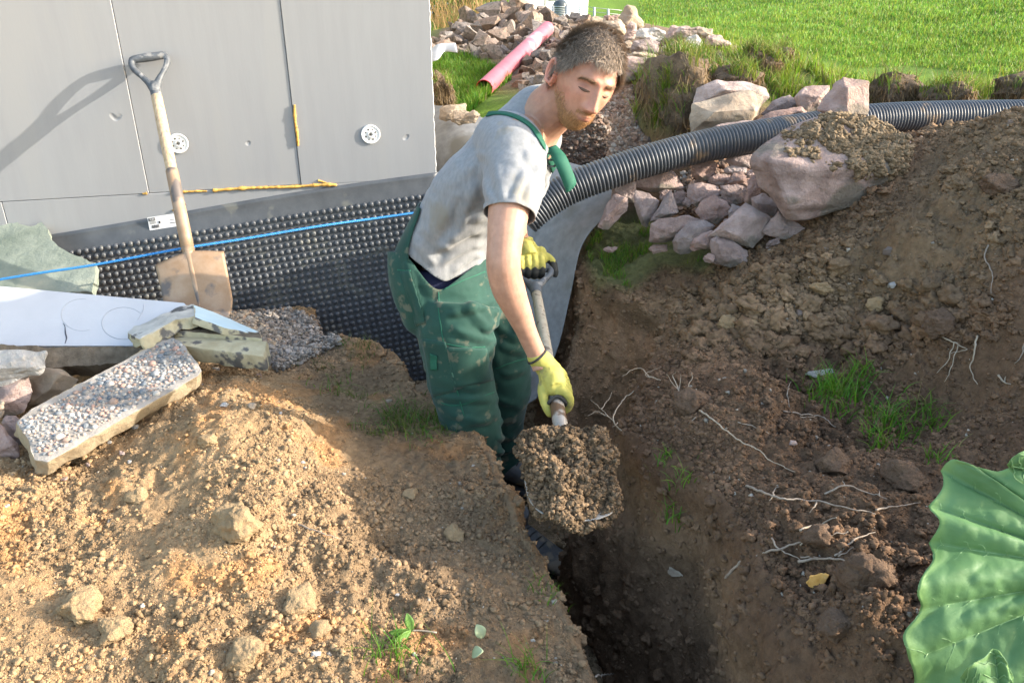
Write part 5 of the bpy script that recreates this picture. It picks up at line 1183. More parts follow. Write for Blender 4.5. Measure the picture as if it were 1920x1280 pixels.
# ---- eyes: lids almost closed, looking down
for sg in (-1, 1):
    b = MB(); q = []
    for t_ in np.linspace(-1, 1, 14):
        x = sg * .032 + t_ * .0135; z = -.0045 - .0018 * (1 - t_ * t_) - sg * 0; q.append((x, z + .0015))
    loc = []
    for x, z in q:
        # find surface y
        k = np.argmin((hl[:, 0] - x) ** 2 + (hl[:, 2] - z) ** 2 + (hl[:, 1] < 0) * 1.0); loc.append([x, hl[k, 1] - .0004, z])
    P_ = H(np.array(loc)); b.tube(crom(P_, 30), [.0010 + .0026 * math.sin(math.pi * i / 29) for i in range(30)], 6); b.build('eyelid_line', M['lash'], man)
    b = MB(); g = np.random.default_rng(5 + sg)
    for i in range(260):
        t_ = g.uniform(-1, 1); x = sg * (.032 + t_ * .018); z = .0215 - .004 * max(0, t_) ** 2 + g.normal(0, .0027) + .001 * (1 - t_ * t_)
        k = np.argmin((hl[:, 0] - x) ** 2 + (hl[:, 2] - z) ** 2 + (hl[:, 1] < 0) * 1.0); y = hl[k, 1]
        a = np.array([x, y - .0005, z]); e = a + np.array([sg * .0055, .0012, .001 * (1 - t_) - .001])
        b.tube([H(a), H((a + e) / 2 + np.array([0, .0008, 0])), H(e)], [.0004, .00035, .0001], 3, cap=False, col=np.array([.26, .16, .09]) * g.uniform(.8, 1.3))
    b.build('eyebrow', M['hair'], man, usecol=True)
# ---- hair
g = np.random.default_rng(11)
def hairline(x, y, z):
    """>0 inside the hair"""
    front = np.interp(y, [-.2, -.06, -.02, .0, .02, .045, .065, .085, .12], [-.075, -.056, -.016, .010, .016, .040, .062, .072, .076])
    rec = .012 * gs(np.abs(x), .045, .014) * (y > .02); ears = .03 * gs(y, -.014, .014) * (np.abs(x) > .05) * 0
    return z - front - rec + .003 * np.sin(x * 300)
def strands(n, sel, length, lift, colf, width, seed, dirf, jit=.45):
    g = np.random.default_rng(seed); k = g.choice(np.where(sel)[0], n); r_ = k % (nt * npn); base = hl[k] + g.normal(0, .0012, (n, 3))
    nrm = base / np.array([.078, .097, .118]) ** 2; nrm /= np.linalg.norm(nrm, axis=1)[:, None]
    dr = dirf(base) + g.normal(0, jit, (n, 3)); dr = dr - nrm * (dr * nrm).sum(1)[:, None]; dr /= np.linalg.norm(dr, axis=1)[:, None] + 1e-9
    L = length * g.uniform(.6, 1.3, n)[:, None]; p0 = base - nrm * .001; p1 = base + dr * L * .5 + nrm * L * lift; p2 = base + dr * L + nrm * L * lift * 1.35
    sd = np.cross(dr, nrm); w_ = width
    V = np.stack([p0 - sd * w_, p0 + sd * w_, p1 - sd * w_ * .8, p1 + sd * w_ * .8, p2 - sd * w_ * .15, p2 + sd * w_ * .15], 1).reshape(-1, 3)
    i = np.arange(n)[:, None] * 6; F = np.concatenate([i + np.array([0, 1, 3, 2]), i + np.array([2, 3, 5, 4])]); c = np.repeat(colf(base, g), 6, 0)
    return H(V), F, c
hv = hairline(hl[:, 0], hl[:, 1], hl[:, 2]); area = np.sin(np.repeat(th.ravel(), npn))
# scalp shell tinted like hair roots
keep = hv > .002; idx = -np.ones(len(hl), int); idx[keep] = np.arange(keep.sum()); nrm = hl / np.array([.078, .097, .118]) ** 2; nrm /= np.linalg.norm(nrm, axis=1)[:, None]
shell = hl + nrm * (.0012 + .0075 * smooth(.002, .03, hv) + .0012 * fbm(hl, 160, 2))[:, None]
F = [tuple(int(idx[i]) for i in f) for f in hF if all(keep[list(f)])]
hc_ = lambda V, g: np.array([.23, .175, .13])[None] * g.uniform(.5, 1.7, len(V))[:, None]
mesh('hair_base', H(shell[keep]), F, M['hair'], man, col=np.tile([.115, .086, .062], (keep.sum(), 1)) * (1 + .5 * fbm(shell[keep], 300, 2)[:, None])) 
sel = (g.uniform(0, 1, len(hl)) < area) & (hv > -.001)
hd = lambda p: np.stack([p[:, 0] * .15, np.where(p[:, 2] > .05, 1.0, .25) + 0 * p[:, 0], -np.where(p[:, 2] > .07, .1, .9)], 1)
V, F, c = strands(26000, sel, .026, .40, hc_, .00060, 3, hd)
hair = mesh('hair', V, F, M['hair'], man, smooth_=False, col=c)
jx = g.normal(0, .006, len(hl)); bsel = (g.uniform(0, 1, len(hl)) < area * smooth(-.015, .03, hl[:, 1])) & (hl[:, 1] > -.015) & ((hl[:, 2] + jx < -.074 + .034 * smooth(.040, .068, np.abs(hl[:, 0]))) | ((np.abs(hl[:, 2] + .0575) < .004) & (np.abs(hl[:, 0]) < .026) & (hl[:, 1] > .05))) & ~((np.abs(hl[:, 0]) < .02) & (np.abs(hl[:, 2] + .0715) < .009) & (hl[:, 1] > .05))
bc2 = lambda V, g: np.array([.36, .19, .085])[None] * g.uniform(.6, 1.5, len(V))[:, None]
V, F, c = strands(9000, bsel, .0072, .35, bc2, .00030, 4, lambda p: np.stack([p[:, 0] * 2, p[:, 1] * 0 + .1, -np.ones(len(p))], 1))
mesh('beard', V, F, M['hair'], man, smooth_=False, col=c)
# ---- T-shirt
tsh = MB()
TR = [((770, 545), (905, 540), 2.42, .150, lat(0)), ((762, 500), (912, 505), 2.41, .158, lat(0)), ((762, 470), (920, 480), 2.40, .160, lat(.1)), ((776, 435), (938, 448), 2.38, .160, lat(.25)), ((802, 385), (972, 412), 2.35, .165, lat(.45)), ((826, 335), (1004, 366), 2.32, .175, lat(.65)),
      ((852, 288), (1030, 318), 2.29, .182, lat(.8)), ((886, 242), (1040, 276), 2.28, .178, lat(.9)), ((925, 205), (1040, 246), 2.28, .150, lat(1)), ((965, 176), (1040, 222), 2.27, .105, lat(1)), ((1000, 162), (1040, 222), 2.26, .072, lat(1)), ((1018, 160), (1050, 218), 2.25, .064, lat(1))]
TV = loft(tsh, TR, 40, 60)
limb(tsh, [(945, 262, 2.22, .080), (960, 285, 2.15, .084), (966, 318, 2.11, .082), (964, 350, 2.085, .074), (959, 380, 2.07, .068), (955, 402, 2.06, .064), (954, 409, 2.058, .063)], 24, 8)
limb(tsh, [(1005, 250, 2.36, .070), (1000, 285, 2.44, .068), (990, 330, 2.52, .062), (984, 360, 2.57, .060)], 20, 8)
WR = []   # hand placed folds: (px a, px b, width m, height m)
for a, b_, w_, h_ in [((905, 300), (925, 385), .010, .010), ((915, 400), (830, 455), .012, .008), ((910, 425), (815, 470), .012, .010), ((912, 450), (820, 500), .010, .009), ((905, 470), (840, 515), .010, .008), ((790, 420), (850, 470), .012, .006), ((1020, 300), (985, 395), .010, .008), ((995, 310), (960, 400), .010, .007), ((1030, 330), (1000, 400), .008, .007),
                      ((900, 330), (860, 440), .014, .007), ((870, 350), (835, 420), .012, .005), ((985, 275), (1020, 330), .010, .006), ((930, 290), (950, 390), .012, .005), ((905, 485), (870, 520), .008, .007), ((780, 445), (820, 500), .010, .007), ((1000, 250), (1030, 290), .010, .006), ((910, 280), (880, 330), .012, .005)]:
    WR.append((np.array(a, float), np.array(b_, float), w_, h_))
def folds(V, WR_, dmax=9):
    u, v, d = proj(V); out = np.zeros(len(V))
    for a, b_, w_, h_ in WR_:
        e = b_ - a; L = e @ e; x = u - a[0]; y = v - a[1]; t_ = np.clip((x * e[0] + y * e[1]) / L, 0, 1); side = np.sin(t_ * 3.1) * 5
        nx, ny = -e[1] / math.sqrt(L), e[0] / math.sqrt(L)
        q = ((x - t_ * e[0]) * nx + (y - t_ * e[1]) * ny - side) * d / FPX; r2 = ((x - t_ * e[0]) ** 2 + (y - t_ * e[1]) ** 2) ** .5 * d / FPX
        end = np.exp(-(np.maximum(0, r2 - np.abs(q)) / .01) ** 2)
        out += h_ * (np.exp(-(q / w_) ** 2) - .7 * np.exp(-((q - 1.8 * w_) / w_) ** 2)) * smooth(0, .25, t_) * smooth(1, .75, t_) * end
    return np.where(d < dmax, out, 0)
axT = (P(1000, 220, 2.26) - P(835, 520, 2.42)).normalized()
def shirt_disp(V, N_):
    return folds(V, WR) + .0035 * fbm(V * [1, 1, .8], 11, 3, off=3) + .0045 * np.maximum(0, fbm(V @ np.array([[1, 0, 0], [0, 1, 0], [.7, 0, 2.2]]), 7, 3, off=8, ridge=True) - .2)
cut_s = P(955, 406, 2.06); dir_s = (P(947, 450, 2.04) - P(962, 340, 2.09)).normalized(); cut_l = P(986, 352, 2.56); dir_l = (P(980, 380, 2.60) - P(1002, 290, 2.45)).normalized(); cut_n = P(1030, 180, 2.25); 
hdn = (Vector(H((0, -.03, 0))) - P(1000, 240, 2.27)).normalized(); nkc = Vector(H((0, -.045, -.05))) * .45 + P(1012, 225, 2.26) * .55
def shirt_post(V, N_):
    a = (V - np.array(cut_s)) @ np.array(dir_s) > 0; near = np.linalg.norm(V - np.array(cut_s), axis=1) < .12; k = ~(a & near)
    a = (V - np.array(cut_l)) @ np.array(dir_l) > 0; near = np.linalg.norm(V - np.array(cut_l), axis=1) < .11; k &= ~(a & near)
    nd_ = (V - np.array(nkc)) @ np.array(hdn); k &= ~((nd_ > .004) & (np.linalg.norm(V - np.array(nkc), axis=1) < .10))
    u, v, d = proj(V); hemv = np.interp(u, [750, 765, 790, 830, 870, 910, 930], [476, 478, 503, 531, 517, 494, 480])
    k &= ~((v > hemv) & (V[:, 2] < CZ - .7))
    return k
shirt, SV, SF = remesh(tsh, 't_shirt', M['shirt'], man, vox=.0055, smooth_it=10, disp=shirt_disp, post=shirt_post, thick=.0022)
sbv = BVHTree.FromPolygons([tuple(v) for v in SV], SF)
# collar rib and sleeve hem as stitched bands
def loopband(c, ax, r_guess, name, wr=.0035):
    ax = Vector(ax).normalized(); a = ax.orthogonal().normalized(); bb = ax.cross(a); pts = []
    for k in range(48):
        t_ = 2 * math.pi * k / 48; dr = a * math.cos(t_) + bb * math.sin(t_); h = sbv.ray_cast(Vector(c) + dr * .30 , -dr)
        pts.append(h[0] if h[0] is not None else Vector(c) + dr * r_guess)
    return pts
cl_ = []
for k in range(56):
    t_ = 2 * math.pi * k / 56; ax_c = Vector(hdn); a_ = ax_c.orthogonal().normalized(); b_c = ax_c.cross(a_); dr = a_ * math.cos(t_) + b_c * math.sin(t_); o0 = Vector(nkc) + ax_c * -.004
    h = sbv.ray_cast(o0 + dr * .16, -dr); cl_.append(h[0] if h[0] is not None and (h[0] - o0).length < .13 else o0 + dr * .078)
cl_ = np.array([list(p) for p in cl_]); _o = np.array(Vector(nkc) + Vector(hdn) * -.004); _r = np.linalg.norm(cl_ - _o, axis=1); _m = np.median(_r); cl_ = _o + (cl_ - _o) * (np.clip(_r, _m * .9, _m * 1.15) / _r)[:, None]
for _ in range(8): cl_ = (np.roll(cl_, 1, 0) + 2 * cl_ + np.roll(cl_, -1, 0)) / 4
MB().tube(list(cl_) + [cl_[0], cl_[1]], .0065, 8, cap=False).build('collar', M['shirt'], man)
# ---- bib trousers
tr_ = MB()
loft(tr_, [((748, 455), (915, 462), 2.41, .166, lat(.1)), ((746, 480), (924, 492), 2.41, .170, lat(0)), ((750, 520), (934, 530), 2.42, .172, lat(0)), ((762, 565), (940, 570), 2.43, .165, lat(0)), ((775, 605), (936, 600), 2.44, .150, lat(0)), ((800, 632), (915, 625), 2.46, .10, lat(0))], 40, 40)
RL = [(858, 575, 2.36, .118), (855, 615, 2.36, .107), (857, 655, 2.38, .095), (861, 695, 2.41, .088), (871, 740, 2.44, .086), (880, 775, 2.47, .083), (889, 820, 2.52, .075), (896, 870, 2.57, .065), (910, 922, 2.62, .058), (938, 962, 2.65, .056), (958, 985, 2.67, .057)]
LL = [(905, 560, 2.52, .108), (920, 605, 2.55, .100), (933, 650, 2.58, .092), (942, 695, 2.62, .084), (945, 735, 2.67, .080), (942, 780, 2.75, .070), (940, 820, 2.82, .064), (941, 850, 2.87, .064), (942, 872, 2.90, .066)]
limb(tr_, RL, 28, 8); limb(tr_, LL, 28, 8)
WT = []
for a, b_, w_, h_ in [((830, 590), (930, 560), .010, .008), ((760, 470), (800, 600), .010, .006), ((772, 480), (795, 560), .010, -.004), ((900, 620), (925, 600), .010, .009), ((840, 610), (930, 640), .010, .006), ((810, 700), (900, 730), .010, .007), ((825, 740), (925, 745), .010, .008), ((835, 770), (930, 790), .010, .008), ((850, 800), (935, 770), .010, .006), ((925, 600), (975, 640), .010, .009), ((930, 640), (985, 660), .010, .008), ((935, 700), (985, 690), .010, .007),
                      ((925, 740), (980, 760), .010, .007), ((930, 790), (968, 780), .009, .008), ((925, 820), (965, 812), .008, .008), ((925, 845), (960, 838), .008, .009), ((920, 600), (940, 700), .012, .006), ((870, 560), (920, 620), .012, .006), ((805, 640), (820, 720), .010, .006), ((790, 560), (805, 660), .010, .007), ((845, 830), (925, 850), .010, .006), ((915, 640), (900, 720), .012, .006)]:
    WT.append((np.array(a, float), np.array(b_, float), w_, h_))
Vl = [(738, 470), (762, 474), (790, 510), (808, 532), (822, 545), (838, 536), (868, 512), (912, 478), (935, 470)]
def tr_disp(V, N_): 
    return folds(V, WT) + .004 * fbm(V * [1, 1, .7], 9, 3, off=13) + .006 * np.maximum(0, fbm(V * [1.2, 1.2, 2.0], 8, 3, off=21, ridge=True) - .25)
def tr_post(V, N_):
    u, v, d = proj(V); vl = np.interp(u, [a for a, b_ in Vl], [b_ for a, b_ in Vl]); facing = (N_ @ -np.array(ray(850, 520))) > -.35
    k = ~((v < vl) & facing & (d < 2.46)); k &= V[:, 2] < CZ - .80 + .06 * (d > 2.4)
    hm_ = P(956, 982, 2.67); k &= ~((np.linalg.norm(V - np.array(hm_), axis=1) < .13) & ((V - np.array(hm_)) @ np.array((P(956, 982, 2.67) - P(918, 935, 2.63)).normalized()) > 0))
    hm_ = P(942, 870, 2.90); k &= ~((np.linalg.norm(V - np.array(hm_), axis=1) < .10) & (V[:, 2] < hm_.z))
    return k
trs, RV, RF = remesh(tr_, 'bib_trousers', M['trouser'], man, vox=.006, smooth_it=8, disp=tr_disp, post=tr_post, thick=.003)
tbv = BVHTree.FromPolygons([tuple(v) for v in RV], RF)
def band(px, w_, name, mat, parent, bvh, off=.004, n=60, thick=.003, taper=None, world=False):
    pts = []; nr = []
    for p in (px if world else crom([(u, v, 0) for u, v in px], n)):
        h = hit(p[0], p[1], bvh)
        if h[0] is None: continue
        nn = h[1] if h[1].dot(Vector(ray(p[0], p[1]))) < 0 else -h[1]
        pts.append(h[0] + nn * off); nr.append(nn)
    if len(pts) < 5: return None
    pts = np.array([list(p) for p in pts]); nr = np.array([list(p) for p in nr])
    for _ in range(4): pts[1:-1] = (pts[:-2] + 2 * pts[1:-1] + pts[2:]) / 4; nr[1:-1] = (nr[:-2] + nr[1:-1] + nr[2:]) / 3
    T = np.gradient(pts, axis=0); T /= np.linalg.norm(T, axis=1)[:, None]; S_ = np.cross(T, nr); S_ /= np.linalg.norm(S_, axis=1)[:, None]
    k = len(pts); ww = w_ * np.ones(k) if taper is None else w_ * np.interp(np.linspace(0, 1, k), *taper); V = np.stack([pts + S_ * (ww * q)[:, None] for q in (-.5, -.17, .17, .5)], 1)
    o = mesh(name, V.reshape(-1, 3), grid_faces(k, 4), mat, None); o.modifiers.new('s', 'SOLIDIFY').thickness = thick; o.modifiers['s'].offset = 0
    o.parent = parent; o.location = Vector(o.location) - parent.matrix_world.translation if parent.parent is None else Vector(o.location) - parent.parent.location - parent.location; return o
bpy.context.view_layer.update()
band([(850, 266), (862, 250), (885, 230), (910, 219), (935, 215), (962, 220), (988, 234), (1006, 254), (1020, 280), (1031, 300), (1036, 318)], .019, 'shoulder_strap', M['strap'], man, sbv, off=.005)
band([(1036, 316), (1038, 340), (1036, 365), (1032, 385)], .024, 'front_strap', M['strap'], man, sbv, off=.006, n=20)
# loose strap end hanging free in front of the chest, with its buckle
q = crom([P(1034, 276, 2.14), P(1048, 296, 2.12), P(1060, 322, 2.12), P(1069, 348, 2.13), P(1063, 360, 2.135)], 24)
S_ = np.array(camdir(.9, .35, .25).normalized()); V = np.stack([q + S_ * (.016 * (1 - .3 * (k > 1)) ) * 0 + S_[None] * t_ * np.interp(np.linspace(0, 1, 24), [0, .3, .85, 1], [.012, .018, .017, .004])[:, None] for t_ in (-1, 0, 1) for k in (0,)], 1)
o = mesh('strap_end', V.reshape(-1, 3), grid_faces(24, 3), M['strap'], man); o.modifiers.new('s', 'SOLIDIFY').thickness = .003
b = MB(); bk = P(1033, 300, 2.13)
for dx in (-.011, .011): b.tube([bk + camdir(dx, .016, 0), bk + camdir(dx, -.016, 0)], .0028, 8)
for dy in (-.016, 0, .016): b.tube([bk + camdir(-.011, dy, 0), bk + camdir(.011, dy, 0)], .0025, 8)
b.build('buckle', M['grip'], man)
# back panel of the bib: follows the shirt from the waist up the back
nr_, nc_ = TV.shape[0], TV.shape[1]; rows_ = []
for i in range(int(nr_ * .10), int(nr_ * .43)):
    t_ = (i / nr_ - .10) / .33; wd = 9 - 4.5 * t_; a = []
    for q in np.linspace(-wd, wd, 15):
        j = (nc_ / 2 + q) % nc_; j0 = int(j) % nc_; f_ = j - int(j); p = TV[i, j0] * (1 - f_) + TV[i, (j0 + 1) % nc_] * f_; c_ = TV[i].mean(0); a.append(p + (p - c_) / np.linalg.norm(p - c_) * .012)
    rows_.append(a)
rows_ = np.array(rows_); o = mesh('back_panel', rows_.reshape(-1, 3), grid_faces(rows_.shape[0], 15), M['trouser'], man); o.modifiers.new('s', 'SOLIDIFY').thickness = .004
# dark waistband of the underwear in the V opening
wb = MB(); loft(wb, [((770, 500), (908, 500), 2.415, .142, lat(0)), ((774, 530), (908, 530), 2.42, .145, lat(0)), ((782, 562), (905, 562), 2.43, .135, lat(0))], 36, 14); wb.build('underwear', M['navy'], man)
# pockets, flap and seams on the trousers
band([(746, 506), (770, 508)], .004, 'pocket_seam', M['strap'], man, tbv, off=.003, n=10)
def patch(poly, name, mat, off=.0035, res=14):
    """a sewn-on cloth patch following the trouser surface"""
    a, b_, c_, d_ = [np.array(p, float) for p in poly]; V = []
    for i in range(res):
        for j in range(res):
            s, t_ = j / (res - 1), i / (res - 1); q = (a * (1 - s) + b_ * s) * (1 - t_) + (d_ * (1 - s) + c_ * s) * t_; h = hit(q[0], q[1], tbv)
            if h[0] is None: return None
            V.append(list(h[0] + (h[1] if h[1].y < 0 else -h[1]) * off))
    o = mesh(name, np.array(V), grid_faces(res, res), mat, man); o.modifiers.new('s', 'SOLIDIFY').thickness = .0025; return o
patch([(793, 634), (836, 640), (858, 732), (812, 742)], 'thigh_pocket', M['trouser'])
patch([(808, 660), (823, 664), (822, 690), (810, 690)], 'pocket_flap', M['strap'], off=.008)
patch([(838, 650), (910, 652), (922, 712), (852, 728)], 'knee_pad_pocket', M['trouser'])
patch([(752, 508), (768, 508), (800, 606), (782, 610)], 'hip_pocket', M['trouser'], off=.004)
for pts in ([(822, 547), (824, 590), (832, 640)], [(792, 633), (830, 642), (870, 650), (908, 650)], [(836, 648), (846, 690), (858, 735), (870, 780)], [(812, 745), (850, 760), (900, 745), (925, 735)], [(930, 690), (955, 680), (984, 672)], [(832, 542), (870, 525), (908, 510)]):
    try: band(pts, .0035, 'seam', M['strap'], trs, tbv, off=.0035, n=26, thick=.0015)
    except Exception: pass
# ---- gloves
A_g, B_g = P(997, 503, 2.68), P(1058, 834, 2.02); axs = (B_g - A_g).normalized()
def fing(b, pts, r0, r1): c = crom([list(p) for p in pts], 14); b.tube(c, list(np.linspace(r0, r1, 13)) + [r1 * .55], 10); sph(b, c[-2], r1 * .97)
# right hand, palm over the shaft, thumb to the left, fingers round the right side
Hc = A_g + axs * ((P(1034, 722, 2.12) - A_g).dot(axs)); lf = camdir(-1, 0, 0); lf = (lf - axs * lf.dot(axs)).normalized(); tp = lf.cross(axs).normalized()
if tp.z < 0: tp = -tp
def G(s, l, t_): return Hc + axs * s + lf * l + tp * t_
wr_ = P(1008, 668, 2.175); gb = MB()
c = crom([wr_ + (wr_ - P(1014, 690, 2.18)) * .2, wr_, G(-.075, .010, .040), G(-.045, .006, .036), G(-.012, .0, .030)], 20); gb.tube(c, list(np.interp(np.linspace(0, 1, 20), [0, .3, .6, 1], [.0275, .029, .034, .024])), 16, flat=1)
for s, l, t_, r_ in ((-.060, .012, .032, .026), (-.035, -.006, .032, .024), (-.065, -.012, .030, .024), (-.02, .008, .028, .020), (-.01, -.010, .026, .018)): sph(gb, G(s, l, t_), r_)
for k, (s, ln, r_) in enumerate(((.004, 1.0, .0112), (-.018, 1.06, .0115), (-.040, 1.02, .0112), (-.061, .9, .0100))):
    fing(gb, [G(s - .012, -.010, .032), G(s, -.028, .022), G(s + .002, -.0335, .000), G(s + .002, -.026, -.022), G(s, -.006, -.031), G(s, .010 * ln, -.028)], r_ * 1.12, r_ * .92)
fing(gb, [G(-.050, .024, .024), G(-.022, .032, .016), G(.004, .030, .004), G(.022, .022, -.012), G(.028, .014, -.022)], .0155, .0108)
gl, GVv, GFf = remesh(gb, 'glove', M['glove_y'], man, vox=.0026, smooth_it=5, disp=lambda V, N_: .0012 * fbm(V, 45, 3) + .0016 * np.maximum(0, fbm(V, 28, 2, off=9, ridge=True) - .3))
gl['label'] = 'yellow knitted glove on the hand nearest the blade'
# dark rubber palm edge round the shaft and dark cuff hem
b = MB(); 
for s in (.013,):
    pts = [G(s + .003 * math.sin(3 * a), .0225 * math.cos(a), .0235 * math.sin(a)) for a in np.linspace(-.35, math.pi + .25, 30)]; b.tube(pts, .0048, 8)
sp_ = b.build('palm_coating', M['glove_b'], None); sp_.parent = gl; sp_.location = Vector(sp_.location) - man.location - gl.location
def cuff(c0, ax, r_, mat, par, name='cuff'):
    ax = Vector(ax).normalized(); a = ax.orthogonal().normalized(); bb = ax.cross(a); b = MB(); b.tube([c0 + (a * math.cos(t_) + bb * math.sin(t_)) * r_ for t_ in np.linspace(0, 2 * math.pi, 33)], .0032, 8, cap=False)
    o = b.build(name, mat, None); o.parent = par; o.location = Vector(o.location) - man.location - par.location
cuff(wr_ + (wr_ - G(-.075, .010, .040)).normalized() * .002, wr_ - G(-.075, .010, .040), .0275, M['glove_b'], gl)
# left hand over the D grip
sdg = camdir(1, -.03, .05); sdg = (sdg - axs * sdg.dot(axs)).normalized(); upg = sdg.cross(axs).normalized()
if upg.z < 0: upg = -upg
def K(s, a, t_): return A_g + sdg * s + axs * a + upg * t_      # s along bar, a towards the blade, t_ up
gb = MB(); lw = P(984, 462, 2.74)
gb.tube(crom([lw + Vector((0, .02, .02)), lw, K(-.012, -.045, .040), K(-.006, -.018, .030)], 16), [.029] * 6 + [.034] * 6 + [.028] * 4, 14)
for s in (-.030, -.010, .012, .030): sph(gb, K(s, -.022, .022), .022); sph(gb, K(s, -.048, .030), .021)
for k, s in enumerate((-.036, -.014, .008, .029)):
    fing(gb, [K(s, -.012, .030), K(s, .014, .026), K(s, .028, .006), K(s, .022, -.016), K(s, .004, -.026)], .0125, .0108)
fing(gb, [K(.030, -.040, .030), K(.052, -.026, .024), K(.068, -.010, .012), K(.074, .006, -.008), K(.074, .014, -.022)], .0150, .0110)
g2, _, _ = remesh(gb, 'glove', M['glove_y'], man, vox=.0028, smooth_it=5, disp=lambda V, N_: .0012 * fbm(V, 45, 3))
g2['label'] = 'yellow and black glove holding the grip of the spade'
g2.data.materials.append(M['glove_b'])
g2o = np.array(g2.location) + np.array(man.location)
for p in g2.data.polygons:
    l = Vector(np.array(p.center) + g2o) - A_g; a, t_, s = l.dot(axs), l.dot(upg), l.dot(sdg)
    if (t_ < .020 + .004 * math.sin(s * 260) and t_ > -.020 and a > -.06) or (s > .060 and a > -.004): p.material_index = 1
# ---- boots
def boot(an, toe, z0, name_lab):
    an = Vector(an); toe = Vector(toe); f = (toe - an); f.z = 0; L = f.length; f.normalize(); r_ = Vector((f.y, -f.x, 0)); b = MB(); o = Vector((an.x, an.y, z0))
    prof = [(-.085, .030, .045, .10), (-.07, .036, .075, .11), (-.03, .040, .11, .11), (.02, .042, .10, .09), (.07, .046, .075, .07), (.12, .048, .056, .055), (.165, .043, .045, .045), (.188, .026, .030, .03)]
    n = 16; V = []
    for x, w_, h_, _ in prof:
        for k in range(n):
            a = 2 * math.pi * k / n; yy = math.cos(a) * w_; zz = (math.sin(a) * .5 + .5) ** .8 * h_; V.append(o + f * (x + .01) + r_ * yy + Vector((0, 0, .022 + zz)))
    b.add(V, [tuple(q) for q in grid_faces(len(prof), n, True)] + [tuple(range(n))[::-1], tuple((len(prof) - 1) * n + k for k in range(n))])
    b.tube([o + f * -.03 + Vector((0, 0, .07)), o + f * -.025 + Vector((0, 0, .13)), o + f * -.02 + Vector((0, 0, .17))], [.046, .044, .046], 16)
    ob, _, _ = remesh(b, 'boot', M['leather'], man, vox=.004, smooth_it=5); s = MB(); V = []
    for zz in (0, .012, .024):
        for k in range(28):
            a = 2 * math.pi * k / 28; x = math.cos(a) * .142 + .055; w_ = .050 * (1 + .12 * math.cos(a)); V.append(o + f * x + r_ * math.sin(a) * w_ + Vector((0, 0, zz + .001)))
    s.add(V, [tuple(q) for q in grid_faces(3, 28, True)] + [tuple(range(28))[::-1], tuple(56 + k for k in range(28))]); so_ = s.build('sole', M['glove_b'], None); so_.parent = ob; so_.location = Vector(so_.location) - man.location - ob.location
    lc = MB()
    for k, x in enumerate((.015, .035, .055, .075)):
        zt = .022 + np.interp(x, [p[0] for p in prof], [p[2] for p in prof]); lc.tube([o + f * (x + .01) + r_ * -.022 + Vector((0, 0, zt - .006)), o + f * (x + .013) + Vector((0, 0, zt + .003)), o + f * (x + .01) + r_ * .022 + Vector((0, 0, zt - .006))], .0022, 6)
    l2 = lc.build('laces', M['glove_b'], None); l2.parent = ob; l2.location = Vector(l2.location) - man.location - ob.location
p1 = P(948, 905, 2.9); boot((p1.x, p1.y, 0), (p1.x + .2, p1.y - .06, 0), P(965, 914, 2.9).z, '')
p2 = P(975, 1035, 2.66); boot((p2.x, p2.y, 0), (p2.x + .16, p2.y - .12, 0), P(1010, 1075, 2.6).z, '')
# ================================================================== THE SPADE IN HIS HANDS AND ITS LOAD
spade_h, pth = spade('spade', A_g, axs, -sdg, .80, 'spade held level by the worker, its blade heaped with soil', 'spades', (M['grip'], M['wood_grey'], M['steel_dirty'], M['steel_dirty']), gw=.056, bw=.108, bl=.255, r_sh=.0150)
nrh = (pth(0, 0, 1) - pth(0, 0, 0))
sgn = 1 if nrh.z > 0 else -1
# mound of soil: a core lump plus crumbs in one mesh
nu, nv = 90, 110; V = []; sd_ = (pth(0, 1, 0) - pth(0, 0, 0))
for j in range(nv):
    for i in range(nu):
        s = (i / (nu - 1)) * 2 - 1; t_ = j / (nv - 1); e = max(0, 1 - abs(s) ** 2.6) * max(0, 1 - abs(2 * t_ - 1) ** 3.2)
        wd = .112 * (1 - .25 * max(0, t_ - .35) ** 1.2) * (max(.02, 1 - abs((t_ - .45) / .56) ** 4.5)) ** .5 * (1 + .05 * math.sin(t_ * 9)); V.append(pth(.772 + .302 * t_, s * wd, sgn * (.050 * (1.0 - .6 * t_) * e ** .5 - .003 + .006 * math.sin(s * 2.5 + 1) * e)))
V = np.array([list(p) for p in V]); nz = np.array(nrh) * sgn; e_ = fbm(V, 16, 4)[:, None] * .024 + fbm(V, 50, 3)[:, None] * .008; V = V + nz * e_
cols_ = np.array([.17, .118, .073])[None] * (1 + .3 * fbm(V, 20, 3)[:, None]); F0 = grid_faces(nv, nu)
VV, FF = V, np.concatenate([F0[:, [0, 1, 2]], F0[:, [0, 2, 3]]]); g = np.random.default_rng(8); n = 17000; k = g.integers(0, len(V), n); r_ = radii(g, n, .0013, 2.1, .0068)
ps = V[k] + nz * (r_ * .5)[:, None] + g.normal(0, .002, (n, 3)); V2, F2, C2 = lumps(ps, r_, cols_[k] * g.uniform(.7, 1.3, n)[:, None], 15, flat=.9, rough=.75)
und = V - nz * (.05)  # closed underside
o = mesh('soil_load', np.concatenate([VV, V2]), np.concatenate([FF, F2 + len(VV)]), M['crumb'], smooth_=False, col=np.concatenate([cols_, C2])); tag(o, 'heap of grey brown soil lying on the blade of the held spade', 'soil heap')
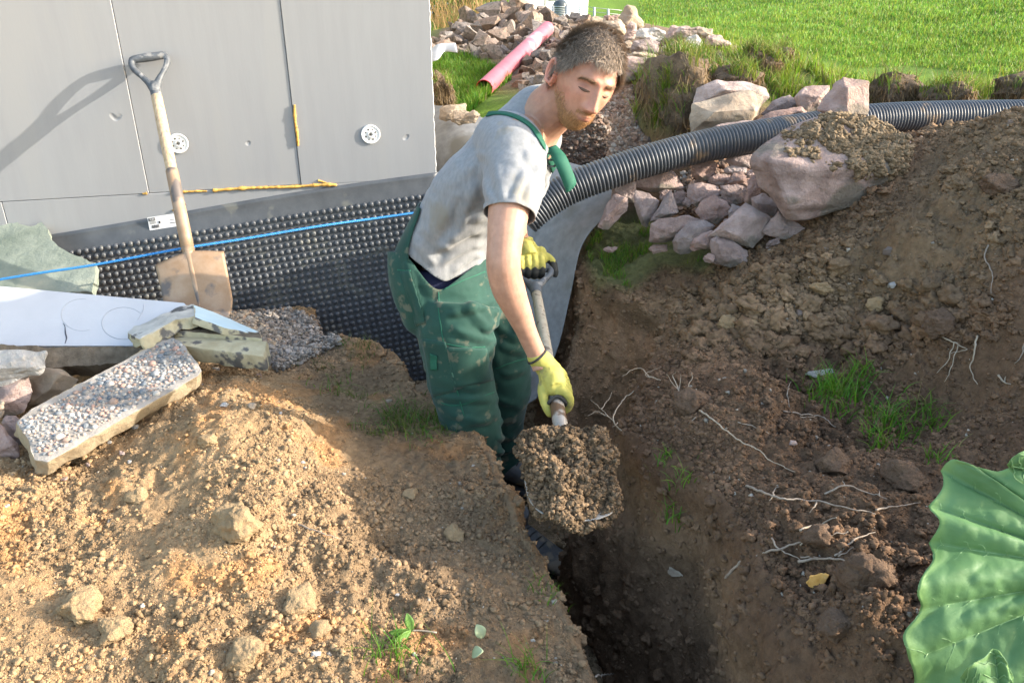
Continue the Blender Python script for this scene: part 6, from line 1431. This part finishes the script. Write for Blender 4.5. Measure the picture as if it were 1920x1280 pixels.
# ================================================================== GRASS, ROOTS, LEAVES
def blades(P0, h, w_, lean, cols, seed=0, seg=3):
    g = np.random.default_rng(seed); n = len(P0); a = g.uniform(0, 2 * math.pi, n); dr = np.c_[np.cos(a), np.sin(a), np.zeros(n)]; az = g.uniform(0, 2 * math.pi, n); wd = np.c_[np.cos(az), np.sin(az), np.zeros(n)]
    V = []
    for k in range(seg + 1):
        t_ = k / seg; c = P0 + np.array([0, 0, 1]) * (h * t_ * (1 - .35 * lean * t_))[:, None] + dr * (h * lean * t_ ** 2)[:, None]
        ww = (w_ * (1 - t_ ** 1.5) + 1e-4)[:, None] if np.ndim(w_) else w_ * (1 - t_ ** 1.5) + 1e-4
        V += [c - wd * ww, c + wd * ww]
    V = np.stack(V, 1).reshape(-1, 3); i = np.arange(n)[:, None] * (2 * seg + 2)
    F = np.concatenate([i + np.array([2 * k, 2 * k + 1, 2 * k + 3, 2 * k + 2]) for k in range(seg)]); return V, F, np.repeat(cols, 2 * seg + 2, 0)
def gcol(g, n, dry=.12, base=(.085, .19, .018)):
    c = np.array(base)[None] * g.uniform(.65, 1.35, n)[:, None]; c[:, 0] *= g.uniform(.7, 1.5, n); d_ = g.uniform(0, 1, n) < dry; c[d_] = np.array([.24, .21, .08]) * g.uniform(.7, 1.2, (d_.sum(), 1)); return c
def grass_at(name, n, poly, hmin, hmax, w_, label, seed, dry=.12, lean=.6, kind='stuff', ymin=0, ymax=30, base=(.085, .19, .018), clump=0.0, far=False, cat='grass', zmax=None, group=None):
    g = np.random.default_rng(seed); poly = np.array(poly, float); pts = []; u0, v0 = poly.min(0); u1, v1 = poly.max(0)
    us = g.uniform(u0, u1, n * 3); vs = g.uniform(v0, v1, n * 3); ok = inpoly(us, vs, poly); us, vs = us[ok][:n], vs[ok][:n]
    for u, v in zip(us, vs):
        h = hit(u, v)[0]
        if h is None or h.y < ymin or h.y > ymax: continue
        pts.append(h[:])
    P0 = np.array(pts); n = len(P0); dist = np.linalg.norm(P0 - [0, 0, CZ], axis=1)
    if far: P0 = P0 + g.normal(0, .04, (n, 3)) * [1, 1, 0]
    if clump: k = fbm(P0 * [1, 1, 0], 6, 3, off=seed) > clump - .35; P0, dist = P0[k], dist[k]; n = len(P0)
    hh = g.uniform(hmin, hmax, n) * (1 + .5 * fbm(P0 * [1, 1, 0], 2.5, 2)); V, F, c = blades(P0 - [0, 0, .004], hh, w_ * np.maximum(1, dist / 3.0), g.uniform(.1, lean, n), gcol(g, n, dry, base), seed)
    o = mesh(name, V, F, M['grass'], col=c, smooth_=False); return tag(o, label, cat, group, kind)
grass_at('lawn_grass', 110000, [(1165, -90), (1215, 50), (1300, 45), (1380, 85), (1420, 96), (1500, 90), (1600, 128), (1700, 125), (1960, 145), (2500, 165), (2500, -90)], .028, .062, .0017, 'bright green lawn behind the stones', 61, dry=.03, far=True, base=(.15, .265, .035), ymin=4.2)
grass_at('lawn_grass', 9000, [(808, 108), (880, 110), (930, 135), (960, 150), (900, 195), (880, 215), (812, 200)], .04, .09, .0018, 'green grass between the house corner and the pink pipe', 62, dry=.05, ymin=3.6, base=(.095, .21, .018))
grass_at('turf_grass', 4300, [(1095, 470), (1130, 425), (1200, 405), (1222, 430), (1262, 460), (1330, 490), (1240, 500), (1190, 540), (1120, 530)], .015, .055, .0014, 'long green grass on the trench corner below the rock pile', 63, dry=.16, lean=1.0, clump=.4, base=(.14, .27, .03))
grass_at('turf_grass', 19000, [(1185, 250), (1195, 150), (1300, 90), (1420, 80), (1500, 95), (1640, 120), (1960, 130), (2300, 150), (2300, 200), (1960, 190), (1640, 205), (1440, 190), (1290, 150), (1240, 240)], .04, .12, .0017, 'sunny rough grass on the turned turf above the pipe', 64, dry=.22, lean=.8, clump=.25, ymax=6, base=(.15, .25, .022))
grass_at('turf_grass', 1500, [(700, 740), (850, 770), (840, 850), (760, 840), (640, 800), (600, 740)], .015, .05, .0011, 'thin trampled grass on the strip left of the trench', 65, dry=.35, lean=1.3, clump=.4, base=(.09, .16, .02))
grass_at('turf_grass', 700, [(440, 655), (640, 630), (720, 640), (700, 690), (560, 700)], .02, .05, .0011, 'sparse grass near the gravel and the membrane', 66, dry=.35, lean=1.2, clump=.35, base=(.09, .15, .03))
# sod grass on the upturned sods: rays against every sod lump
for ob in [o for o in COL.objects if o.name.startswith('sod_clump')]:
    bv = objbvh(ob); g = np.random.default_rng(len(ob.name) + int(abs(ob.location.x) * 100)); cs = np.array([v.co[:] for v in ob.data.vertices]) + np.array(ob.location); lo, hi = cs.min(0), cs.max(0); pts = []
    for k in range(900):
        x, y = g.uniform(lo[0], hi[0]), g.uniform(lo[1], hi[1]); h = bv.ray_cast(Vector((x, y, hi[2] + .3)), Vector((0, 0, -1)))
        if h[0] is not None and g.uniform() < ((.95 if ob.location.x < 1.2 else .4) if h[0].z > lo[2] + .45 * (hi[2] - lo[2]) else .2) and fbm(np.array([[x, y, 0]]), 9, 2)[0] > -.08: pts.append(h[0][:])
    if len(pts) < 10: continue
    n = len(pts); V, F, c = blades(np.array(pts), g.uniform(.03, .10, n), .0018, g.uniform(.3, 1.1, n), gcol(g, n, .30, (.12, .20, .025)), 3)
    o = mesh('grass_tuft', V, F, M['grass'], None, col=c, smooth_=False); o.parent = ob; o.location = Vector(o.location) - ob.location; o['kind'] = 'stuff'
for ob in [o for o in COL.objects if o.name.startswith('sod_clump')]:      # torn roots hanging from the sods
    g = np.random.default_rng(int(abs(ob.location.y) * 100)); cs = np.array([v.co[:] for v in ob.data.vertices]) + np.array(ob.location); nn = np.array([v.normal[:] for v in ob.data.vertices])
    k = np.where((nn[:, 1] < .1) & (nn[:, 2] < .75))[0]; k = g.choice(k, min(2400, len(k) * 3)); n = len(k)
    V, F, c = blades(cs[k] + nn[k] * .004, -g.uniform(.02, .09, n), .0017, g.uniform(.2, .9, n), np.array([.20, .14, .075])[None] * g.uniform(.35, 1.8, n)[:, None], 9, seg=3)
    o = mesh('root_fibres', V, F, M['grass'], None, col=c, smooth_=False); o.parent = ob; o.location = Vector(o.location) - ob.location; o['kind'] = 'stuff'
def tuft(u, v, n, rad, hmin, hmax, label, seed, base=(.10, .24, .02), lean=1.0, w_=.0016, group=None, dry=.06):
    g = np.random.default_rng(seed); c0 = hit(u, v)[0]; q = g.normal(0, rad, (n, 3)); q[:, 2] = 0; pts = []
    for k in q:
        h = down(c0.x + k[0], c0.y + k[1])[0]
        pts.append(h[:] if h is not None else (c0.x, c0.y, c0.z))
    pts = np.array(pts); pts[:, 2] = np.clip(pts[:, 2], c0.z - .05, c0.z + .05)
    V, F, c = blades(pts - [0, 0, .004], g.uniform(hmin, hmax, n), w_, g.uniform(.3, lean, n), gcol(g, n, dry, base), seed, seg=4)
    o = mesh('grass_tuft', V, F, M['grass'], col=c, smooth_=False); return tag(o, label, 'grass tuft', group)
tuft(1560, 738, 210, .036, .04, .09, 'dense dark green grass tuft beside the white fragment on the right', 71)
tuft(1612, 712, 80, .022, .03, .08, 'grass tuft reaching up behind the dense tuft on the right', 72)
tuft(1672, 795, 130, .032, .03, .08, 'grass tuft with long pale blades nearer the big leaf', 73)
tuft(1640, 830, 60, .02, .03, .07, 'small low tuft left of the pale bladed one', 74); tuft(1740, 790, 60, .025, .03, .08, 'thin tuft right of the pale bladed one', 75); tuft(1760, 860, 40, .02, .02, .05, 'tiny tuft just above the big leaf tip', 76)
tuft(745, 1235, 60, .03, .04, .11, 'sparse grass tuft at the bottom below the sprout', 77, lean=1.4, w_=.0012); tuft(990, 1262, 45, .02, .03, .08, 'small grass tuft at the bottom near the trench rim', 78, w_=.0011); tuft(1020, 1110, 30, .02, .02, .06, 'few blades on the trench rim in the lower middle', 79, w_=.0011)
tuft(1270, 935, 45, .02, .03, .08, 'green blades growing out of the cut trench side', 80); tuft(1245, 860, 25, .012, .02, .05, 'small green blades high on the cut trench side', 81); tuft(675, 632, 90, .05, .03, .09, 'grass fringe on the bank edge against the membrane', 82, dry=.2)
tuft(780, 795, 190, .06, .03, .08, 'flattened pale green grass patch left of the worker knees', 83, lean=1.8, dry=.2, base=(.10, .19, .03)); tuft(630, 725, 50, .04, .02, .05, 'faint small tuft in the middle of the trodden strip', 84, lean=1.6, dry=.3)
# ---- roots and twigs
M['root'] = pm('root', (.20, .155, .12), (.34, .28, .22), 60, .8, .5, 200, dist=.001)
M['root_pale'] = pm('root_pale', (.27, .215, .155), (.40, .33, .25), 60, .8, .5, 200, dist=.001)
def root(paths, r_, label, mat='root', lift=.010, group=None, cat='root'):
    b = MB()
    for i, pth_ in enumerate(paths):
        q = []
        for k, p in enumerate(pth_):
            if len(p) == 3: q.append(P(*p)); continue
            h = hit(*p)[0]
            if h is not None: q.append(h + Vector((0, 0, lift)))
        if len(q) < 2: continue
        n = 10 * len(q); c = crom(q, n); c = c + np.stack([fbm(c + k * 9, 45, 2) for k in range(3)], 1) * .0035; rr = r_ * (1 if i == 0 else .62) * np.linspace(1, .35, n) * (1 + .15 * fbm(c, 90, 2)); b.tube(c, list(rr * .72), 7)
    o = b.build('root', M[mat]); return tag(o, label, cat, group)
root([[(1397, 916), (1430, 930), (1465, 942), (1530, 946), (1590, 960), (1640, 970)], [(1448, 934), (1452, 922), (1464, 916)], [(1448, 934), (1440, 946)], [(1530, 948), (1524, 960), (1516, 968)]], .0042, 'long pale root crossing the dark bank left of the big leaf')
root([[(1545, 935), (1580, 918), (1620, 928), (1662, 942)], [(1582, 918), (1578, 908)], [(1650, 940), (1648, 928)]], .003, 'arched root just above the long pale root')
root([[(1640, 962), (1690, 955), (1725, 950)]], .0028, 'thin root running right from the end of the long pale root towards the leaf')
root([[(1500, 1002), (1535, 990), (1568, 976)], [(1500, 1030), (1515, 1010), (1530, 988)]], .0036, 'straight broken twig lying above the two forked roots', 'root_pale')
root([[(1360, 1092), (1385, 1062), (1440, 1042), (1480, 1030), (1530, 1015), (1590, 1004)], [(1445, 1015), (1460, 1036), (1500, 1058)]], .0045, 'upper forked root hanging from the dark bank')
root([[(1495, 1060), (1530, 1054), (1580, 1058), (1630, 1068)], [(1500, 1052), (1520, 1050), (1540, 1054)]], .0042, 'lower root with side fibres next to the orange flake')
root([[(1562, 1050), (1600, 1020), (1640, 1006)], [(1570, 1052), (1600, 1035)]], .0032, 'slanting root between the lower root and the big leaf')
root([[(1310, 776), (1340, 796), (1380, 830), (1420, 850), (1448, 872), (1490, 892)]], .0032, 'pale root running down the sunlit lip of the dark bank', 'root_pale')
root([[(1470, 776), (1500, 782), (1540, 788), (1565, 808)], [(1500, 788), (1530, 790)], [(1478, 770), (1476, 740), (1482, 722)]], .003, 'root curving below the white fragment')
root([[(1382, 798), (1410, 806), (1440, 822)]], .0022, 'short thin root in the middle of the dark bank')
root([[(1755, 640), (1785, 655), (1810, 668)], [(1785, 655), (1772, 690), (1752, 712)], [(1792, 660), (1780, 700), (1768, 728)], [(1810, 668), (1790, 672), (1780, 676)]], .0034, 'branched pale twig standing in the right slope', 'root_pale', lift=.02)
root([[(1828, 642), (1824, 675), (1816, 705), (1828, 736)]], .0034, 'upright crooked twig right of the branched twig', 'root_pale', lift=.02)
root([[(1852, 468), (1846, 490), (1858, 520), (1856, 556)]], .003, 'thin grey root high on the right heap')
root([[(1868, 708), (1880, 722), (1892, 728)], [(1880, 722), (1886, 712)]], .004, 'short thick pale root stub at the right edge', 'root_pale')
root([[(1918, 650), (1912, 672), (1900, 690)]], .003, 'root touching the right picture edge')
root([[(1608, 530), (1640, 532)]], .002, 'tiny twig in the middle of the right heap')
root([[(1770, 970), (1800, 985), (1830, 1000)]], .0026, 'dark root partly under the big leaf')
root([[(1305, 470 + 320), (1290, 800)]], .0018, 'hair root at the bank lip')
# twigs sticking out over the trench
def P3(u, v, z): p = PZ(u, v, z); d = (p.y * cP - (p.z - CZ) * sP); return (u, v, d)
zt = -1.17
root([[P3(1168, 808, -1.20), P3(1150, 790, zt), P3(1160, 760, zt), P3(1195, 728, zt), P3(1220, 708, -1.15), P3(1245, 712, -1.15)], [P3(1152, 792, zt), P3(1130, 770, zt), P3(1108, 748, zt)], [P3(1142, 782, zt), P3(1120, 772, zt), P3(1101, 779, zt)], [P3(1128, 768, zt), P3(1140, 748, zt), P3(1147, 736, zt)], [P3(1160, 792, zt), P3(1148, 800, zt)]], .0030, 'bare branching twig reaching out over the trench', 'root_pale')
root([[P3(1250, 712, -1.13), P3(1225, 708, -1.12), P3(1196, 690, -1.12), P3(1168, 706, -1.12)], [P3(1225, 708, -1.12), P3(1210, 700, -1.12), P3(1240, 688, -1.12)]], .0024, 'upper thin twig above the branching twig', 'root_pale')
root([[P3(1275, 735, -1.10), P3(1262, 705, -1.09), P3(1268, 698, -1.07)], [P3(1274, 730, -1.10), P3(1276, 700, -1.07)], [P3(1275, 733, -1.10), P3(1258, 716, -1.08), P3(1250, 700, -1.06)]], .0026, 'cluster of short upright twigs at the bank corner', 'root_pale')
root([[P3(1290, 728, -1.09), P3(1298, 710, -1.08), P3(1296, 698, -1.07)]], .002, 'single short upright twig right of the cluster', 'root_pale')
root([[(1255, 1072), (1270, 1080), (1280, 1086)]], .007, 'cut pale root stub sticking out of the trench side', 'root_pale', lift=.01)
root([[(1118, 1275), (1150, 1268), (1178, 1272)]], .003, 'brown twig at the bottom of the trench rim')
root([[(560, 990), (600, 1005), (640, 1018)]], .003, 'brown twig lying in the tan soil in the middle')
# orange flake and white fragment
M['orange'] = pm('orange', (.50, .25, .05), (.66, .42, .14), 40, .7, .4, 90, dist=.002, c3=(.75, .70, .6), c3lo=.6, c3scale=30)
for (u, v, pts, mt, nm, lb, ct) in ((1533, 1088, [(-22, 4), (-14, -8), (0, -8), (8, -14), (22, -12), (14, 4), (0, 12), (-14, 14)], 'orange', 'bark_flake', 'orange bark flake lying on the dark soil', 'bark flake'),
                                    (1538, 700, [(-24, -4), (-8, -6), (4, -4), (22, -10), (26, -2), (8, 6), (-10, 8), (-24, 2)], 'rock_white', 'plaster_fragment', 'flat white plaster fragment behind the dense grass tuft', 'fragment'),
                                    (1262, 1073, [(-10, -6), (6, -5), (16, 2), (14, 8), (0, 8), (-10, 2)], 'rock_tan', 'root_stub', 'pale chip stuck in the face of the cut trench side', 'chip')):
    h = hit(u, v)[0]; d = (h.y * cP - (h.z - CZ) * sP) - .012; q = [P(u + a, v + b_, d) for a, b_ in pts] + [P(u + a * .8, v + b_ * .8, d + .010) for a, b_ in pts]
    V, F = hull(q, .0012, 2, .0015, 40, 3); o = mesh(nm, V, F, M[mt]); autosmooth(o, 30); tag(o, lb, ct)
# small sprout with two leaves, loose pale leaves
M['leaf'] = pm('leaf', (.13, .26, .05), (.20, .34, .09), 30, .5, .3, 60, dist=.001, trans=.3)
M['leaf_pale'] = pm('leaf_pale', (.32, .38, .20), (.42, .46, .28), 30, .6, .3, 60, dist=.001, trans=.2)
def leaflet(b, c, dr, up, L, w_, curl=.2):
    dr = Vector(dr).normalized(); sd = dr.cross(Vector(up)).normalized(); nr = sd.cross(dr); V = []
    for i in range(9):
        t_ = i / 8; ww = w_ * math.sin(math.pi * min(1, t_ * .95 + .03)) ** .8
        for s in (-1, -.5, 0, .5, 1): V.append(Vector(c) + dr * L * t_ + sd * ww * s + nr * (L * curl * (t_ - t_ * t_) + abs(s) * ww * .35))
    b.add(V, [tuple(f) for f in grid_faces(9, 5)])
h = hit(772, 1190)[0]; sp = empty('sprout', h, 'small seedling with two pointed green leaves in the tan soil', 'seedling')
b = MB().tube(crom([h + Vector((.05, -.005, .012)), h + Vector((.02, 0, .012)), h + Vector((0, 0, .012))], 10), .0018, 6); b.build('stem', M['root_pale'], sp)
for dr in ((-.2, .25, .9), (-.95, -.2, .1), (-.5, -.5, .05)): b = MB(); leaflet(b, h + Vector((0, 0, .012)), dr, (0.3, -1, .3), .045 if dr[2] < .5 else .038, .009); o = b.build('leaf', M['leaf'], sp); o.modifiers.new('s', 'SOLIDIFY').thickness = .0006
for k, (u, v, dr, lb) in enumerate([(885, 1232, (.6, -.2, .5), 'folded pale green leaf lying near the bottom of the tan soil'), (905, 1200, (-.3, .3, .6), 'dull green leaf next to the folded pale one')]):
    h = hit(u, v)[0]; b = MB(); leaflet(b, h + Vector((0, 0, .006)), dr, (0, -.3, 1), .030, .012, .4); o = b.build('fallen_leaf', M['leaf_pale']); o.modifiers.new('s', 'SOLIDIFY').thickness = .0006; tag(o, lb, 'leaf')
# ---- big rhubarb leaves in the lower right corner
def polarleaf(outline, C, d0, tilt, vein_at, wav, n=300, m=80, seed=0, pleat=.012):
    """a lobed leaf: veins fan out from the stalk, the blade bulges between them and waves at its rim"""
    O = crom([(u, v, 0) for u, v in outline + outline[:1]], n + 1)[:n, :2]; C = np.array(C, float); ang = np.arange(n)
    vi = sorted([int(np.argmin(np.hypot(O[:, 0] - a, O[:, 1] - b_))) for a, b_ in vein_at]); f = np.zeros(n)
    for q in range(len(vi)):
        a, b_ = vi[q], vi[(q + 1) % len(vi)] + (n if q == len(vi) - 1 else 0)
        for w_ in range(a, b_): f[w_ % n] = (w_ - a) / max(1, b_ - a)
    T = np.linspace(.015, 1, m); V = np.zeros((m, n, 3)); F_ = np.zeros((m, n)); N0 = np.array(camdir(0, .25, -.97))
    for i, t_ in enumerate(T):
        jag = t_ ** 8 * (n > 200) * (1.2 * np.sin(ang * .8 + seed) + 3.0 * np.sin(ang * .3 + 2 * seed)); D_ = (O - C); L_ = np.hypot(D_[:, 0], D_[:, 1])[:, None]
        uv = C + D_ * t_ + D_ / L_ * jag[:, None]
        dd = d0 + tilt[0] * (uv[:, 0] - C[0]) / 400 + tilt[1] * (uv[:, 1] - C[1]) / 400 + wav * t_ ** 2.5 * np.sin(ang * .085 + seed) + wav * .4 * t_ ** 4 * np.sin(ang * .31 + 1)
        for k in range(n): V[i, k] = P(uv[k, 0], uv[k, 1], dd[k])
        b_ = pleat * np.sin(np.pi * f) ** .7 * np.sin(np.pi * min(1, t_ * .9)) ** .7
        sec = np.abs(np.sin(t_ * 16 + 3.2 * np.abs(f - .5) + seed)) ** .5 * .0028 * np.sin(np.pi * f) ** .5
        V[i] += N0 * (b_ + sec * smooth(.1, .3, t_))[:, None]
    Vf = V.reshape(-1, 3); Vf = Vf + N0 * (.0022 * fbm(Vf, 26, 3) + .0012 * fbm(Vf, 70, 2))[:, None]
    c = np.ones((len(Vf), 3)) * (1 + .14 * fbm(Vf, 9, 3)[:, None]); rim = np.repeat(smooth(.93, 1, T), n)[:, None]; c = c * (1 + rim * np.array([.5, .3, .1]))
    o = mesh('leaf_blade', Vf, grid_faces(m, n, True), M['rhubarb'], col=c); q = o.modifiers.new('s', 'SOLIDIFY'); q.thickness = .0012
    G_ = Vf.reshape(m, n, 3); vb = MB()
    for a in vi:
        path = [G_[i, a] + N0 * .0003 for i in range(0, int(m * .96), 3)]; vb.tube(crom(path, 50), list(np.linspace(.0042, .0009, 50)), 8)
    gq = np.random.default_rng(seed + 3)
    for q in range(len(vi)):
        a, b_ = vi[q], vi[(q + 1) % len(vi)] + (n if q == len(vi) - 1 else 0); half = (b_ - a) / 2
        for t0 in np.arange(.25, .92, .11):
            for base, sg in ((a, 1), (b_, -1)):
                tt = t0 + gq.uniform(-.03, .03); path = []
                for x in np.linspace(0, 1, 9):
                    i = min(m - 1, int((tt + .16 * x) * m)); k = int(base + sg * half * .92 * x) % n; path.append(G_[i, k] + N0 * .0005)
                vb.tube(crom(path, 20), list(np.linspace(.0011, .0003, 20)), 6)
    vo = vb.build('veins', M['vein'], None); vo.parent = o; vo.location = Vector(vo.location) - o.location; return o
M['vein'] = pm('vein', (.115, .22, .085), (.16, .28, .12), 30, .5, .2, 90, dist=.001)
M['rhubarb'] = pm('rhubarb', (.080, .175, .060), (.125, .245, .10), 12, .55, .6, 40, dist=.002, detail=3, attr=True, trans=.16, spec=.3, vor=34)
rl = empty('rhubarb_plant', P(2090, 1330, 1.22), 'large crinkled rhubarb leaf in the lower right corner', 'rhubarb plant')
big = [(1905, 872), (1868, 886), (1826, 874), (1783, 861), (1763, 880), (1767, 915), (1741, 948), (1755, 975), (1742, 1012), (1746, 1050), (1713, 1105), (1722, 1140), (1691, 1190), (1706, 1240), (1712, 1300), (1740, 1400), (1850, 1500), (2040, 1540), (2200, 1440), (2260, 1280), (2170, 1130), (2240, 1000), (2230, 860), (2120, 780), (2000, 800), (1945, 850)]
l1 = polarleaf(big, (2105, 1075), 1.17, (-.03, -.05), [(1826, 874), (1763, 885), (1741, 950), (1742, 1015), (1722, 1140), (1702, 1240), (1800, 1460), (2040, 1540), (2220, 1400), (2230, 900), (2120, 780), (1945, 850)], .022)
l2 = polarleaf([(1796, 1300), (1800, 1270), (1812, 1248), (1838, 1232), (1862, 1216), (1882, 1240), (1900, 1290), (1925, 1400), (1870, 1440), (1805, 1380)], (1885, 1390), 1.06, (0, 0), [(1800, 1270), (1862, 1216), (1900, 1290), (1805, 1380)], .010, n=120, m=40, seed=3, pleat=.008)
l3 = polarleaf([(1888, 872), (1896, 857), (1925, 843), (2000, 830), (2050, 890), (1970, 935), (1906, 903), (1896, 886)], (2010, 895), 1.12, (0, 0), [(1888, 872), (1925, 843), (1970, 935)], .008, n=100, m=40, seed=5, pleat=.008)
for lf_ in (l1, l2, l3): lf_.parent = rl; lf_.location = Vector(lf_.location) - rl.location
b = MB().tube(crom([P(2105, 1075, 1.18), P(2140, 1200, 1.26), P(2150, 1420, 1.45), P(2150, 1700, 1.6)], 24), [.012] * 24, 12); b.build('stalk', M['leaf'], rl)
# ================================================================== BACKGROUND
M['paint_white'] = pm('paint_white', (.74, .75, .76), (.80, .81, .82), 3, .7, .1, 30)
M['door_blue'] = pm('door_blue', (.52, .60, .66), (.58, .66, .72), 3, .6, 0)
M['glass_dark'] = pm('glass_dark', (.05, .06, .07), (.07, .08, .09), 3, .15, 0)
M['rail_metal'] = pm('rail_metal', (.30, .31, .31), (.38, .39, .39), 20, .4, 0, metal=.6)
D = 15.5; hb = P(1060, 60, D); hs = empty('neighbour_house', (hb.x, hb.y, hb.z - .6), 'white rendered neighbour house beyond the rubble heap', 'house')
def bpx(u0, v0, u1, v1, d, th, name, mat, par):
    a, b_ = P(u0, v0, d), P(u1, v1, d); z0, z1 = sorted((a.z, b_.z)); y = (a.y + b_.y) / 2
    o = MB().box(((a.x + b_.x) / 2, y + th / 2, (z0 + z1) / 2), (abs(b_.x - a.x), th, z1 - z0)).build(name, M[mat], None, smooth_=False); o.parent = par; o.location = Vector(o.location) - (par.location if par.parent is None else par.parent.location + par.location); return o
wall = bpx(948, -330, 1163, 75, D, 6, 'wall', 'paint_white', hs)
pl_ = bpx(1026, -40, 1029, 60, D - .03, .04, 'downpipe', 'rail_metal', hs); bpx(905, -330, 948, 75, D + .6, 6, 'porch_wall', 'door_blue', hs)
wf = bpx(1036, -30, 1060, 3, D - .06, .07, 'window', 'paint_white', hs)
for a, b_ in ((1038.5, 1046.5), (1048.5, 1056.5)): bpx(a, -26, b_, 1, D - .075, .01, 'pane', 'glass_dark', hs)
gp = P(1050, 30, 13.2); rr_ = empty('garden_railing', (P(1050, 50, 13.2).x, gp.y, P(1050, 50, 13.2).z), 'grey metal railing in front of the white neighbour house', 'railing')
for v in (14, 18, 22, 26, 30, 34, 38): MB().tube([P(1036, v - 1, 13.2), P(1062, v, 13.2)], .010, 6).build('rail', M['rail_metal'], rr_)
for u in (1037, 1062): MB().tube([P(u, 12, 13.2), P(u, 52, 13.2)], .020, 6).build('post', M['rail_metal'], rr_)
r2 = empty('wire_fence', (P(1110, 40, 12.6).x, P(1110, 40, 12.6).y, P(1110, 40, 12.6).z), 'low wire fence with ridged dark posts before the white house', 'fence')
for u, v0, v1 in ((1088, 10, 38), (1114, 14, 40), (1140, 17, 42)):
    n_ = 16; MB().tube([P(u, v0 + (v1 - v0) * k / n_, 12.6) for k in range(n_ + 1)], [.022 if k % 2 else .010 for k in range(n_ + 1)], 8).build('post', M['rail_metal'], r2)
for dv in (0, 8, 16): MB().tube([P(1086, 11 + dv, 12.6), P(1114, 15 + dv, 12.6), P(1166, 20 + dv, 12.6)], .004, 5).build('wire', M['rail_metal'], r2)
bd = P(1050, 12, 13.9); B, F = ico(3); q = B * [.12, .12, .11]; q[:, 2] = np.maximum(q[:, 2], -.03)
gb_ = empty('covered_barbecue', (bd.x, bd.y, bd.z - .3), 'dark dome lidded barbecue standing behind the grey railing', 'barbecue'); mesh('lid', q + np.array(bd), [tuple(f) for f in F], M['glass_dark'], gb_); MB().tube([bd + Vector((0, 0, -.34)), bd + Vector((0, 0, -.02))], [.10, .115], 16).build('cabinet', M['glass_dark'], gb_)
hs.rotation_euler = (0, 0, R(28))
# shrubs and trees
M['foliage'] = pm('foliage', (.85, .85, .85), (1.15, 1.15, 1.1), 3, .6, 0, spec=.3, attr=True, trans=.35)
M['bark'] = pm('bark', (.10, .08, .06), (.18, .14, .10), 20, .9, .8, 60, dist=.01)
def leafy(name, c, rx, ry, rz, n, ls, col, label, cat, seed, trunk=None, group=None):
    g = np.random.default_rng(seed); c = Vector(c); root_ = empty(name, c - Vector((0, 0, rz * 1.05)), label, cat, group)
    q = g.normal(size=(n, 3)); q /= np.linalg.norm(q, axis=1)[:, None]; q *= g.uniform(.35, 1, (n, 1)) ** .5; k = fbm(q + seed, 2.3, 3) > -.22; q = q[k]; q *= 1 + .3 * fbm(q + seed, 1.6, 2)[:, None]; n = len(q)
    p = q * [rx, ry, rz] + np.array(c); a = g.normal(size=(n, 3)); a /= np.linalg.norm(a, axis=1)[:, None]; b_ = np.cross(a, g.normal(size=(n, 3))); b_ /= np.linalg.norm(b_, axis=1)[:, None]; s = ls * g.uniform(.6, 1.3, n)[:, None]
    V = np.stack([p - a * s, p + b_ * s * .45, p + a * s, p - b_ * s * .45], 1).reshape(-1, 3); F = np.arange(n * 4).reshape(-1, 4); cc = np.repeat(np.array(col)[None] * g.uniform(.55, 1.5, n)[:, None], 4, 0)
    mesh('crown', V, F, M['foliage'], root_, col=cc, smooth_=False); b = MB()
    for i in range(7):
        e = c + Vector((g.normal(0, .35) * rx, g.normal(0, .35) * ry, g.uniform(.0, .7) * rz)); s0 = c - Vector((0, 0, rz * 1.1)); b.tube(crom([s0, (s0 + e) / 2 + Vector((g.normal(0, .1) * rx, 0, 0)), e], 8), list(np.linspace(.05, .01, 8) * rz), 6)
    b.build('trunk', M['bark'], root_); return root_
leafy('shrub', P(830, 5, 10.0), .55, .6, .65, 5200, .045, (.09, .16, .025), 'leafy green shrub beside the house corner at the top', 'shrub', 1)
leafy('shrub', P(895, -8, 11.5), .5, .5, .55, 4200, .045, (.11, .20, .02), 'bright green shrub above the dry grass left of the rubble heap', 'shrub', 2)
leafy('tree', P(1195, -40, 24), 1.9, 1.5, 1.1, 7000, .10, (.04, .065, .02), 'dark tree right of the white neighbour house', 'tree', 3); leafy('tree', P(1290, -60, 26), 2.2, 1.5, 1.1, 6000, .10, (.05, .08, .025), 'second dark tree showing above the lawn', 'tree', 4)
leafy('tree', P(830, -150, 16), 1.6, 1.5, 1.3, 5000, .08, (.07, .11, .03), 'tree above the shrubs behind the house corner', 'tree', 5)
g = np.random.default_rng(9); n = 420; cb = P(862, 50, 9.0); base_ = np.c_[cb.x + g.normal(0, .26, n), cb.y + g.normal(0, .25, n), np.full(n, cb.z - .25)]; c = np.array([.42, .27, .12])[None] * g.uniform(.6, 1.3, n)[:, None]
V, F, c = blades(base_, g.uniform(.35, .85, n), .006, g.uniform(.1, .7, n), c, 5, seg=4); o = mesh('dry_grass', V, F, M['grass'], col=c, smooth_=False); tag(o, 'tall dry straw coloured grass beside the rubble heap', 'dry grass', kind='stuff')
